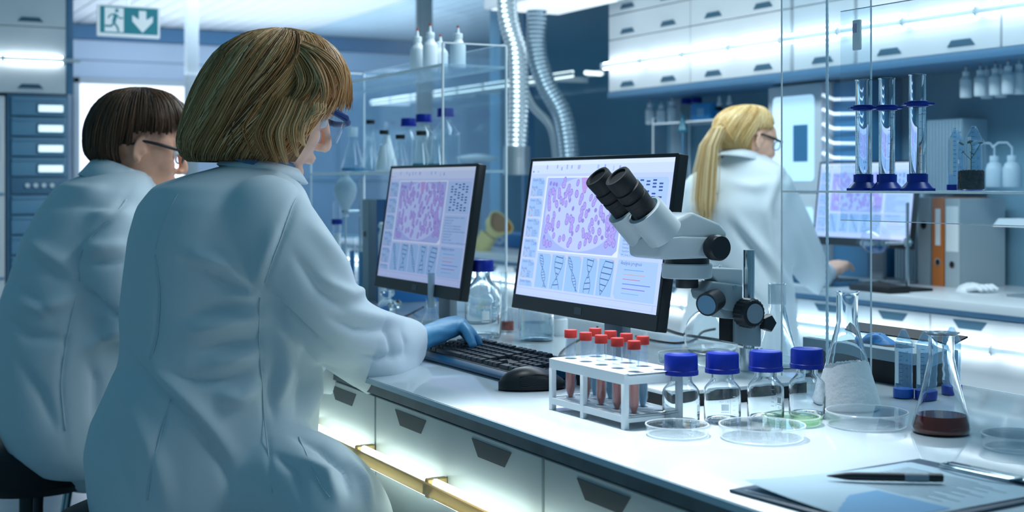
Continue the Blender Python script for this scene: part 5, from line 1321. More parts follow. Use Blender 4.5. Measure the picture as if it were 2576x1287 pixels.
# white slatted tip boxes
def slat_box(label, px0, px1, z0, z1, Y):
    a, b = PY(px0, 470, Y), PY(px1, 470, Y); w = abs(b.x - a.x)
    t = thing('tip_box', label, 'box', ((a.x + b.x) / 2, Y, z0)); h = z1 - z0; M_s = mat('tip_box_pale', (0.36, 0.50, 0.60), 0.5)
    MB().box((-w / 2, 0.004, 0), (w / 2, 3.849 - Y, h)).obj('body', M_s, t)
    n = max(4, int(w / 0.016))
    for k in range(n): MB().box((-w / 2 + (k + 0.2) * w / n, 0, 0.004), (-w / 2 + (k + 0.8) * w / n, 0.006, h - 0.004)).obj('slat', M_s, t)
slat_box('pale blue slatted box under the wall cabinet beside the white bottles', 2330, 2420, 1.232, 1.50, 3.72)
slat_box('pale blue slatted box behind the measuring cylinders', 2250, 2322, 0.93 + 0.0, 1.36, 3.73)
bpy.data.objects[[o.name for o in bpy.data.objects if o.name.startswith('tip_box')][-1]].location.z = BENCH
# left rear shelf with bottles behind the woman
acrylic_unit('clear shelf unit behind the ponytailed woman on the rear counter', -5.50, -4.66, 3.62, 3.83, BENCH, (1.24, 1.555), 1.58, thick=0.008, edge=0.003)
for k, (px, Y, h, lb) in enumerate(((1636, 3.68, 0.125, 'leftmost white dropper bottle on the shelf behind the ponytailed woman'), (1664, 3.68, 0.112, 'shorter white dropper bottle, second on the shelf behind the ponytailed woman'), (1691, 3.70, 0.130, 'taller white dropper bottle, third on the shelf behind the ponytailed woman'))):
    dropper_bottle(lb, onc(px, Y, 1.5555), h, 0.046, 'dropper bottles behind the ponytailed woman', bm=mat('milky_plastic_shade', (0.80, 0.87, 0.91), 0.4))
for k, (px, lb) in enumerate(((1727, 'clear reagent bottle with blue cap, left of the pair behind the woman'), (1752, 'clear reagent bottle with blue cap, right of the pair behind the woman'))):
    media_bottle('reagent_bottle', lb, onc(px, 3.76, 1.5555), 0.118, 0.064, M_cap, 'blue capped bottles behind the woman', gm=M_thin, cap_h=0.026, seg=24)
p = onc(1772, 3.68, 1.5555); t = thing('blue_box', 'pale blue cardboard box on the shelf behind the woman', 'box', p)
MB().box((-0.075, -0.025, 0), (0.075, 0.03, 0.078), bev=0.002).obj('carton', M_bluebox, t); MB().box((-0.02, -0.0262, 0.02), (0.03, -0.0255, 0.055)).obj('label', mat('label_paleblue', (0.25, 0.5, 0.75), 0.6), t)
for k, (px, lb) in enumerate(((1810, 'brown dropper bottle with white teat, left of the pair'), (1835, 'brown dropper bottle with white teat, right of the pair'))):
    p = onc(px, 3.70, 1.5555); t = thing('pipette_bottle', lb, 'bottle', p, 0, 'brown pipette bottles behind the woman')
    MB().lathe([(0, 0), (0.018, 0), (0.019, 0.002), (0.019, 0.045), (0.010, 0.056), (0.010, 0.062), (0, 0.062)], 20).obj('bottle_body', M_blackcap, t)
    MB().lathe([(0.0195, 0.008), (0.0198, 0.008), (0.0198, 0.04), (0.0195, 0.04)], 20).obj('blue_label', M_bluebox, t)
    MB().lathe([(0, 0.062), (0.013, 0.062), (0.013, 0.076), (0.009, 0.078), (0.007, 0.10), (0.004, 0.108), (0, 0.109)], 18).obj('teat', M_milk, t)
# warning triangle on stand
p = PY(1718, 332, 3.58)
t = thing('warning_sign', 'teal outlined triangular warning sign behind the monitor', 'sign', (p.x, p.y, BENCH))
hz_ = p.z - BENCH
tri = lambda s, z: [(-0.042 * s, z - 0.0), (0.042 * s, z - 0.0), (0, z + 0.086 * s)]
MB().prism(tri(1, hz_), 0, 0.004, M=RX90).obj('triangle_plate', M_warn, t)
MB().prism([(x, z + 0.010) for x, z in tri(0.62, hz_)], 0.0045, 0.005, M=RX90).obj('pale_centre', mat('sign_pale', (0.30, 0.52, 0.62), 0.6), t)
MB().box((-0.004, -0.0062, hz_ + 0.022), (0.004, -0.0052, hz_ + 0.052)).box((-0.004, -0.0062, hz_ + 0.012), (0.004, -0.0052, hz_ + 0.018)).obj('exclamation_mark', M_warn, t)
MB().box((-0.005, -0.003, 0.006), (0.005, 0.002, hz_ + 0.01)).box((-0.04, -0.03, 0), (0.04, 0.03, 0.006)).obj('sign_post', M_trimb, t)
p = onc(1720, 3.66); t = thing('blue_carton', 'tall pale blue carton below the warning sign', 'box', p)
MB().box((-0.06, 0, 0), (0.06, 0.10, 0.338), bev=0.002).obj('carton', M_bluebox, t); MB().box((-0.045, -0.001, 0.2), (0.045, 0.0, 0.30)).obj('label', mat('label_paleblue', (0.25, 0.5, 0.75), 0.6), t)
# yellow rubber glove on its stand, blue box behind, white equipment on the counter beyond
p = PY(1217, 655, 3.32); gz = 7.2
t = thing('yellow_glove', 'yellow rubber glove stretched open over a holder on the far counter', 'glove', (p.x, p.y, BENCH))
c0 = PP(1212, 640, DZ(p)); 
def gp(px, py): 
    v = PP(px, py, DZ(p)); return Vector((v.x - p.x, v.y - p.y, v.z - BENCH))
cen = [gp(1214, 634), gp(1212, 626), gp(1218, 612), gp(1230, 592), gp(1246, 574), gp(1258, 562)]
rad = [0.030, 0.044, 0.046, 0.050, 0.064, 0.072]
mb = MB(); rings = []; rng = random.Random(2); nn = 24
for i, (c_, r_) in enumerate(zip(cen, rad)):
    tdir = (cen[min(i + 1, 5)] - cen[max(i - 1, 0)]).normalized(); 
    if i >= 4: tdir = (tdir + Vector((0.9, -0.45, 0.15))).normalized()
    u_ = tdir.orthogonal().normalized(); w_ = tdir.cross(u_)
    rings.append([c_ + (u_ * math.cos(2 * PI * k / nn) + w_ * math.sin(2 * PI * k / nn)) * r_ * (1 + 0.10 * math.sin(3 * 2 * PI * k / nn + i * 1.1)) for k in range(nn)])
mb.loft(rings, cap=False)
mb.f.append(tuple(range(nn - 1, -1, -1))); mb.m.append(0); mb.c.append(None)
mb.obj('rubber_skin', M_yellow, t, ang=80)
mi = MB(); ri = []
for i in range(5, 2, -1):
    c_ = cen[i]; ri.append([c_ + (Vector(v) - c_) * 0.93 for v in rings[i]])
mi.loft(ri, cap=False); mi.f.append(tuple(range(2 * nn, 3 * nn))); mi.m.append(0); mi.c.append(None)
mi.obj('glove_lining', M_yellowin, t, ang=80)
rim = [Vector(v) for v in rings[5]]; MB().tube(rim + [rim[0]], 0.005, 8).obj('rolled_cuff', M_yellow, t)
MB().cyl((0, 0, 0.0), (0, 0, 0.05), 0.018, n=16).obj('holder', M_grey, t)
p = PY(1280, 640, 3.64); t = thing('blue_tray', 'blue tray with pale diamond pattern behind the yellow glove', 'tray', (p.x, p.y, BENCH))
MB().box((-0.28, -0.06, 0), (0.28, 0.12, 0.085), bev=0.01).obj('tray_body', M_bblue, t)
MB().prism([(-0.09, 0.045), (0, 0.015), (0.09, 0.045), (0, 0.075)], 0.0605, 0.062, M=RX90).obj('pale_diamond', M_bgrey, t); MB().prism([(-0.045, 0.045), (0, 0.030), (0.045, 0.045), (0, 0.060)], 0.0622, 0.063, M=RX90).obj('dark_diamond', M_bblue, t)
p = PY(1200, 402, 3.42); t = thing('fume_hood_dish', 'wide white dish shaped hood seen through the clear shelf', 'hood', (p.x, p.y, BENCH))
MB().lathe([(0.0, 0.0), (0.07, 0.0), (0.07, 0.008), (0.02, 0.014), (0.018, p.z - BENCH - 0.01), (0, p.z - BENCH - 0.01)], 24).obj('stand', M_grey, t)
MB().lathe([(0, 0), (0.06, 0.0), (0.115, 0.010), (0.125, 0.022), (0.10, 0.032), (0.04, 0.044), (0, 0.046)], 36, M=TR(0, 0, p.z - BENCH - 0.012)).obj('dish', M_milk, t)
# white side ledge at the right edge
p = PY(2560, 560, 3.50); t = thing('paper_tray', 'white paper tray jutting in at the right edge', 'tray', (p.x + 0.06, p.y, BENCH))
z_ = p.z - BENCH
MB().prism([(-0.11, 0), (0.12, 0), (0.12, 0.026), (-0.085, 0.026)], -0.04, 0.06, M=TR(0, 0, z_ - 0.012) @ RX90).obj('tray', M_milk, t)
MB().box((0.02, -0.02, 0), (0.06, 0.035, z_ - 0.012), bev=0.003).box((-0.06, -0.05, 0), (0.10, 0.045, 0.008)).obj('tray_stand', M_grey, t)
# ================================================================== people
def voxel_union(parts, voxel, smooth=2):
    """parts: MB; fuse overlapping closed shells into one skin, return (verts Nx3, faces)"""
    me = parts.mesh('tmp', M_coat, smooth=False); me.materials.clear()
    o = bpy.data.objects.new('tmp', me); COL.objects.link(o)
    md = o.modifiers.new('r', 'REMESH'); md.mode = 'VOXEL'; md.voxel_size = voxel; md.adaptivity = 0.0
    dg = bpy.context.evaluated_depsgraph_get(); m2 = bpy.data.meshes.new_from_object(o.evaluated_get(dg))
    n = len(m2.vertices); v = np.empty(n * 3, 'f4'); m2.vertices.foreach_get('co', v); v = v.reshape(-1, 3).astype('f8')
    f = [tuple(p.vertices) for p in m2.polygons]
    bpy.data.objects.remove(o); bpy.data.meshes.remove(me); bpy.data.meshes.remove(m2)
    return lap(v, f, smooth), f
def _edges(f):
    q = np.array([(a[0], a[1], a[2], a[3] if len(a) > 3 else a[0]) for a in f])
    e = np.concatenate([q[:, [0, 1]], q[:, [1, 2]], q[:, [2, 3]], q[:, [3, 0]]]); return e[e[:, 0] != e[:, 1]]
def lap(v, f, it):
    if not it: return v
    e = _edges(f); n = len(v)
    e = np.concatenate([e, e[:, ::-1]]); deg = np.bincount(e[:, 0], minlength=n).clip(1)[:, None]
    for _ in range(it):
        s = np.stack([np.bincount(e[:, 0], weights=v[e[:, 1], k], minlength=n) for k in range(3)], 1)
        v = v * 0.45 + 0.55 * s / deg
    return v
def vnormals(v, f):
    q = np.array([(a[0], a[1], a[2], a[3] if len(a) > 3 else a[0]) for a in f])
    fn = np.cross(v[q[:, 2]] - v[q[:, 0]], v[q[:, 3]] - v[q[:, 1]])
    n = np.zeros_like(v)
    for k in range(4):
        for c in range(3): n[:, c] += np.bincount(q[:, k], weights=fn[:, c], minlength=len(v))
    return n / np.linalg.norm(n, axis=1, keepdims=True).clip(1e-9)
def project(v):
    a = v[:, 0] * SN + v[:, 1] * CS; z = -v[:, 0] * CS + v[:, 1] * SN
    return np.stack([1288 + a / z * FPX, HOR + (CAMZ - v[:, 2]) / z * FPX], 1)
def polyd(p, line):
    d = np.full(len(p), 1e9); tt_ = np.zeros(len(p)); L = len(line) - 1
    for i, (a, b) in enumerate(zip(line[:-1], line[1:])):
        a, b = np.array(a, 'f8'), np.array(b, 'f8'); ab = b - a
        t = ((p - a) @ ab / (ab @ ab)).clip(0, 1); dd = np.linalg.norm(p - (a + t[:, None] * ab), axis=1)
        m = dd < d; d[m] = dd[m]; tt_[m] = (i + t[m]) / L
    return d, tt_
def fold(v, f, folds):
    """raise or sink cloth along fold lines given as picture-plane polylines (line, width px, height m)"""
    n = vnormals(v, f); p = project(v); h = np.zeros(len(v))
    for line, w, amp in folds:
        d, t = polyd(p, line); h += 2.1 * amp * (np.exp(-(d / w) ** 2) if amp > 0 else np.exp(-np.sqrt((d / w) ** 2 + 0.05) * 1.5) * 1.25) * np.clip(np.sin(PI * (0.06 + 0.88 * t)), 0.15, 1)
    return v + n * h[:, None]
def wave(v, f, amp, k, seed):
    rng = np.random.RandomState(seed); n = vnormals(v, f); h = np.zeros(len(v))
    for _ in range(7):
        d = rng.normal(size=3); d[2] *= 1.7; d *= k / np.linalg.norm(d) * rng.uniform(0.6, 1.6); h += np.sin(v @ d + rng.uniform(0, 6) + 1.3 * np.sin(v @ (d[::-1] * 0.6)))
    return v + n * (amp * h / 3)[:, None]
def to_obj(name, v, f, m, parent, origin=(0, 0, 0), ang=180, fmat=None, mats=None):
    me = bpy.data.meshes.new(name); me.from_pydata((v - np.array(origin)).tolist(), [], f)
    for q in (mats or [m]): me.materials.append(q)
    if fmat is not None: me.polygons.foreach_set('material_index', fmat)
    me.shade_smooth(); me.update()
    return link(name, me, parent)
def ring3(c, U, V, a, b, n=28, e=2.4):
    c, U, V = Vector(c), Vector(U), Vector(V); out = []
    for k in range(n):
        t = 2 * PI * k / n; ct, st = math.cos(t), math.sin(t)
        out.append(c + U * (a * math.copysign(abs(ct) ** (2 / e), ct)) + V * (b * math.copysign(abs(st) ** (2 / e), st)))
    return out
def limb_loft(mb, pts, rad, n=22, ends=True, squash=1.0):
    """tapered tube with rounded ends through the joints"""
    pts = [Vector(p) for p in pts]; path = []; rr_ = []
    for i in range(len(pts) - 1):
        p0, p1, p2, p3 = pts[max(i - 1, 0)], pts[i], pts[i + 1], pts[min(i + 2, len(pts) - 1)]
        for k in range(6):
            s = k / 6; path.append(0.5 * ((2 * p1) + (p2 - p0) * s + (2 * p0 - 5 * p1 + 4 * p2 - p3) * s * s + (3 * p1 - p0 - 3 * p2 + p3) * s ** 3)); rr_.append(rad[i] * (1 - s) + rad[i + 1] * s)
    path.append(pts[-1]); rr_.append(rad[-1])
    if ends:
        d0 = (path[0] - path[1]).normalized(); d1 = (path[-1] - path[-2]).normalized()
        pre = [(path[0] + d0 * rr_[0] * x, rr_[0] * y) for x, y in ((0.95, 0.25), (0.75, 0.62), (0.4, 0.9))]
        post = [(path[-1] + d1 * rr_[-1] * x, rr_[-1] * y) for x, y in ((0.4, 0.9), (0.75, 0.62), (0.95, 0.25))]
        path = [p for p, _ in pre] + path + [p for p, _ in post]; rr_ = [r for _, r in pre] + rr_ + [r for _, r in post]
    mb.tube(path, rr_, n)
def ellipsoid(mb, c, r, M=None, n=20):
    pr = [(math.sin(PI * k / 12), -math.cos(PI * k / 12)) for k in range(13)]; pr[0] = (0, -1); pr[-1] = (0, 1)
    S = TR(*c) @ Matrix.Diagonal((*r, 1)); mb.lathe(pr, n, M=(M @ S) if M is not None else S)
RV, FV = Vector((SN, CS, 0)), Vector((-CS, SN, 0))
def dir_w(right, away): return (RV * right + FV * away).normalized()
def torso(mb, rows, z, F, n=36, e=2.5):
    F = Vector(F).normalized(); R = Vector((F.y, -F.x, 0)); Ra, Fa = abs(R.dot(RV)), abs(F.dot(RV)); rings = []
    for row in rows:
        y, L_, R_, lat = row[:4]; dz = row[4] if len(row) > 4 else 0
        c = PP((L_ + R_) / 2, y, z + dz); hw = (R_ - L_) / 2 * (z + dz) / FPX
        a = min(lat, 0.93 * hw / max(Ra, 1e-3)); b = math.sqrt(max(hw ** 2 - (a * Ra) ** 2, 0.05 ** 2)) / Fa
        rings.append(ring3(c, R, F, a, b, n, e))
    mb.loft(rings)
    return R, F
def head_parts(mb, H, male=False):
    """skull, jaw, features in the head frame H (x right, y forward, z up)"""
    E = lambda c, r: ellipsoid(mb, c, r, H)
    w = 1.04 if male else 1.0
    E((0, -0.014, 0.030), (0.074 * w, 0.094, 0.082)); E((0, 0.012, -0.020), (0.066 * w, 0.074, 0.080)); E((0, 0.034, -0.052), (0.056 * w, 0.058, 0.062))
    E((0, 0.076, -0.103), (0.022, 0.018, 0.018)); E((0, 0.072, 0.030), (0.050, 0.022, 0.040))
    for s in (-1, 1):
        E((s * 0.036, 0.018, -0.078), (0.026, 0.046, 0.026)); E((s * 0.036, 0.060, -0.034), (0.026, 0.026, 0.028)); E((s * 0.026, 0.082, 0.022), (0.026, 0.012, 0.009))
        E((s * 0.011, 0.102, -0.040), (0.009, 0.011, 0.008)); E((s * 0.044, 0.034, 0.0), (0.028, 0.040, 0.05))
        T = H @ TR(s * 0.076 * w, -0.008, -0.008) @ Matrix.Rotation(s * 0.35, 4, 'Z') @ Matrix.Rotation(-0.18, 4, 'X')
        mb.lathe([(0.018, -0.005), (0.0255, -0.005), (0.027, 0.0), (0.0255, 0.005), (0.018, 0.005), (0.018, -0.005)], 22, M=T @ Matrix.Diagonal((1, 0.66, 1.16, 1)) @ Matrix.Rotation(PI / 2, 4, 'Y'))
        ellipsoid(mb, (0, 0, 0), (0.005, 0.013, 0.024), T); ellipsoid(mb, (s * 0.003, 0.006, -0.028), (0.006, 0.008, 0.009), T); ellipsoid(mb, (s * 0.004, 0.014, -0.004), (0.006, 0.006, 0.009), T)
    mb.tube([H @ Vector(p) for p in ((0, 0.086, 0.020), (0, 0.098, 0.0), (0, 0.108, -0.020), (0, 0.113, -0.034))], [0.008, 0.0088, 0.0115, 0.0125], 14)
    E((0, 0.112, -0.035), (0.012, 0.011, 0.010)); E((0, 0.086, -0.066), (0.024, 0.014, 0.012))
    E((0, 0.0955, -0.063), (0.020, 0.0085, 0.0052)); E((0, 0.0945, -0.073), (0.018, 0.0085, 0.0060))
def head_frame(c, F, pitch, roll=0.0, s=1.0):
    F = Vector(F).normalized(); R = Vector((F.y, -F.x, 0)); U = Vector((0, 0, 1))
    M = Matrix(((R.x, F.x, 0, c[0]), (R.y, F.y, 0, c[1]), (0, 0, 1, c[2]), (0, 0, 0, 1)))
    return M @ Matrix.Rotation(-pitch, 4, 'X') @ Matrix.Rotation(roll, 4, 'Y') @ Matrix.Scale(s, 4)
def eyes(H, parent, org):
    for s in (-1, 1):
        m = MB(); ellipsoid(m, (s * 0.030, 0.078, 0.002), (0.0115, 0.0115, 0.0115), H); ellipsoid(m, (s * 0.030, 0.0862, 0.002), (0.0052, 0.0038, 0.0052), H)
        v = m.v; m.v = [tuple(Vector(p) - Vector(org)) for p in v]
        k = len(m.f) // 2; m.m = [0] * k + [1] * (len(m.f) - k)
        m.obj('eye', [mat('eye_white', (0.8, 0.8, 0.8), 0.2), mat('iris', (0.05, 0.07, 0.08), 0.2)], parent, ang=80)
def hair_strands(rows, F, n, cols, seed, parent, org, drift=lambda th, s: 0.0, rad=0.0014, openf=None, s0max=0.35, s1min=0.8, jit=0.004, name='hair', sub=12, shellcol=None, shell=True, cut=(-0.035, 0.02)):
    """rows: (centre Vector, lateral, front, back); strands run over the surface these rings describe"""
    rng = random.Random(seed); F = Vector(F).normalized(); R = Vector((F.y, -F.x, 0)); N = len(rows)
    def P(th, s, off=0.0):
        x = min(max(s, 0), 1) * (N - 1); i = min(int(x), N - 2); t = x - i
        def g(k): return rows[min(max(k, 0), N - 1)]
        def cr(a, b, c, d): return 0.5 * ((2 * b) + (c - a) * t + (2 * a - 5 * b + 4 * c - d) * t * t + (3 * b - a - 3 * c + d) * t ** 3)
        q = [g(i - 1), g(i), g(i + 1), g(i + 2)]
        c = cr(q[0][0], q[1][0], q[2][0], q[3][0]); lat, fr, bk = (cr(q[0][j], q[1][j], q[2][j], q[3][j]) for j in (1, 2, 3))
        ct, st = math.cos(th), math.sin(th); b = fr if ct > 0 else bk
        return c + F * (ct * (b + off)) + R * (st * (lat + off))
    openf = openf or (lambda th, s: False)
    m = MB(); NT, NS = 120, 60; g = {}
    vs = []; fs = []
    for j in range(NS + 1):
        for k in range(NT): vs.append(P(2 * PI * k / NT, j / NS, -0.004))
    for j in range(NS):
        for k in range(NT):
            th = 2 * PI * (k + 0.5) / NT; th = th - 2 * PI if th > PI else th
            if openf(th, (j + 0.5) / NS): continue
            k2 = (k + 1) % NT; fs.append((j * NT + k, (j + 1) * NT + k, (j + 1) * NT + k2, j * NT + k2))
    if shell: m.add(vs, fs, col=shellcol or cols[0])
    for q in range(n):
        th0 = rng.uniform(-PI, PI); s0 = rng.random() ** 1.5 * s0max; s1 = rng.uniform(s1min, 1.0); ds = rng.uniform(*cut); off = rng.uniform(-jit, jit); dj = rng.gauss(0, 0.10)
        clump = 0.5 + 0.3 * math.sin(th0 * 9 + 2.0 * math.sin(th0 * 4)) + 0.2 * math.sin(th0 * 31)
        pts = []
        for k in range(sub + 1):
            s = s0 + (s1 - s0) * k / sub; th = th0 + drift(th0, s) + dj * s; tw = (th + PI) % (2 * PI) - PI
            if openf(tw, s + ds) and k > 1: break
            pts.append(P(th, s, off + 0.002 * math.sin(6 * s + th0 * 9)))
        if len(pts) < 4: continue
        u = min(max(clump * 0.62 + rng.gauss(0.15, 0.16), 0), 1) * (len(cols) - 1); i = min(int(u), len(cols) - 2); t = u - i
        col = tuple(cols[i][c] * (1 - t) + cols[i + 1][c] * t for c in range(3))
        L = len(pts); rs = [rad * rng.uniform(0.8, 1.2) * min(1.0, 0.25 + 3.0 * (L - 1 - k) / L) for k in range(L)]
        m.tube(pts, rs, 4, cap=False, col=col)
    m.v = [tuple(Vector(p) - Vector(org)) for p in m.v]
    return m.obj(name, M_hair, parent, ang=180)
def glove_hand(wrist, knuck, tips, side_dir, m, parent, org, thumb_sign=-1, voxel=0.0026, name='glove', cuff=True, r=0.0098, back=None):
    """palm and five separate fingers: wrist, knuckle centre, four fingertips (pinky..index order by side_dir)"""
    wr, kn, sd = Vector(wrist), Vector(knuck), Vector(side_dir).normalized(); mb = MB()
    d = (kn - wr).normalized(); up = sd.cross(d).normalized()
    if up.z < 0: up = -up
    rings = []
    for s, hw, ht in ((-0.75, 0.034, 0.030), (-0.35, 0.031, 0.026), (0.0, 0.032, 0.023), (0.35, 0.039, 0.022), (0.75, 0.043, 0.020), (1.0, 0.041, 0.016), (1.08, 0.034, 0.010)):
        rings.append(ring3(wr + (kn - wr) * s, sd, up, hw, ht, 24, 2.6))
    mb.loft(rings)
    offs = (0.029, 0.010, -0.010, -0.029); ln = (0.80, 0.96, 1.0, 0.92)
    for o_, t_, l_ in zip(offs, tips, ln):
        k0 = kn - d * 0.012 + sd * o_; tip = Vector(t_)
        mid1 = k0.lerp(tip, 0.42) + up * 0.010 * l_; mid2 = k0.lerp(tip, 0.76) + up * 0.009 * l_
        limb_loft(mb, [k0, mid1, mid2, tip], [r * 1.05, r, r * 0.92, r * 0.80], 12)
    tb = wr + (kn - wr) * 0.25 + sd * thumb_sign * 0.028
    limb_loft(mb, [tb, tb + d * 0.035 + sd * thumb_sign * 0.024 - up * 0.006, tb + d * 0.066 + sd * thumb_sign * 0.026 - up * 0.016], [0.014, 0.0115, 0.009], 12)
    v, f = voxel_union(mb, voxel, 2)
    v = wave(v, f, 0.0007, 240, 5)
    return to_obj(name, v, f, m, parent, org)

def seams(v, lines, parent, org, r=0.0013):
    """stitched seams lying on the side of the coat that the lines cross"""
    p = project(v); dz = -v[:, 0] * CS + v[:, 1] * SN
    for ln in lines:
        pts = []
        for a, b in zip(ln[:-1], ln[1:]):
            for k in range(6):
                q = np.array(a) + (np.array(b) - np.array(a)) * k / 6
                near = np.where(np.abs(p - q).max(1) < 8)[0]
                if len(near) == 0: continue
                i = near[np.argmin(dz[near])]; w = near[dz[near] < dz[i] + 0.03]
                c = v[w].mean(0); pts.append(Vector(c))
        if len(pts) < 4: continue
        for _ in range(3): pts = [pts[0]] + [(pts[i - 1] + pts[i] * 2 + pts[i + 1]) / 4 for i in range(1, len(pts) - 1)] + [pts[-1]]
        m = MB().tube([q + (Vector((0, 0, CAMZ)) - q).normalized() * 0.0005 - Vector(org) for q in pts], r, 6); m.obj('seam', M_seam, parent, ang=180)

# ------------------------------------------------------------------ the blond woman at the large monitor
Z1 = 2.60
F1 = dir_w(0.945, 0.33); org1 = PP(540, 1300, Z1); org1.z = 0.0
coat = MB()
rows1 = [(412, 560, 700, 0.075), (436, 470, 735, 0.125), (468, 385, 765, 0.185), (520, 345, 785, 0.205), (600, 322, 795, 0.205), (700, 309, 802, 0.20), (790, 303, 803, 0.198), (860, 312, 800, 0.195), (920, 306, 797, 0.20), (990, 272, 795, 0.205),
         (1060, 240, 795, 0.212), (1140, 226, 800, 0.215), (1230, 232, 800, 0.215), (1290, 240, 800, 0.205), (1330, 270, 780, 0.18)]
R1, _ = torso(coat, rows1, Z1, F1)
S_r = PP(668, 540, Z1 - 0.155); E_r = PP(830, 800, Z1 - 0.09); W_r = PP(1032, 856, 2.77)
limb_loft(coat, [S_r, PP(738, 650, Z1 - 0.145), E_r, PP(960, 862, 2.66), W_r], [0.080, 0.083, 0.076, 0.066, 0.046])
limb_loft(coat, [PP(880, 860, 2.56), PP(950, 915, 2.62), PP(1010, 905, 2.70)], [0.035, 0.050, 0.038])            # slack of the sleeve hanging at the cuff
limb_loft(coat, [PP(880, 875, 2.58), PP(930, 930, 2.61), PP(958, 980, 2.63)], [0.06, 0.046, 0.024])
limb_loft(coat, [PP(956, 978, 2.63), PP(1000, 935, 2.69), PP(1045, 885, 2.76)], [0.024, 0.034, 0.032])
S_l = PP(505, 545, Z1 + 0.165); W_l = PP(880, 905, 2.86)
limb_loft(coat, [S_l, PP(640, 760, 2.80), PP(760, 880, 2.80), W_l], [0.072, 0.068, 0.062, 0.050])
limb_loft(coat, [PP(800, 930, 2.78), PP(850, 965, 2.80), PP(872, 985, 2.81)], [0.05, 0.030, 0.012])
limb_loft(coat, [PP(600, 1225, Z1 - 0.03), PP(740, 1215, Z1 - 0.14), PP(822, 1258, 2.38), PP(868, 1330, 2.32)], [0.12, 0.105, 0.092, 0.085])
limb_loft(coat, [PP(560, 1245, Z1 + 0.10), PP(700, 1260, Z1), PP(780, 1300, 2.52)], [0.115, 0.095, 0.078])
v, f = voxel_union(coat, 0.0056, 12)
v = wave(v, f, 0.0042, 17, 3)
F_ = [([(757, 470), (722, 560), (690, 640), (662, 728)], 9, -0.006), ([(700, 560), (672, 650), (650, 720)], 26, 0.006), ([(662, 730), (700, 775), (760, 830), (830, 880)], 13, -0.012), ([(655, 735), (652, 850), (660, 960), (668, 1080), (688, 1287)], 7, -0.0035),
      ([(470, 635), (560, 660), (640, 720)], 22, 0.012), ([(445, 650), (530, 690), (620, 735)], 12, -0.010), ([(560, 740), (610, 745), (655, 742)], 15, 0.008), ([(480, 790), (560, 770), (640, 760)], 16, -0.010),
      ([(470, 830), (560, 815), (650, 800)], 20, 0.011), ([(500, 880), (580, 868), (650, 850)], 15, -0.009), ([(520, 915), (590, 905), (650, 885)], 18, 0.009), ([(380, 920), (470, 955), (570, 958), (640, 930)], 17, -0.011), ([(540, 985), (600, 1000), (650, 975)], 20, 0.010),
      ([(318, 880), (360, 930), (430, 1000), (500, 1075), (560, 1165), (585, 1240)], 14, -0.011), ([(340, 870), (400, 940), (470, 1010), (540, 1090), (590, 1160)], 26, 0.009), ([(300, 960), (350, 1060), (400, 1180), (420, 1280)], 26, 0.006), ([(255, 1050), (300, 1150), (330, 1260)], 20, -0.005),
      ([(390, 640), (400, 740), (395, 840), (375, 920)], 6, -0.003), ([(430, 1000), (405, 1080), (380, 1180), (365, 1287)], 6, -0.003),
      ([(700, 840), (720, 930), (700, 1010)], 18, 0.010), ([(760, 870), (770, 960), (745, 1040)], 15, -0.010), ([(690, 900), (680, 980), (690, 1060)], 12, -0.008), ([(800, 905), (790, 990), (770, 1060)], 14, 0.008),
      ([(780, 560), (840, 640), (900, 720)], 18, 0.006), ([(740, 640), (800, 720), (870, 780)], 16, -0.008), ([(800, 700), (880, 740), (930, 735)], 14, 0.007), ([(830, 800), (900, 830), (980, 830)], 12, -0.007), ([(880, 780), (950, 800), (1020, 810)], 14, 0.006), ([(900, 890), (960, 905), (1020, 890)], 10, -0.006), ([(960, 800), (985, 850), (990, 905)], 10, -0.006), ([(1010, 830), (1025, 865), (1020, 900)], 8, -0.004),
      ([(740, 1095), (800, 1120), (860, 1170), (880, 1240)], 14, -0.010), ([(760, 1150), (830, 1190), (850, 1260)], 16, 0.007), ([(690, 1140), (740, 1180), (760, 1260)], 14, -0.007), ([(880, 1150), (920, 1210), (935, 1280)], 10, 0.006)]
v = fold(v, f, F_)
v = lap(v, f, 1)
p1 = thing('person', 'woman with blond bob in white lab coat and blue glove typing', 'person', tuple(org1)) if False else None
# body under the clothes: one skin
body = MB()
Hc = PP(706, 268, Z1 + 0.02); HF1 = dir_w(0.90, 0.43); H1 = head_frame(Hc, HF1, math.radians(24), 0.0, 1.0)
head_parts(body, H1)
limb_loft(body, [H1 @ Vector((0, -0.030, -0.045)), PP(645, 400, Z1 + 0.02), PP(610, 470, Z1)], [0.050, 0.052, 0.060])
torso(body, [(450, 480, 700, 0.10), (500, 420, 730, 0.15), (700, 380, 735, 0.15), (860, 385, 730, 0.15), (1060, 330, 730, 0.16), (1230, 310, 730, 0.16), (1330, 330, 700, 0.14)], Z1, F1)
limb_loft(body, [S_r, E_r, W_r], [0.05, 0.045, 0.030]); limb_loft(body, [S_l, PP(740, 850, 2.80), W_l], [0.05, 0.045, 0.032])
seatz = 0.66
kn_r = PP(850, 1335, 2.33); kn_l = PP(790, 1320, 2.50)
for k_, hip in ((kn_r, PP(600, 1260, Z1 - 0.06)), (kn_l, PP(560, 1260, Z1 + 0.10))):
    an = Vector((k_.x, k_.y - 0.10, 0.10)); limb_loft(body, [hip, k_, (k_ + an) / 2 + Vector((0, 0.0, 0)), an], [0.085, 0.062, 0.055, 0.042])
    limb_loft(body, [an, an + Vector((0.03, 0.07, -0.045)), an + Vector((0.05, 0.16, -0.06))], [0.042, 0.038, 0.030])
bv, bf = voxel_union(body, 0.0042, 3)
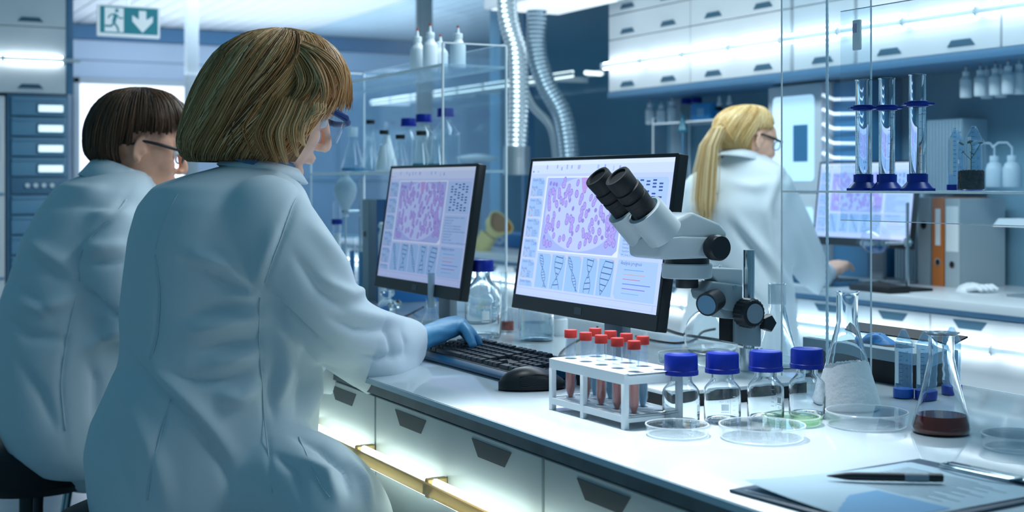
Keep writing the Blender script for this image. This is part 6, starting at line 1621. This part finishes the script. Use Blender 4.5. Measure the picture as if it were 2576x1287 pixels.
def person(label, org, bv, bf, skin, legmat, zleg):
    """the body mesh itself is the person; trousers and shoes by height"""
    me = bpy.data.meshes.new('person'); me.from_pydata((bv - np.array(org)).tolist(), [], bf)
    for q in (skin, legmat): me.materials.append(q)
    zc_ = np.array([bv[list(a)][:, 2].mean() for a in bf]); me.polygons.foreach_set('material_index', (zc_ < zleg).astype('i4').tolist())
    me.shade_smooth(); me.update()
    o = link('person', me, None, tuple(org)); return tag(o, label, 'person')
P1 = person('woman with blond bob in white lab coat typing with a blue glove', org1, bv, bf, M_skin, M_trous, 1.05)
to_obj('lab_coat', v, f, M_coat, P1, org1)
seams(v, [[(757, 475), (735, 520), (715, 575), (690, 645), (662, 725)], [(655, 750), (652, 850), (660, 960), (668, 1080), (688, 1270)], [(390, 640), (402, 740), (396, 840), (376, 915)], [(428, 1005), (405, 1080), (380, 1180), (366, 1270)], [(480, 440), (440, 500), (405, 570), (390, 640)], [(752, 1100), (775, 1150), (800, 1210), (835, 1260)]], P1, org1)
# collar and shirt
cl = MB(); rings = []
for c_, a_, b_ in ((PP(668, 378, Z1 + 0.02), 0.056, 0.058), (PP(655, 398, Z1 + 0.01), 0.062, 0.066), (PP(640, 425, Z1), 0.075, 0.085)): rings.append(ring3(c_, R1, (F1 + Vector((0, 0, -0.35))).normalized(), a_, b_, 32, 2.1))
cl.loft(rings, cap=False); cl.v = [tuple(Vector(p) - org1) for p in cl.v]
o = cl.obj('collar', M_shirtb, P1, ang=180); md = o.modifiers.new('t', 'SOLIDIFY'); md.thickness = 0.004
def lapel(pts, z, m, par, org, name='coat_collar', th=0.006):
    vs = [PP(px, py, zz_) - Vector(org) for px, py, zz_ in pts]; n = len(vs) // 2
    mb = MB(); mb.add(vs, [(k, k + 1, n + k + 1, n + k) for k in range(n - 1)]); o = mb.obj(name, m, par, ang=180)
    md = o.modifiers.new('t', 'SOLIDIFY'); md.thickness = th; md2 = o.modifiers.new('s', 'SUBSURF'); md2.levels = 2; md2.render_levels = 2; return o
eyes(H1, P1, org1)
# hair: a chin-length bob
def px_row(L_, R_, y, lat, z, F, split=0.5):
    """ring whose silhouette in the picture runs from L_ to R_"""
    Fa = abs(Vector(F).normalized().dot(RV)); w = (R_ - L_) / 2 * z / FPX / Fa
    return (PP((L_ + R_) / 2, y, z), lat, w, w)
zh = Z1 + 0.02
HR = [px_row(694, 722, 72, 0.012, zh, HF1), px_row(628, 784, 88, 0.062, zh, HF1), px_row(574, 830, 125, 0.092, zh, HF1), px_row(540, 858, 175, 0.106, zh, HF1), px_row(514, 864, 225, 0.112, zh, HF1), px_row(496, 862, 272, 0.113, zh, HF1), px_row(483, 852, 318, 0.113, zh, HF1), px_row(476, 842, 355, 0.111, zh, HF1), px_row(482, 820, 388, 0.100, zh, HF1), px_row(500, 800, 408, 0.088, zh, HF1)]
def open1(th, s):
    a = abs(th)
    if s < 0.50: return False
    lim = 0.62 + 0.25 * max(0, (0.66 - s) / 0.16) * 0 + (0.30 if s > 0.60 else 0.0)
    lim += 0.18 * math.sin(th * 23) * 0.3
    return a < min(1.15, 0.50 + (s - 0.50) * 4.8)
blond = [(0.16, 0.065, 0.018), (0.32, 0.145, 0.045), (0.52, 0.255, 0.090), (0.74, 0.42, 0.18), (0.92, 0.64, 0.34)]
hair_strands(HR, HF1, 3400, blond, 21, P1, org1, drift=lambda th, s: math.copysign(1, th) * (0.95 * s ** 1.1 * min(1, max(0, (abs(th) - 0.45) / 0.7)) * min(1, max(0.15, (PI - abs(th)) / 1.2)) + 0.05 * math.sin(7 * s + th * 3)), rad=0.0011, openf=open1, s0max=0.5, s1min=0.86, jit=0.006, sub=14, shellcol=(0.16, 0.065, 0.018), cut=(-0.07, 0.05))
dr1 = lambda th, s: math.copysign(1, th) * (1.25 * s ** 1.15 * min(1, max(0, (abs(th) - 0.35) / 0.7)) * min(1, max(0.15, (PI - abs(th)) / 1.2)) + 0.10 * math.sin(5 * s + th * 4))
hair_strands(HR, HF1, 420, [(0.62, 0.34, 0.14), (0.86, 0.58, 0.30), (0.98, 0.78, 0.48)], 77, P1, org1, drift=dr1, rad=0.0012, openf=open1, s0max=0.45, s1min=0.7, jit=0.005, sub=14, name='hair_highlights', shell=False, cut=(-0.09, 0.03))
hair_strands(HR, HF1, 260, [(0.05, 0.018, 0.005), (0.11, 0.042, 0.012), (0.18, 0.075, 0.022)], 78, P1, org1, drift=dr1, rad=0.0013, openf=open1, s0max=0.45, s1min=0.8, jit=0.005, sub=14, name='hair_lowlights', shell=False, cut=(-0.06, 0.03))
# fringe sweeping over the temple and strands before the ear
m = MB(); rng = random.Random(31)
def lock(pts, n, spread, zs, r, lo=0, hi=4, end=0.35):
    """a lock of n strands following one flow line; pts are (px,py,depth)"""
    for _ in range(n):
        ox, oy, oz = rng.gauss(0, 1), rng.gauss(0, 1), rng.gauss(0, 1); sh = rng.uniform(0.86, 1.0); q = []
        base = rng.uniform(lo, hi); i = min(int(base), 3); t = base - i; col = tuple(blond[i][c] * (1 - t) + blond[i + 1][c] * t for c in range(3))
        K = len(pts)
        for k in range(13):
            s = k / 12 * sh * (K - 1); j = min(int(s), K - 2); u = s - j
            P_ = [pts[max(j - 1, 0)], pts[j], pts[j + 1], pts[min(j + 2, K - 1)]]
            c = [0.5 * ((2 * P_[1][d]) + (P_[2][d] - P_[0][d]) * u + (2 * P_[0][d] - 5 * P_[1][d] + 4 * P_[2][d] - P_[3][d]) * u * u + (3 * P_[1][d] - P_[0][d] - 3 * P_[2][d] + P_[3][d]) * u ** 3) for d in range(3)]
            e_ = 1.0 - (1 - end) * (k / 12) ** 2
            q.append(PP(c[0] + ox * spread * e_, c[1] + oy * spread * 0.35 * e_, c[2] + oz * zs))
        m.tube(q, [r * min(1, 0.4 + k / 4) * min(1.0, (13 - k) / 6) for k in range(13)], 4, cap=False, col=col)
zq = zh - 0.115
for x0, y0, x1, y1, x2, y2, n in ((735, 100, 838, 160, 858, 225, 50), (740, 105, 822, 175, 838, 250, 50), (730, 105, 802, 185, 812, 262, 60), (745, 110, 800, 200, 765, 268, 60), (720, 105, 785, 195, 738, 262, 60), (705, 105, 760, 200, 715, 270, 60)):
    lock([(x0, y0, zh - 0.055), ((x0 + x1) / 2 + 6, (y0 + y1) / 2 - 6, zh - 0.088), (x1, y1, zq + (0.035 if x1 > 815 else 0.010)), ((x1 + x2) / 2 + 8, (y1 + y2) / 2 + 6, zq + (0.045 if x2 > 815 else 0.004)), (x2, y2, zq + (0.055 if x2 > 815 else 0.004))], n, 8, 0.004, 0.0011, 1, 4)
for x0, y0, x1, y1, x2, y2, n, lo in ((790, 262, 770, 300, 745, 335, 26, 3), (800, 258, 800, 280, 775, 300, 22, 3), (760, 255, 735, 320, 750, 395, 60, 2), (740, 250, 705, 330, 722, 415, 70, 2), (715, 245, 675, 330, 700, 412, 70, 1), (690, 240, 645, 330, 672, 398, 70, 1), (665, 235, 615, 320, 640, 392, 70, 0), (640, 225, 585, 310, 600, 392, 60, 0), (770, 262, 755, 330, 770, 372, 34, 3)):
    lock([(x0, y0, zq + 0.002), ((x0 + x1) / 2, (y0 + y1) / 2, zq - 0.004), (x1, y1, zq - 0.004), ((x1 + x2) / 2 - 4, (y1 + y2) / 2, zq), (x2, y2, zq + 0.016)], n, 9, 0.004, 0.0011, lo, 4 if lo > 1 else 3)
m.v = [tuple(Vector(p) - org1) for p in m.v]; m.obj('hair_fringe', M_hair, P1, ang=180)
# safety glasses
def glasses(H, parent, org, style, fm):
    g = MB()
    if style == 'safety':
        g.tube([H @ Vector(p) for p in ((0.074, 0.02, 0.022), (0.072, 0.06, 0.024), (0.064, 0.108, 0.024), (0.035, 0.124, 0.022), (0, 0.128, 0.022), (-0.035, 0.124, 0.022), (-0.064, 0.108, 0.024), (-0.072, 0.06, 0.024), (-0.074, 0.02, 0.022))], [0.004, 0.0055, 0.0075, 0.0065, 0.006, 0.0065, 0.0075, 0.0055, 0.004], 10)
        l_ = MB(); rows_ = []
        for z_, sc in ((0.020, 1.0), (0.0, 0.99), (-0.022, 0.93)): rows_.append([H @ Vector((x * sc, y, z_)) for x, y in ((0.073, 0.066), (0.070, 0.088), (0.062, 0.106), (0.035, 0.122), (0, 0.126), (-0.035, 0.122), (-0.062, 0.106), (-0.070, 0.088), (-0.073, 0.066))])
        n = 9; l_.add([p for r in rows_ for p in r], [(i * n + k, i * n + k + 1, (i + 1) * n + k + 1, (i + 1) * n + k) for i in range(2) for k in range(n - 1)])
    else:
        l_ = MB()
        for s in (-1, 1):
            pts = [H @ Vector((s * 0.034 + 0.026 * math.cos(a) * (1 if abs(math.cos(a)) < .9 else .98), 0.108 - 0.012 * abs(s * 0.034 + 0.026 * math.cos(a)) / 0.06, -0.002 + 0.017 * math.copysign(abs(math.sin(a)) ** 0.7, math.sin(a)))) for a in [2 * PI * k / 24 for k in range(24)]]
            g.tube(pts + [pts[0]], 0.0019, 8); l_.add(pts, [tuple(range(24))])
            g.tube([H @ Vector(p) for p in ((s * 0.060, 0.098, 0.006), (s * 0.071, 0.090, 0.007), (s * 0.079, 0.03, 0.010), (s * 0.080, -0.005, 0.010), (s * 0.078, -0.03, -0.004))], [0.0038, 0.0046, 0.0042, 0.0034, 0.0024], 8)
        g.tube([H @ Vector(p) for p in ((-0.010, 0.106, 0.004), (0, 0.110, 0.007), (0.010, 0.106, 0.004))], 0.002, 8)
    g.v = [tuple(Vector(p) - Vector(org)) for p in g.v]; l_.v = [tuple(Vector(p) - Vector(org)) for p in l_.v]
    fr_ = g.obj('glasses_frame', fm, parent, ang=80); l_.obj('lens', M_lens, fr_, ang=80)
glasses(H1, P1, org1, 'safety', M_frameb)
# gloved right hand over the keys
kz = BENCH + 0.034
tipc = PZ(1196, 862, kz)
HD = (tipc - W_r); HD.z = 0; HD.normalize(); sdv = Vector((HD.y, -HD.x, 0))
wr_ = PP(1074, 846, 2.80); kn_ = PP(1158, 812, 2.885)
tips = [tipc + sdv * 0.030 - HD * 0.018, tipc + sdv * 0.009 + HD * 0.004, tipc - sdv * 0.012 + HD * 0.010, tipc - sdv * 0.034 + HD * 0.0]
glove_hand(wr_, kn_, tips, sdv, M_glove, P1, org1, -1, r=0.0112)
kl = PP(935, 890, 2.93); wl2 = PP(890, 900, 2.87); dl = (kl - wl2).normalized(); sl = Vector((dl.y, -dl.x, 0))
glove_hand(wl2, kl, [kl + dl * 0.07 + sl * q - Vector((0, 0, 0.035)) for q in (0.03, 0.01, -0.01, -0.03)], sl, M_glove, P1, org1, 1, name='glove')

def coat_collar(parent, org, F, top, fold_, low, m=M_coat, name='coat_collar', slope=0.55):
    """turned-down collar round the neck: inner stand, fold line, outer leaf"""
    F = Vector(F).normalized(); R = Vector((F.y, -F.x, 0)); V = (F + Vector((0, 0, -slope))).normalized(); mb = MB(); rings = [ring3(c, R, V, a, b, 36, 2.1) for c, a, b in (top, fold_, low)]
    mb.loft(rings, cap=False); mb.v = [tuple(Vector(p) - Vector(org)) for p in mb.v]
    o = mb.obj(name, m, parent, ang=180); md = o.modifiers.new('t', 'SOLIDIFY'); md.thickness = 0.004; return o
coat_collar(P1, org1, F1, (PP(668, 414, Z1 + 0.01), 0.062, 0.058), (PP(664, 412, Z1 + 0.01), 0.070, 0.066), (PP(660, 440, Z1), 0.085, 0.085), slope=0.22)

# ------------------------------------------------------------------ the man at the left monitor
Z2 = 3.35
F2 = dir_w(0.92, 0.39); org2 = PP(200, 1200, Z2); org2.z = 0.0
coat = MB()
rows2 = [(425, 262, 362, 0.07), (448, 185, 385, 0.13), (480, 128, 398, 0.185), (540, 84, 410, 0.212), (620, 48, 415, 0.215), (700, 24, 418, 0.212), (780, 6, 420, 0.21), (880, -6, 420, 0.21), (980, -10, 425, 0.214), (1060, -4, 430, 0.215), (1120, 25, 430, 0.21), (1172, 90, 425, 0.19)]
R2, _ = torso(coat, rows2, Z2, F2)
S2r = PP(285, 585, Z2 - 0.15); E2r = PP(345, 800, Z2 - 0.14); W2r = PP(560, 850, Z2 + 0.05)
limb_loft(coat, [S2r, PP(300, 690, Z2 - 0.165), E2r, PP(450, 850, Z2 - 0.06), W2r], [0.083, 0.082, 0.075, 0.066, 0.052])
limb_loft(coat, [PP(190, 590, Z2 + 0.16), PP(330, 800, Z2 + 0.2), PP(500, 850, Z2 + 0.25)], [0.078, 0.072, 0.055])
limb_loft(coat, [PP(250, 1120, Z2 - 0.03), PP(380, 1110, Z2 - 0.08), PP(500, 1150, Z2 - 0.06)], [0.12, 0.105, 0.09])
limb_loft(coat, [PP(220, 1125, Z2 + 0.10), PP(370, 1120, Z2 + 0.12), PP(480, 1150, Z2 + 0.14)], [0.115, 0.10, 0.085])
v, f = voxel_union(coat, 0.0085, 8)
v = wave(v, f, 0.0035, 15, 8)
v = fold(v, f, [([(330, 470), (290, 540), (215, 600), (190, 650), (200, 720)], 7, -0.006), ([(195, 655), (250, 660), (320, 655)], 12, -0.010), ([(205, 620), (260, 625), (320, 610)], 18, 0.010), ([(205, 720), (250, 770), (310, 805)], 10, -0.014), ([(75, 640), (130, 690), (190, 720)], 14, -0.009), ([(60, 600), (120, 640), (185, 670)], 18, 0.009),
      ([(40, 760), (110, 775), (190, 745)], 16, 0.009), ([(20, 800), (70, 845), (170, 855)], 12, -0.010), ([(20, 700), (80, 745), (130, 790)], 12, -0.008), ([(185, 760), (165, 850), (150, 960), (165, 1130)], 6, -0.004), ([(40, 900), (100, 990), (140, 1080)], 16, -0.008), ([(220, 900), (240, 960), (235, 1060)], 14, -0.009), ([(215, 880), (270, 840), (320, 830)], 16, 0.011), ([(150, 470), (220, 480), (270, 470)], 14, 0.006), ([(110, 520), (190, 510), (260, 520)], 14, -0.006), ([(220, 540), (280, 545), (330, 530)], 14, 0.007)])
v = lap(v, f, 1)
body = MB(); HC2 = PP(352, 368, Z2 + 0.02); HF2 = dir_w(0.93, 0.37); H2 = head_frame(HC2, HF2, math.radians(12), 0, 1.03)
head_parts(body, H2, True)
limb_loft(body, [H2 @ Vector((0, -0.028, -0.05)), PP(312, 445, Z2 + 0.01), PP(285, 500, Z2)], [0.056, 0.058, 0.066])
torso(body, [(470, 190, 370, 0.11), (520, 130, 380, 0.16), (800, 60, 380, 0.16), (1060, 40, 390, 0.17), (1150, 90, 380, 0.15)], Z2, F2)
limb_loft(body, [S2r, E2r, W2r], [0.052, 0.048, 0.033])
limb_loft(body, [W2r, PP(600, 862, Z2 + 0.08), PP(635, 875, Z2 + 0.1)], [0.030, 0.034, 0.020])
for dz in (-0.06, 0.11):
    k_ = PP(520, 1160, Z2 + dz); k_.y = min(k_.y, 0.86); an = Vector((k_.x + 0.02, k_.y - 0.08, 0.10)); limb_loft(body, [PP(250, 1130, Z2 + dz), k_, (k_ + an) / 2, an], [0.09, 0.066, 0.058, 0.044])
    limb_loft(body, [an, an + Vector((0.03, 0.06, -0.045)), an + Vector((0.05, 0.13, -0.06))], [0.044, 0.04, 0.03])
bv, bf = voxel_union(body, 0.0045, 3)
P2 = person('man with short dark hair and black glasses in white lab coat', org2, bv, bf, M_skin2, M_trous, 1.10)
to_obj('lab_coat', v, f, M_coat, P2, org2)
seams(v, [[(318, 500), (290, 540), (225, 595), (195, 650), (200, 720)], [(190, 750), (168, 850), (152, 960), (165, 1110)]], P2, org2)
coat_collar(P2, org2, F2, (PP(326, 430, Z2 + 0.01), 0.066, 0.064), (PP(318, 428, Z2 + 0.01), 0.078, 0.080), (PP(306, 484, Z2), 0.115, 0.108), slope=0.42)
sh = MB(); sh.loft([ring3(PP(325, 440, Z2 + 0.01), R2, (Vector(F2) + Vector((0, 0, -0.6))).normalized(), 0.062, 0.066, 28, 2.1), ring3(PP(318, 490, Z2), R2, (Vector(F2) + Vector((0, 0, -0.5))).normalized(), 0.085, 0.110, 28, 2.1)], cap=False)
sh.v = [tuple(Vector(p) - org2) for p in sh.v]; o = sh.obj('shirt', M_shirt, P2, ang=180)
eyes(H2, P2, org2)
z2h = Z2 + 0.02
HR2 = [px_row(338, 366, 220, 0.012, z2h, HF2), px_row(290, 412, 232, 0.056, z2h, HF2), px_row(256, 446, 260, 0.082, z2h, HF2), px_row(238, 466, 296, 0.094, z2h, HF2), px_row(230, 474, 330, 0.096, z2h, HF2), px_row(229, 470, 362, 0.094, z2h, HF2), px_row(233, 462, 388, 0.090, z2h, HF2), px_row(250, 440, 412, 0.080, z2h, HF2)]
def open2(th, s, k=[0]):
    a = abs(th); s = s + 0.0 * 0.022 * math.sin(th * 19) + 0.015 * math.sin(th * 43)
    return (s > 0.60 and a < 1.80) or (s > 0.52 and a < 1.0) or (s > 0.74 and a < 2.05)
brown = [(0.035, 0.014, 0.006), (0.07, 0.030, 0.012), (0.13, 0.058, 0.025), (0.24, 0.12, 0.06)]
hair_strands(HR2, HF2, 2200, brown, 5, P2, org2, drift=lambda th, s: 0.18 * math.copysign(1, th) * s, rad=0.0013, openf=open2, s0max=0.55, s1min=0.78, jit=0.005, sub=9)
glasses(H2, P2, org2, 'specs', M_black)

# ------------------------------------------------------------------ the ponytailed woman at the rear counter
Z3 = 4.72
F3 = dir_w(0.72, 0.69); org3 = PP(1860, 900, Z3); org3.z = 0.0
coat = MB()
rows3 = [(388, 1838, 1915, 0.06), (402, 1815, 1935, 0.10), (424, 1775, 1962, 0.17), (462, 1750, 1980, 0.205), (520, 1742, 1985, 0.20), (600, 1750, 1978, 0.19), (680, 1752, 1975, 0.185), (760, 1740, 1985, 0.19), (860, 1718, 2000, 0.205), (960, 1705, 2010, 0.21), (1000, 1730, 2000, 0.19)]
R3_, _ = torso(coat, rows3, Z3, F3)
S3r = PP(1945, 480, Z3 - 0.06); E3r = PP(2022, 640, Z3 + 0.02); W3r = PP(2078, 690, 4.92)
limb_loft(coat, [S3r, PP(1985, 560, Z3 - 0.05), E3r, PP(2052, 690, 4.84), W3r], [0.076, 0.078, 0.072, 0.062, 0.045])
limb_loft(coat, [PP(2030, 690, Z3 + 0.05), PP(2058, 735, Z3 + 0.10)], [0.04, 0.016])
limb_loft(coat, [PP(1770, 480, Z3 + 0.12), PP(1755, 620, Z3 + 0.16), PP(1860, 690, Z3 + 0.35)], [0.074, 0.07, 0.05])
for dz in (-0.05, 0.10): limb_loft(coat, [PP(1860, 930, Z3 + dz), PP(1960, 930, Z3 + 0.15 + dz)], [0.11, 0.09])
v, f = voxel_union(coat, 0.011, 5)
v = wave(v, f, 0.004, 14, 12)
v = fold(v, f, [([(1985, 420), (1950, 520), (1960, 620), (1990, 700)], 9, -0.016), ([(1960, 440), (1930, 530), (1945, 640)], 12, 0.010), ([(1830, 560), (1900, 640), (1980, 760)], 10, -0.010), ([(1850, 540), (1930, 640), (1990, 730)], 12, 0.010), ([(1790, 660), (1870, 720), (1950, 800)], 10, -0.010), ([(1840, 460), (1900, 470), (1940, 460)], 12, 0.006), ([(2000, 520), (2030, 600), (2060, 680)], 9, -0.008)])
v = lap(v, f, 1)
body = MB(); HC3 = PP(1884, 347, Z3 + 0.02); HF3 = dir_w(0.90, 0.44); H3 = head_frame(HC3, HF3, math.radians(14), 0, 0.98)
head_parts(body, H3)
limb_loft(body, [H3 @ Vector((0, -0.028, -0.05)), PP(1870, 390, Z3 + 0.01), PP(1860, 430, Z3)], [0.048, 0.050, 0.058])
torso(body, [(425, 1800, 1945, 0.12), (520, 1780, 1960, 0.15), (760, 1775, 1960, 0.15), (960, 1760, 1970, 0.15)], Z3, F3)
limb_loft(body, [S3r, E3r, W3r], [0.045, 0.042, 0.03])
for dz in (-0.05, 0.10):
    k_ = PP(1960, 935, Z3 + 0.15 + dz); k_.y = min(k_.y, 3.10); an = Vector((k_.x, k_.y - 0.1, 0.10)); limb_loft(body, [PP(1860, 940, Z3 + dz), k_, (k_ + an) / 2, an], [0.08, 0.06, 0.052, 0.04])
    limb_loft(body, [an, an + Vector((0.0, 0.08, -0.045)), an + Vector((0.0, 0.15, -0.06))], [0.04, 0.036, 0.028])
bv, bf = voxel_union(body, 0.005, 3)
P3 = person('woman with long blond ponytail in white lab coat at the rear counter', org3, bv, bf, M_skin, M_trous, 1.10)
to_obj('lab_coat', v, f, M_coat, P3, org3)
coat_collar(P3, org3, F3, (PP(1874, 390, Z3 + 0.01), 0.056, 0.056), (PP(1872, 390, Z3 + 0.01), 0.064, 0.064), (PP(1864, 412, Z3), 0.095, 0.095), slope=0.30)
eyes(H3, P3, org3)
z3h = Z3 + 0.02
HR3 = [px_row(1872, 1892, 264, 0.012, z3h, HF3), px_row(1838, 1918, 271, 0.055, z3h, HF3), px_row(1812, 1936, 288, 0.078, z3h, HF3), px_row(1800, 1944, 310, 0.087, z3h, HF3), px_row(1797, 1944, 334, 0.087, z3h, HF3), px_row(1802, 1936, 356, 0.082, z3h, HF3), px_row(1818, 1920, 378, 0.070, z3h, HF3)]
pale = [(0.46, 0.27, 0.08), (0.64, 0.42, 0.16), (0.82, 0.60, 0.28), (0.95, 0.80, 0.48)]
hair_strands(HR3, HF3, 1300, pale, 8, P3, org3, drift=lambda th, s: 0.9 * math.copysign(1, th) * s, rad=0.0016, openf=lambda th, s: (s > 0.62 and abs(th) < 1.75) or (s > 0.52 and abs(th) < 0.9), s0max=0.5, s1min=0.8, jit=0.003, sub=9)
m = MB(); rng = random.Random(17)
for k in range(420):
    a, b = rng.gauss(0, 1), rng.gauss(0, 1); w_ = min(1, max(0, 0.5 + 0.25 * math.sin(a * 5) + rng.gauss(0, 0.2))); col = tuple(pale[0][c] + (pale[3][c] - pale[0][c]) * w_ for c in range(3)); e_ = rng.uniform(0.86, 1.02)
    m.tube([PP(1822 + a * 3, 318 + b * 2, z3h - 0.05 + b * 0.006), PP(1806 + a * 6, 326 + b * 2, z3h - 0.09 + b * 0.008), PP(1786 + a * 8, 365, z3h - 0.105 + b * 0.012), PP(1777 + a * 10, 430, z3h - 0.10 + b * 0.014), PP(1772 + a * 10.5, 500, z3h - 0.11 + b * 0.014), PP(1772 + a * 9, 318 + (556 - 318) * e_, z3h - 0.115 + b * 0.012)], [0.0016, 0.0018, 0.0018, 0.0018, 0.0015, 0.0006], 4, cap=False, col=col)
m.v = [tuple(Vector(p) - org3) for p in m.v]; m.obj('ponytail', M_hair, P3, ang=180)
t_ = MB().lathe([(0.011, -0.006), (0.014, -0.005), (0.014, 0.005), (0.011, 0.006)], 18, M=TR(*(PP(1812, 321, z3h - 0.075) - org3)) @ Matrix.Rotation(1.0, 4, 'X')).obj('hair_tie', M_hair if False else mat('hair_tie', (0.3, 0.2, 0.1), 0.7), P3)
glasses(H3, P3, org3, 'specs', M_black)
w3, k3 = PP(2088, 684, 4.96), PP(2112, 664, 5.06); d3 = (k3 - w3).normalized(); s3 = Vector((d3.y, -d3.x, 0)).normalized()
glove_hand(w3, k3, [k3 + d3 * 0.055 + s3 * q - Vector((0, 0, 0.03 + abs(q) * 0.1)) for q in (0.034, 0.012, -0.010, -0.032)], s3, M_skin, P3, org3, -1, name='hand', voxel=0.003)

# ------------------------------------------------------------------ stools
def stool(label, c, r, zt, th, legs=True):
    t = thing('lab_stool', label, 'stool', (c.x, c.y, 0))
    MB().lathe([(0, zt - th), (r * 0.80, zt - th), (r * 0.95, zt - th * 0.8), (r, zt - th * 0.4), (r * 0.97, zt - th * 0.12), (r * 0.85, zt), (0, zt - 0.004)], 44).obj('seat', M_blackm, t)
    MB().cyl((0, 0, 0.28), (0, 0, zt - th), 0.028, n=20).obj('gas_column', M_black, t)
    MB().cyl((0, 0, 0.10), (0, 0, 0.30), 0.036, n=20).obj('lower_column', M_black, t)
    MB().lathe([(0.19, 0.27), (0.198, 0.262), (0.206, 0.27), (0.198, 0.278), (0.19, 0.27)], 40).obj('foot_ring', M_chrome, t)
    for k in range(5):
        a = 2 * PI * k / 5 + 0.4; ca_, sa_ = math.cos(a), math.sin(a)
        lg = MB().tube([(0, 0, 0.12), (0.15 * ca_, 0.15 * sa_, 0.095), (0.27 * ca_, 0.27 * sa_, 0.06)], [0.024, 0.020, 0.014], 10).obj('leg', M_black, t)
        MB().lathe([(0, -0.012), (0.026, -0.012), (0.026, 0.012), (0, 0.012)], 16, M=TR(0.27 * ca_, 0.27 * sa_, 0.0265) @ RZ(a + PI / 2) @ Matrix.Rotation(PI / 2, 4, 'Y')).obj('castor', M_black, lg)
    for k in range(3):
        a = 2 * PI * k / 3; MB().cyl((0.10 * math.cos(a), 0.10 * math.sin(a), zt - th - 0.10), (0.12 * math.cos(a), 0.12 * math.sin(a), zt - th), 0.012, n=12).obj('seat_strut', M_chrome if k == 1 else M_black, t)
    return t
stool('black padded lab stool under the man', PP(78, 1170, Z2), 0.185, 0.630, 0.105)
stool('black padded lab stool under the blond woman', PP(420, 1280, Z1), 0.205, 0.652, 0.09)
stool('black padded lab stool under the ponytailed woman', PP(1860, 970, Z3), 0.19, 0.62, 0.09)
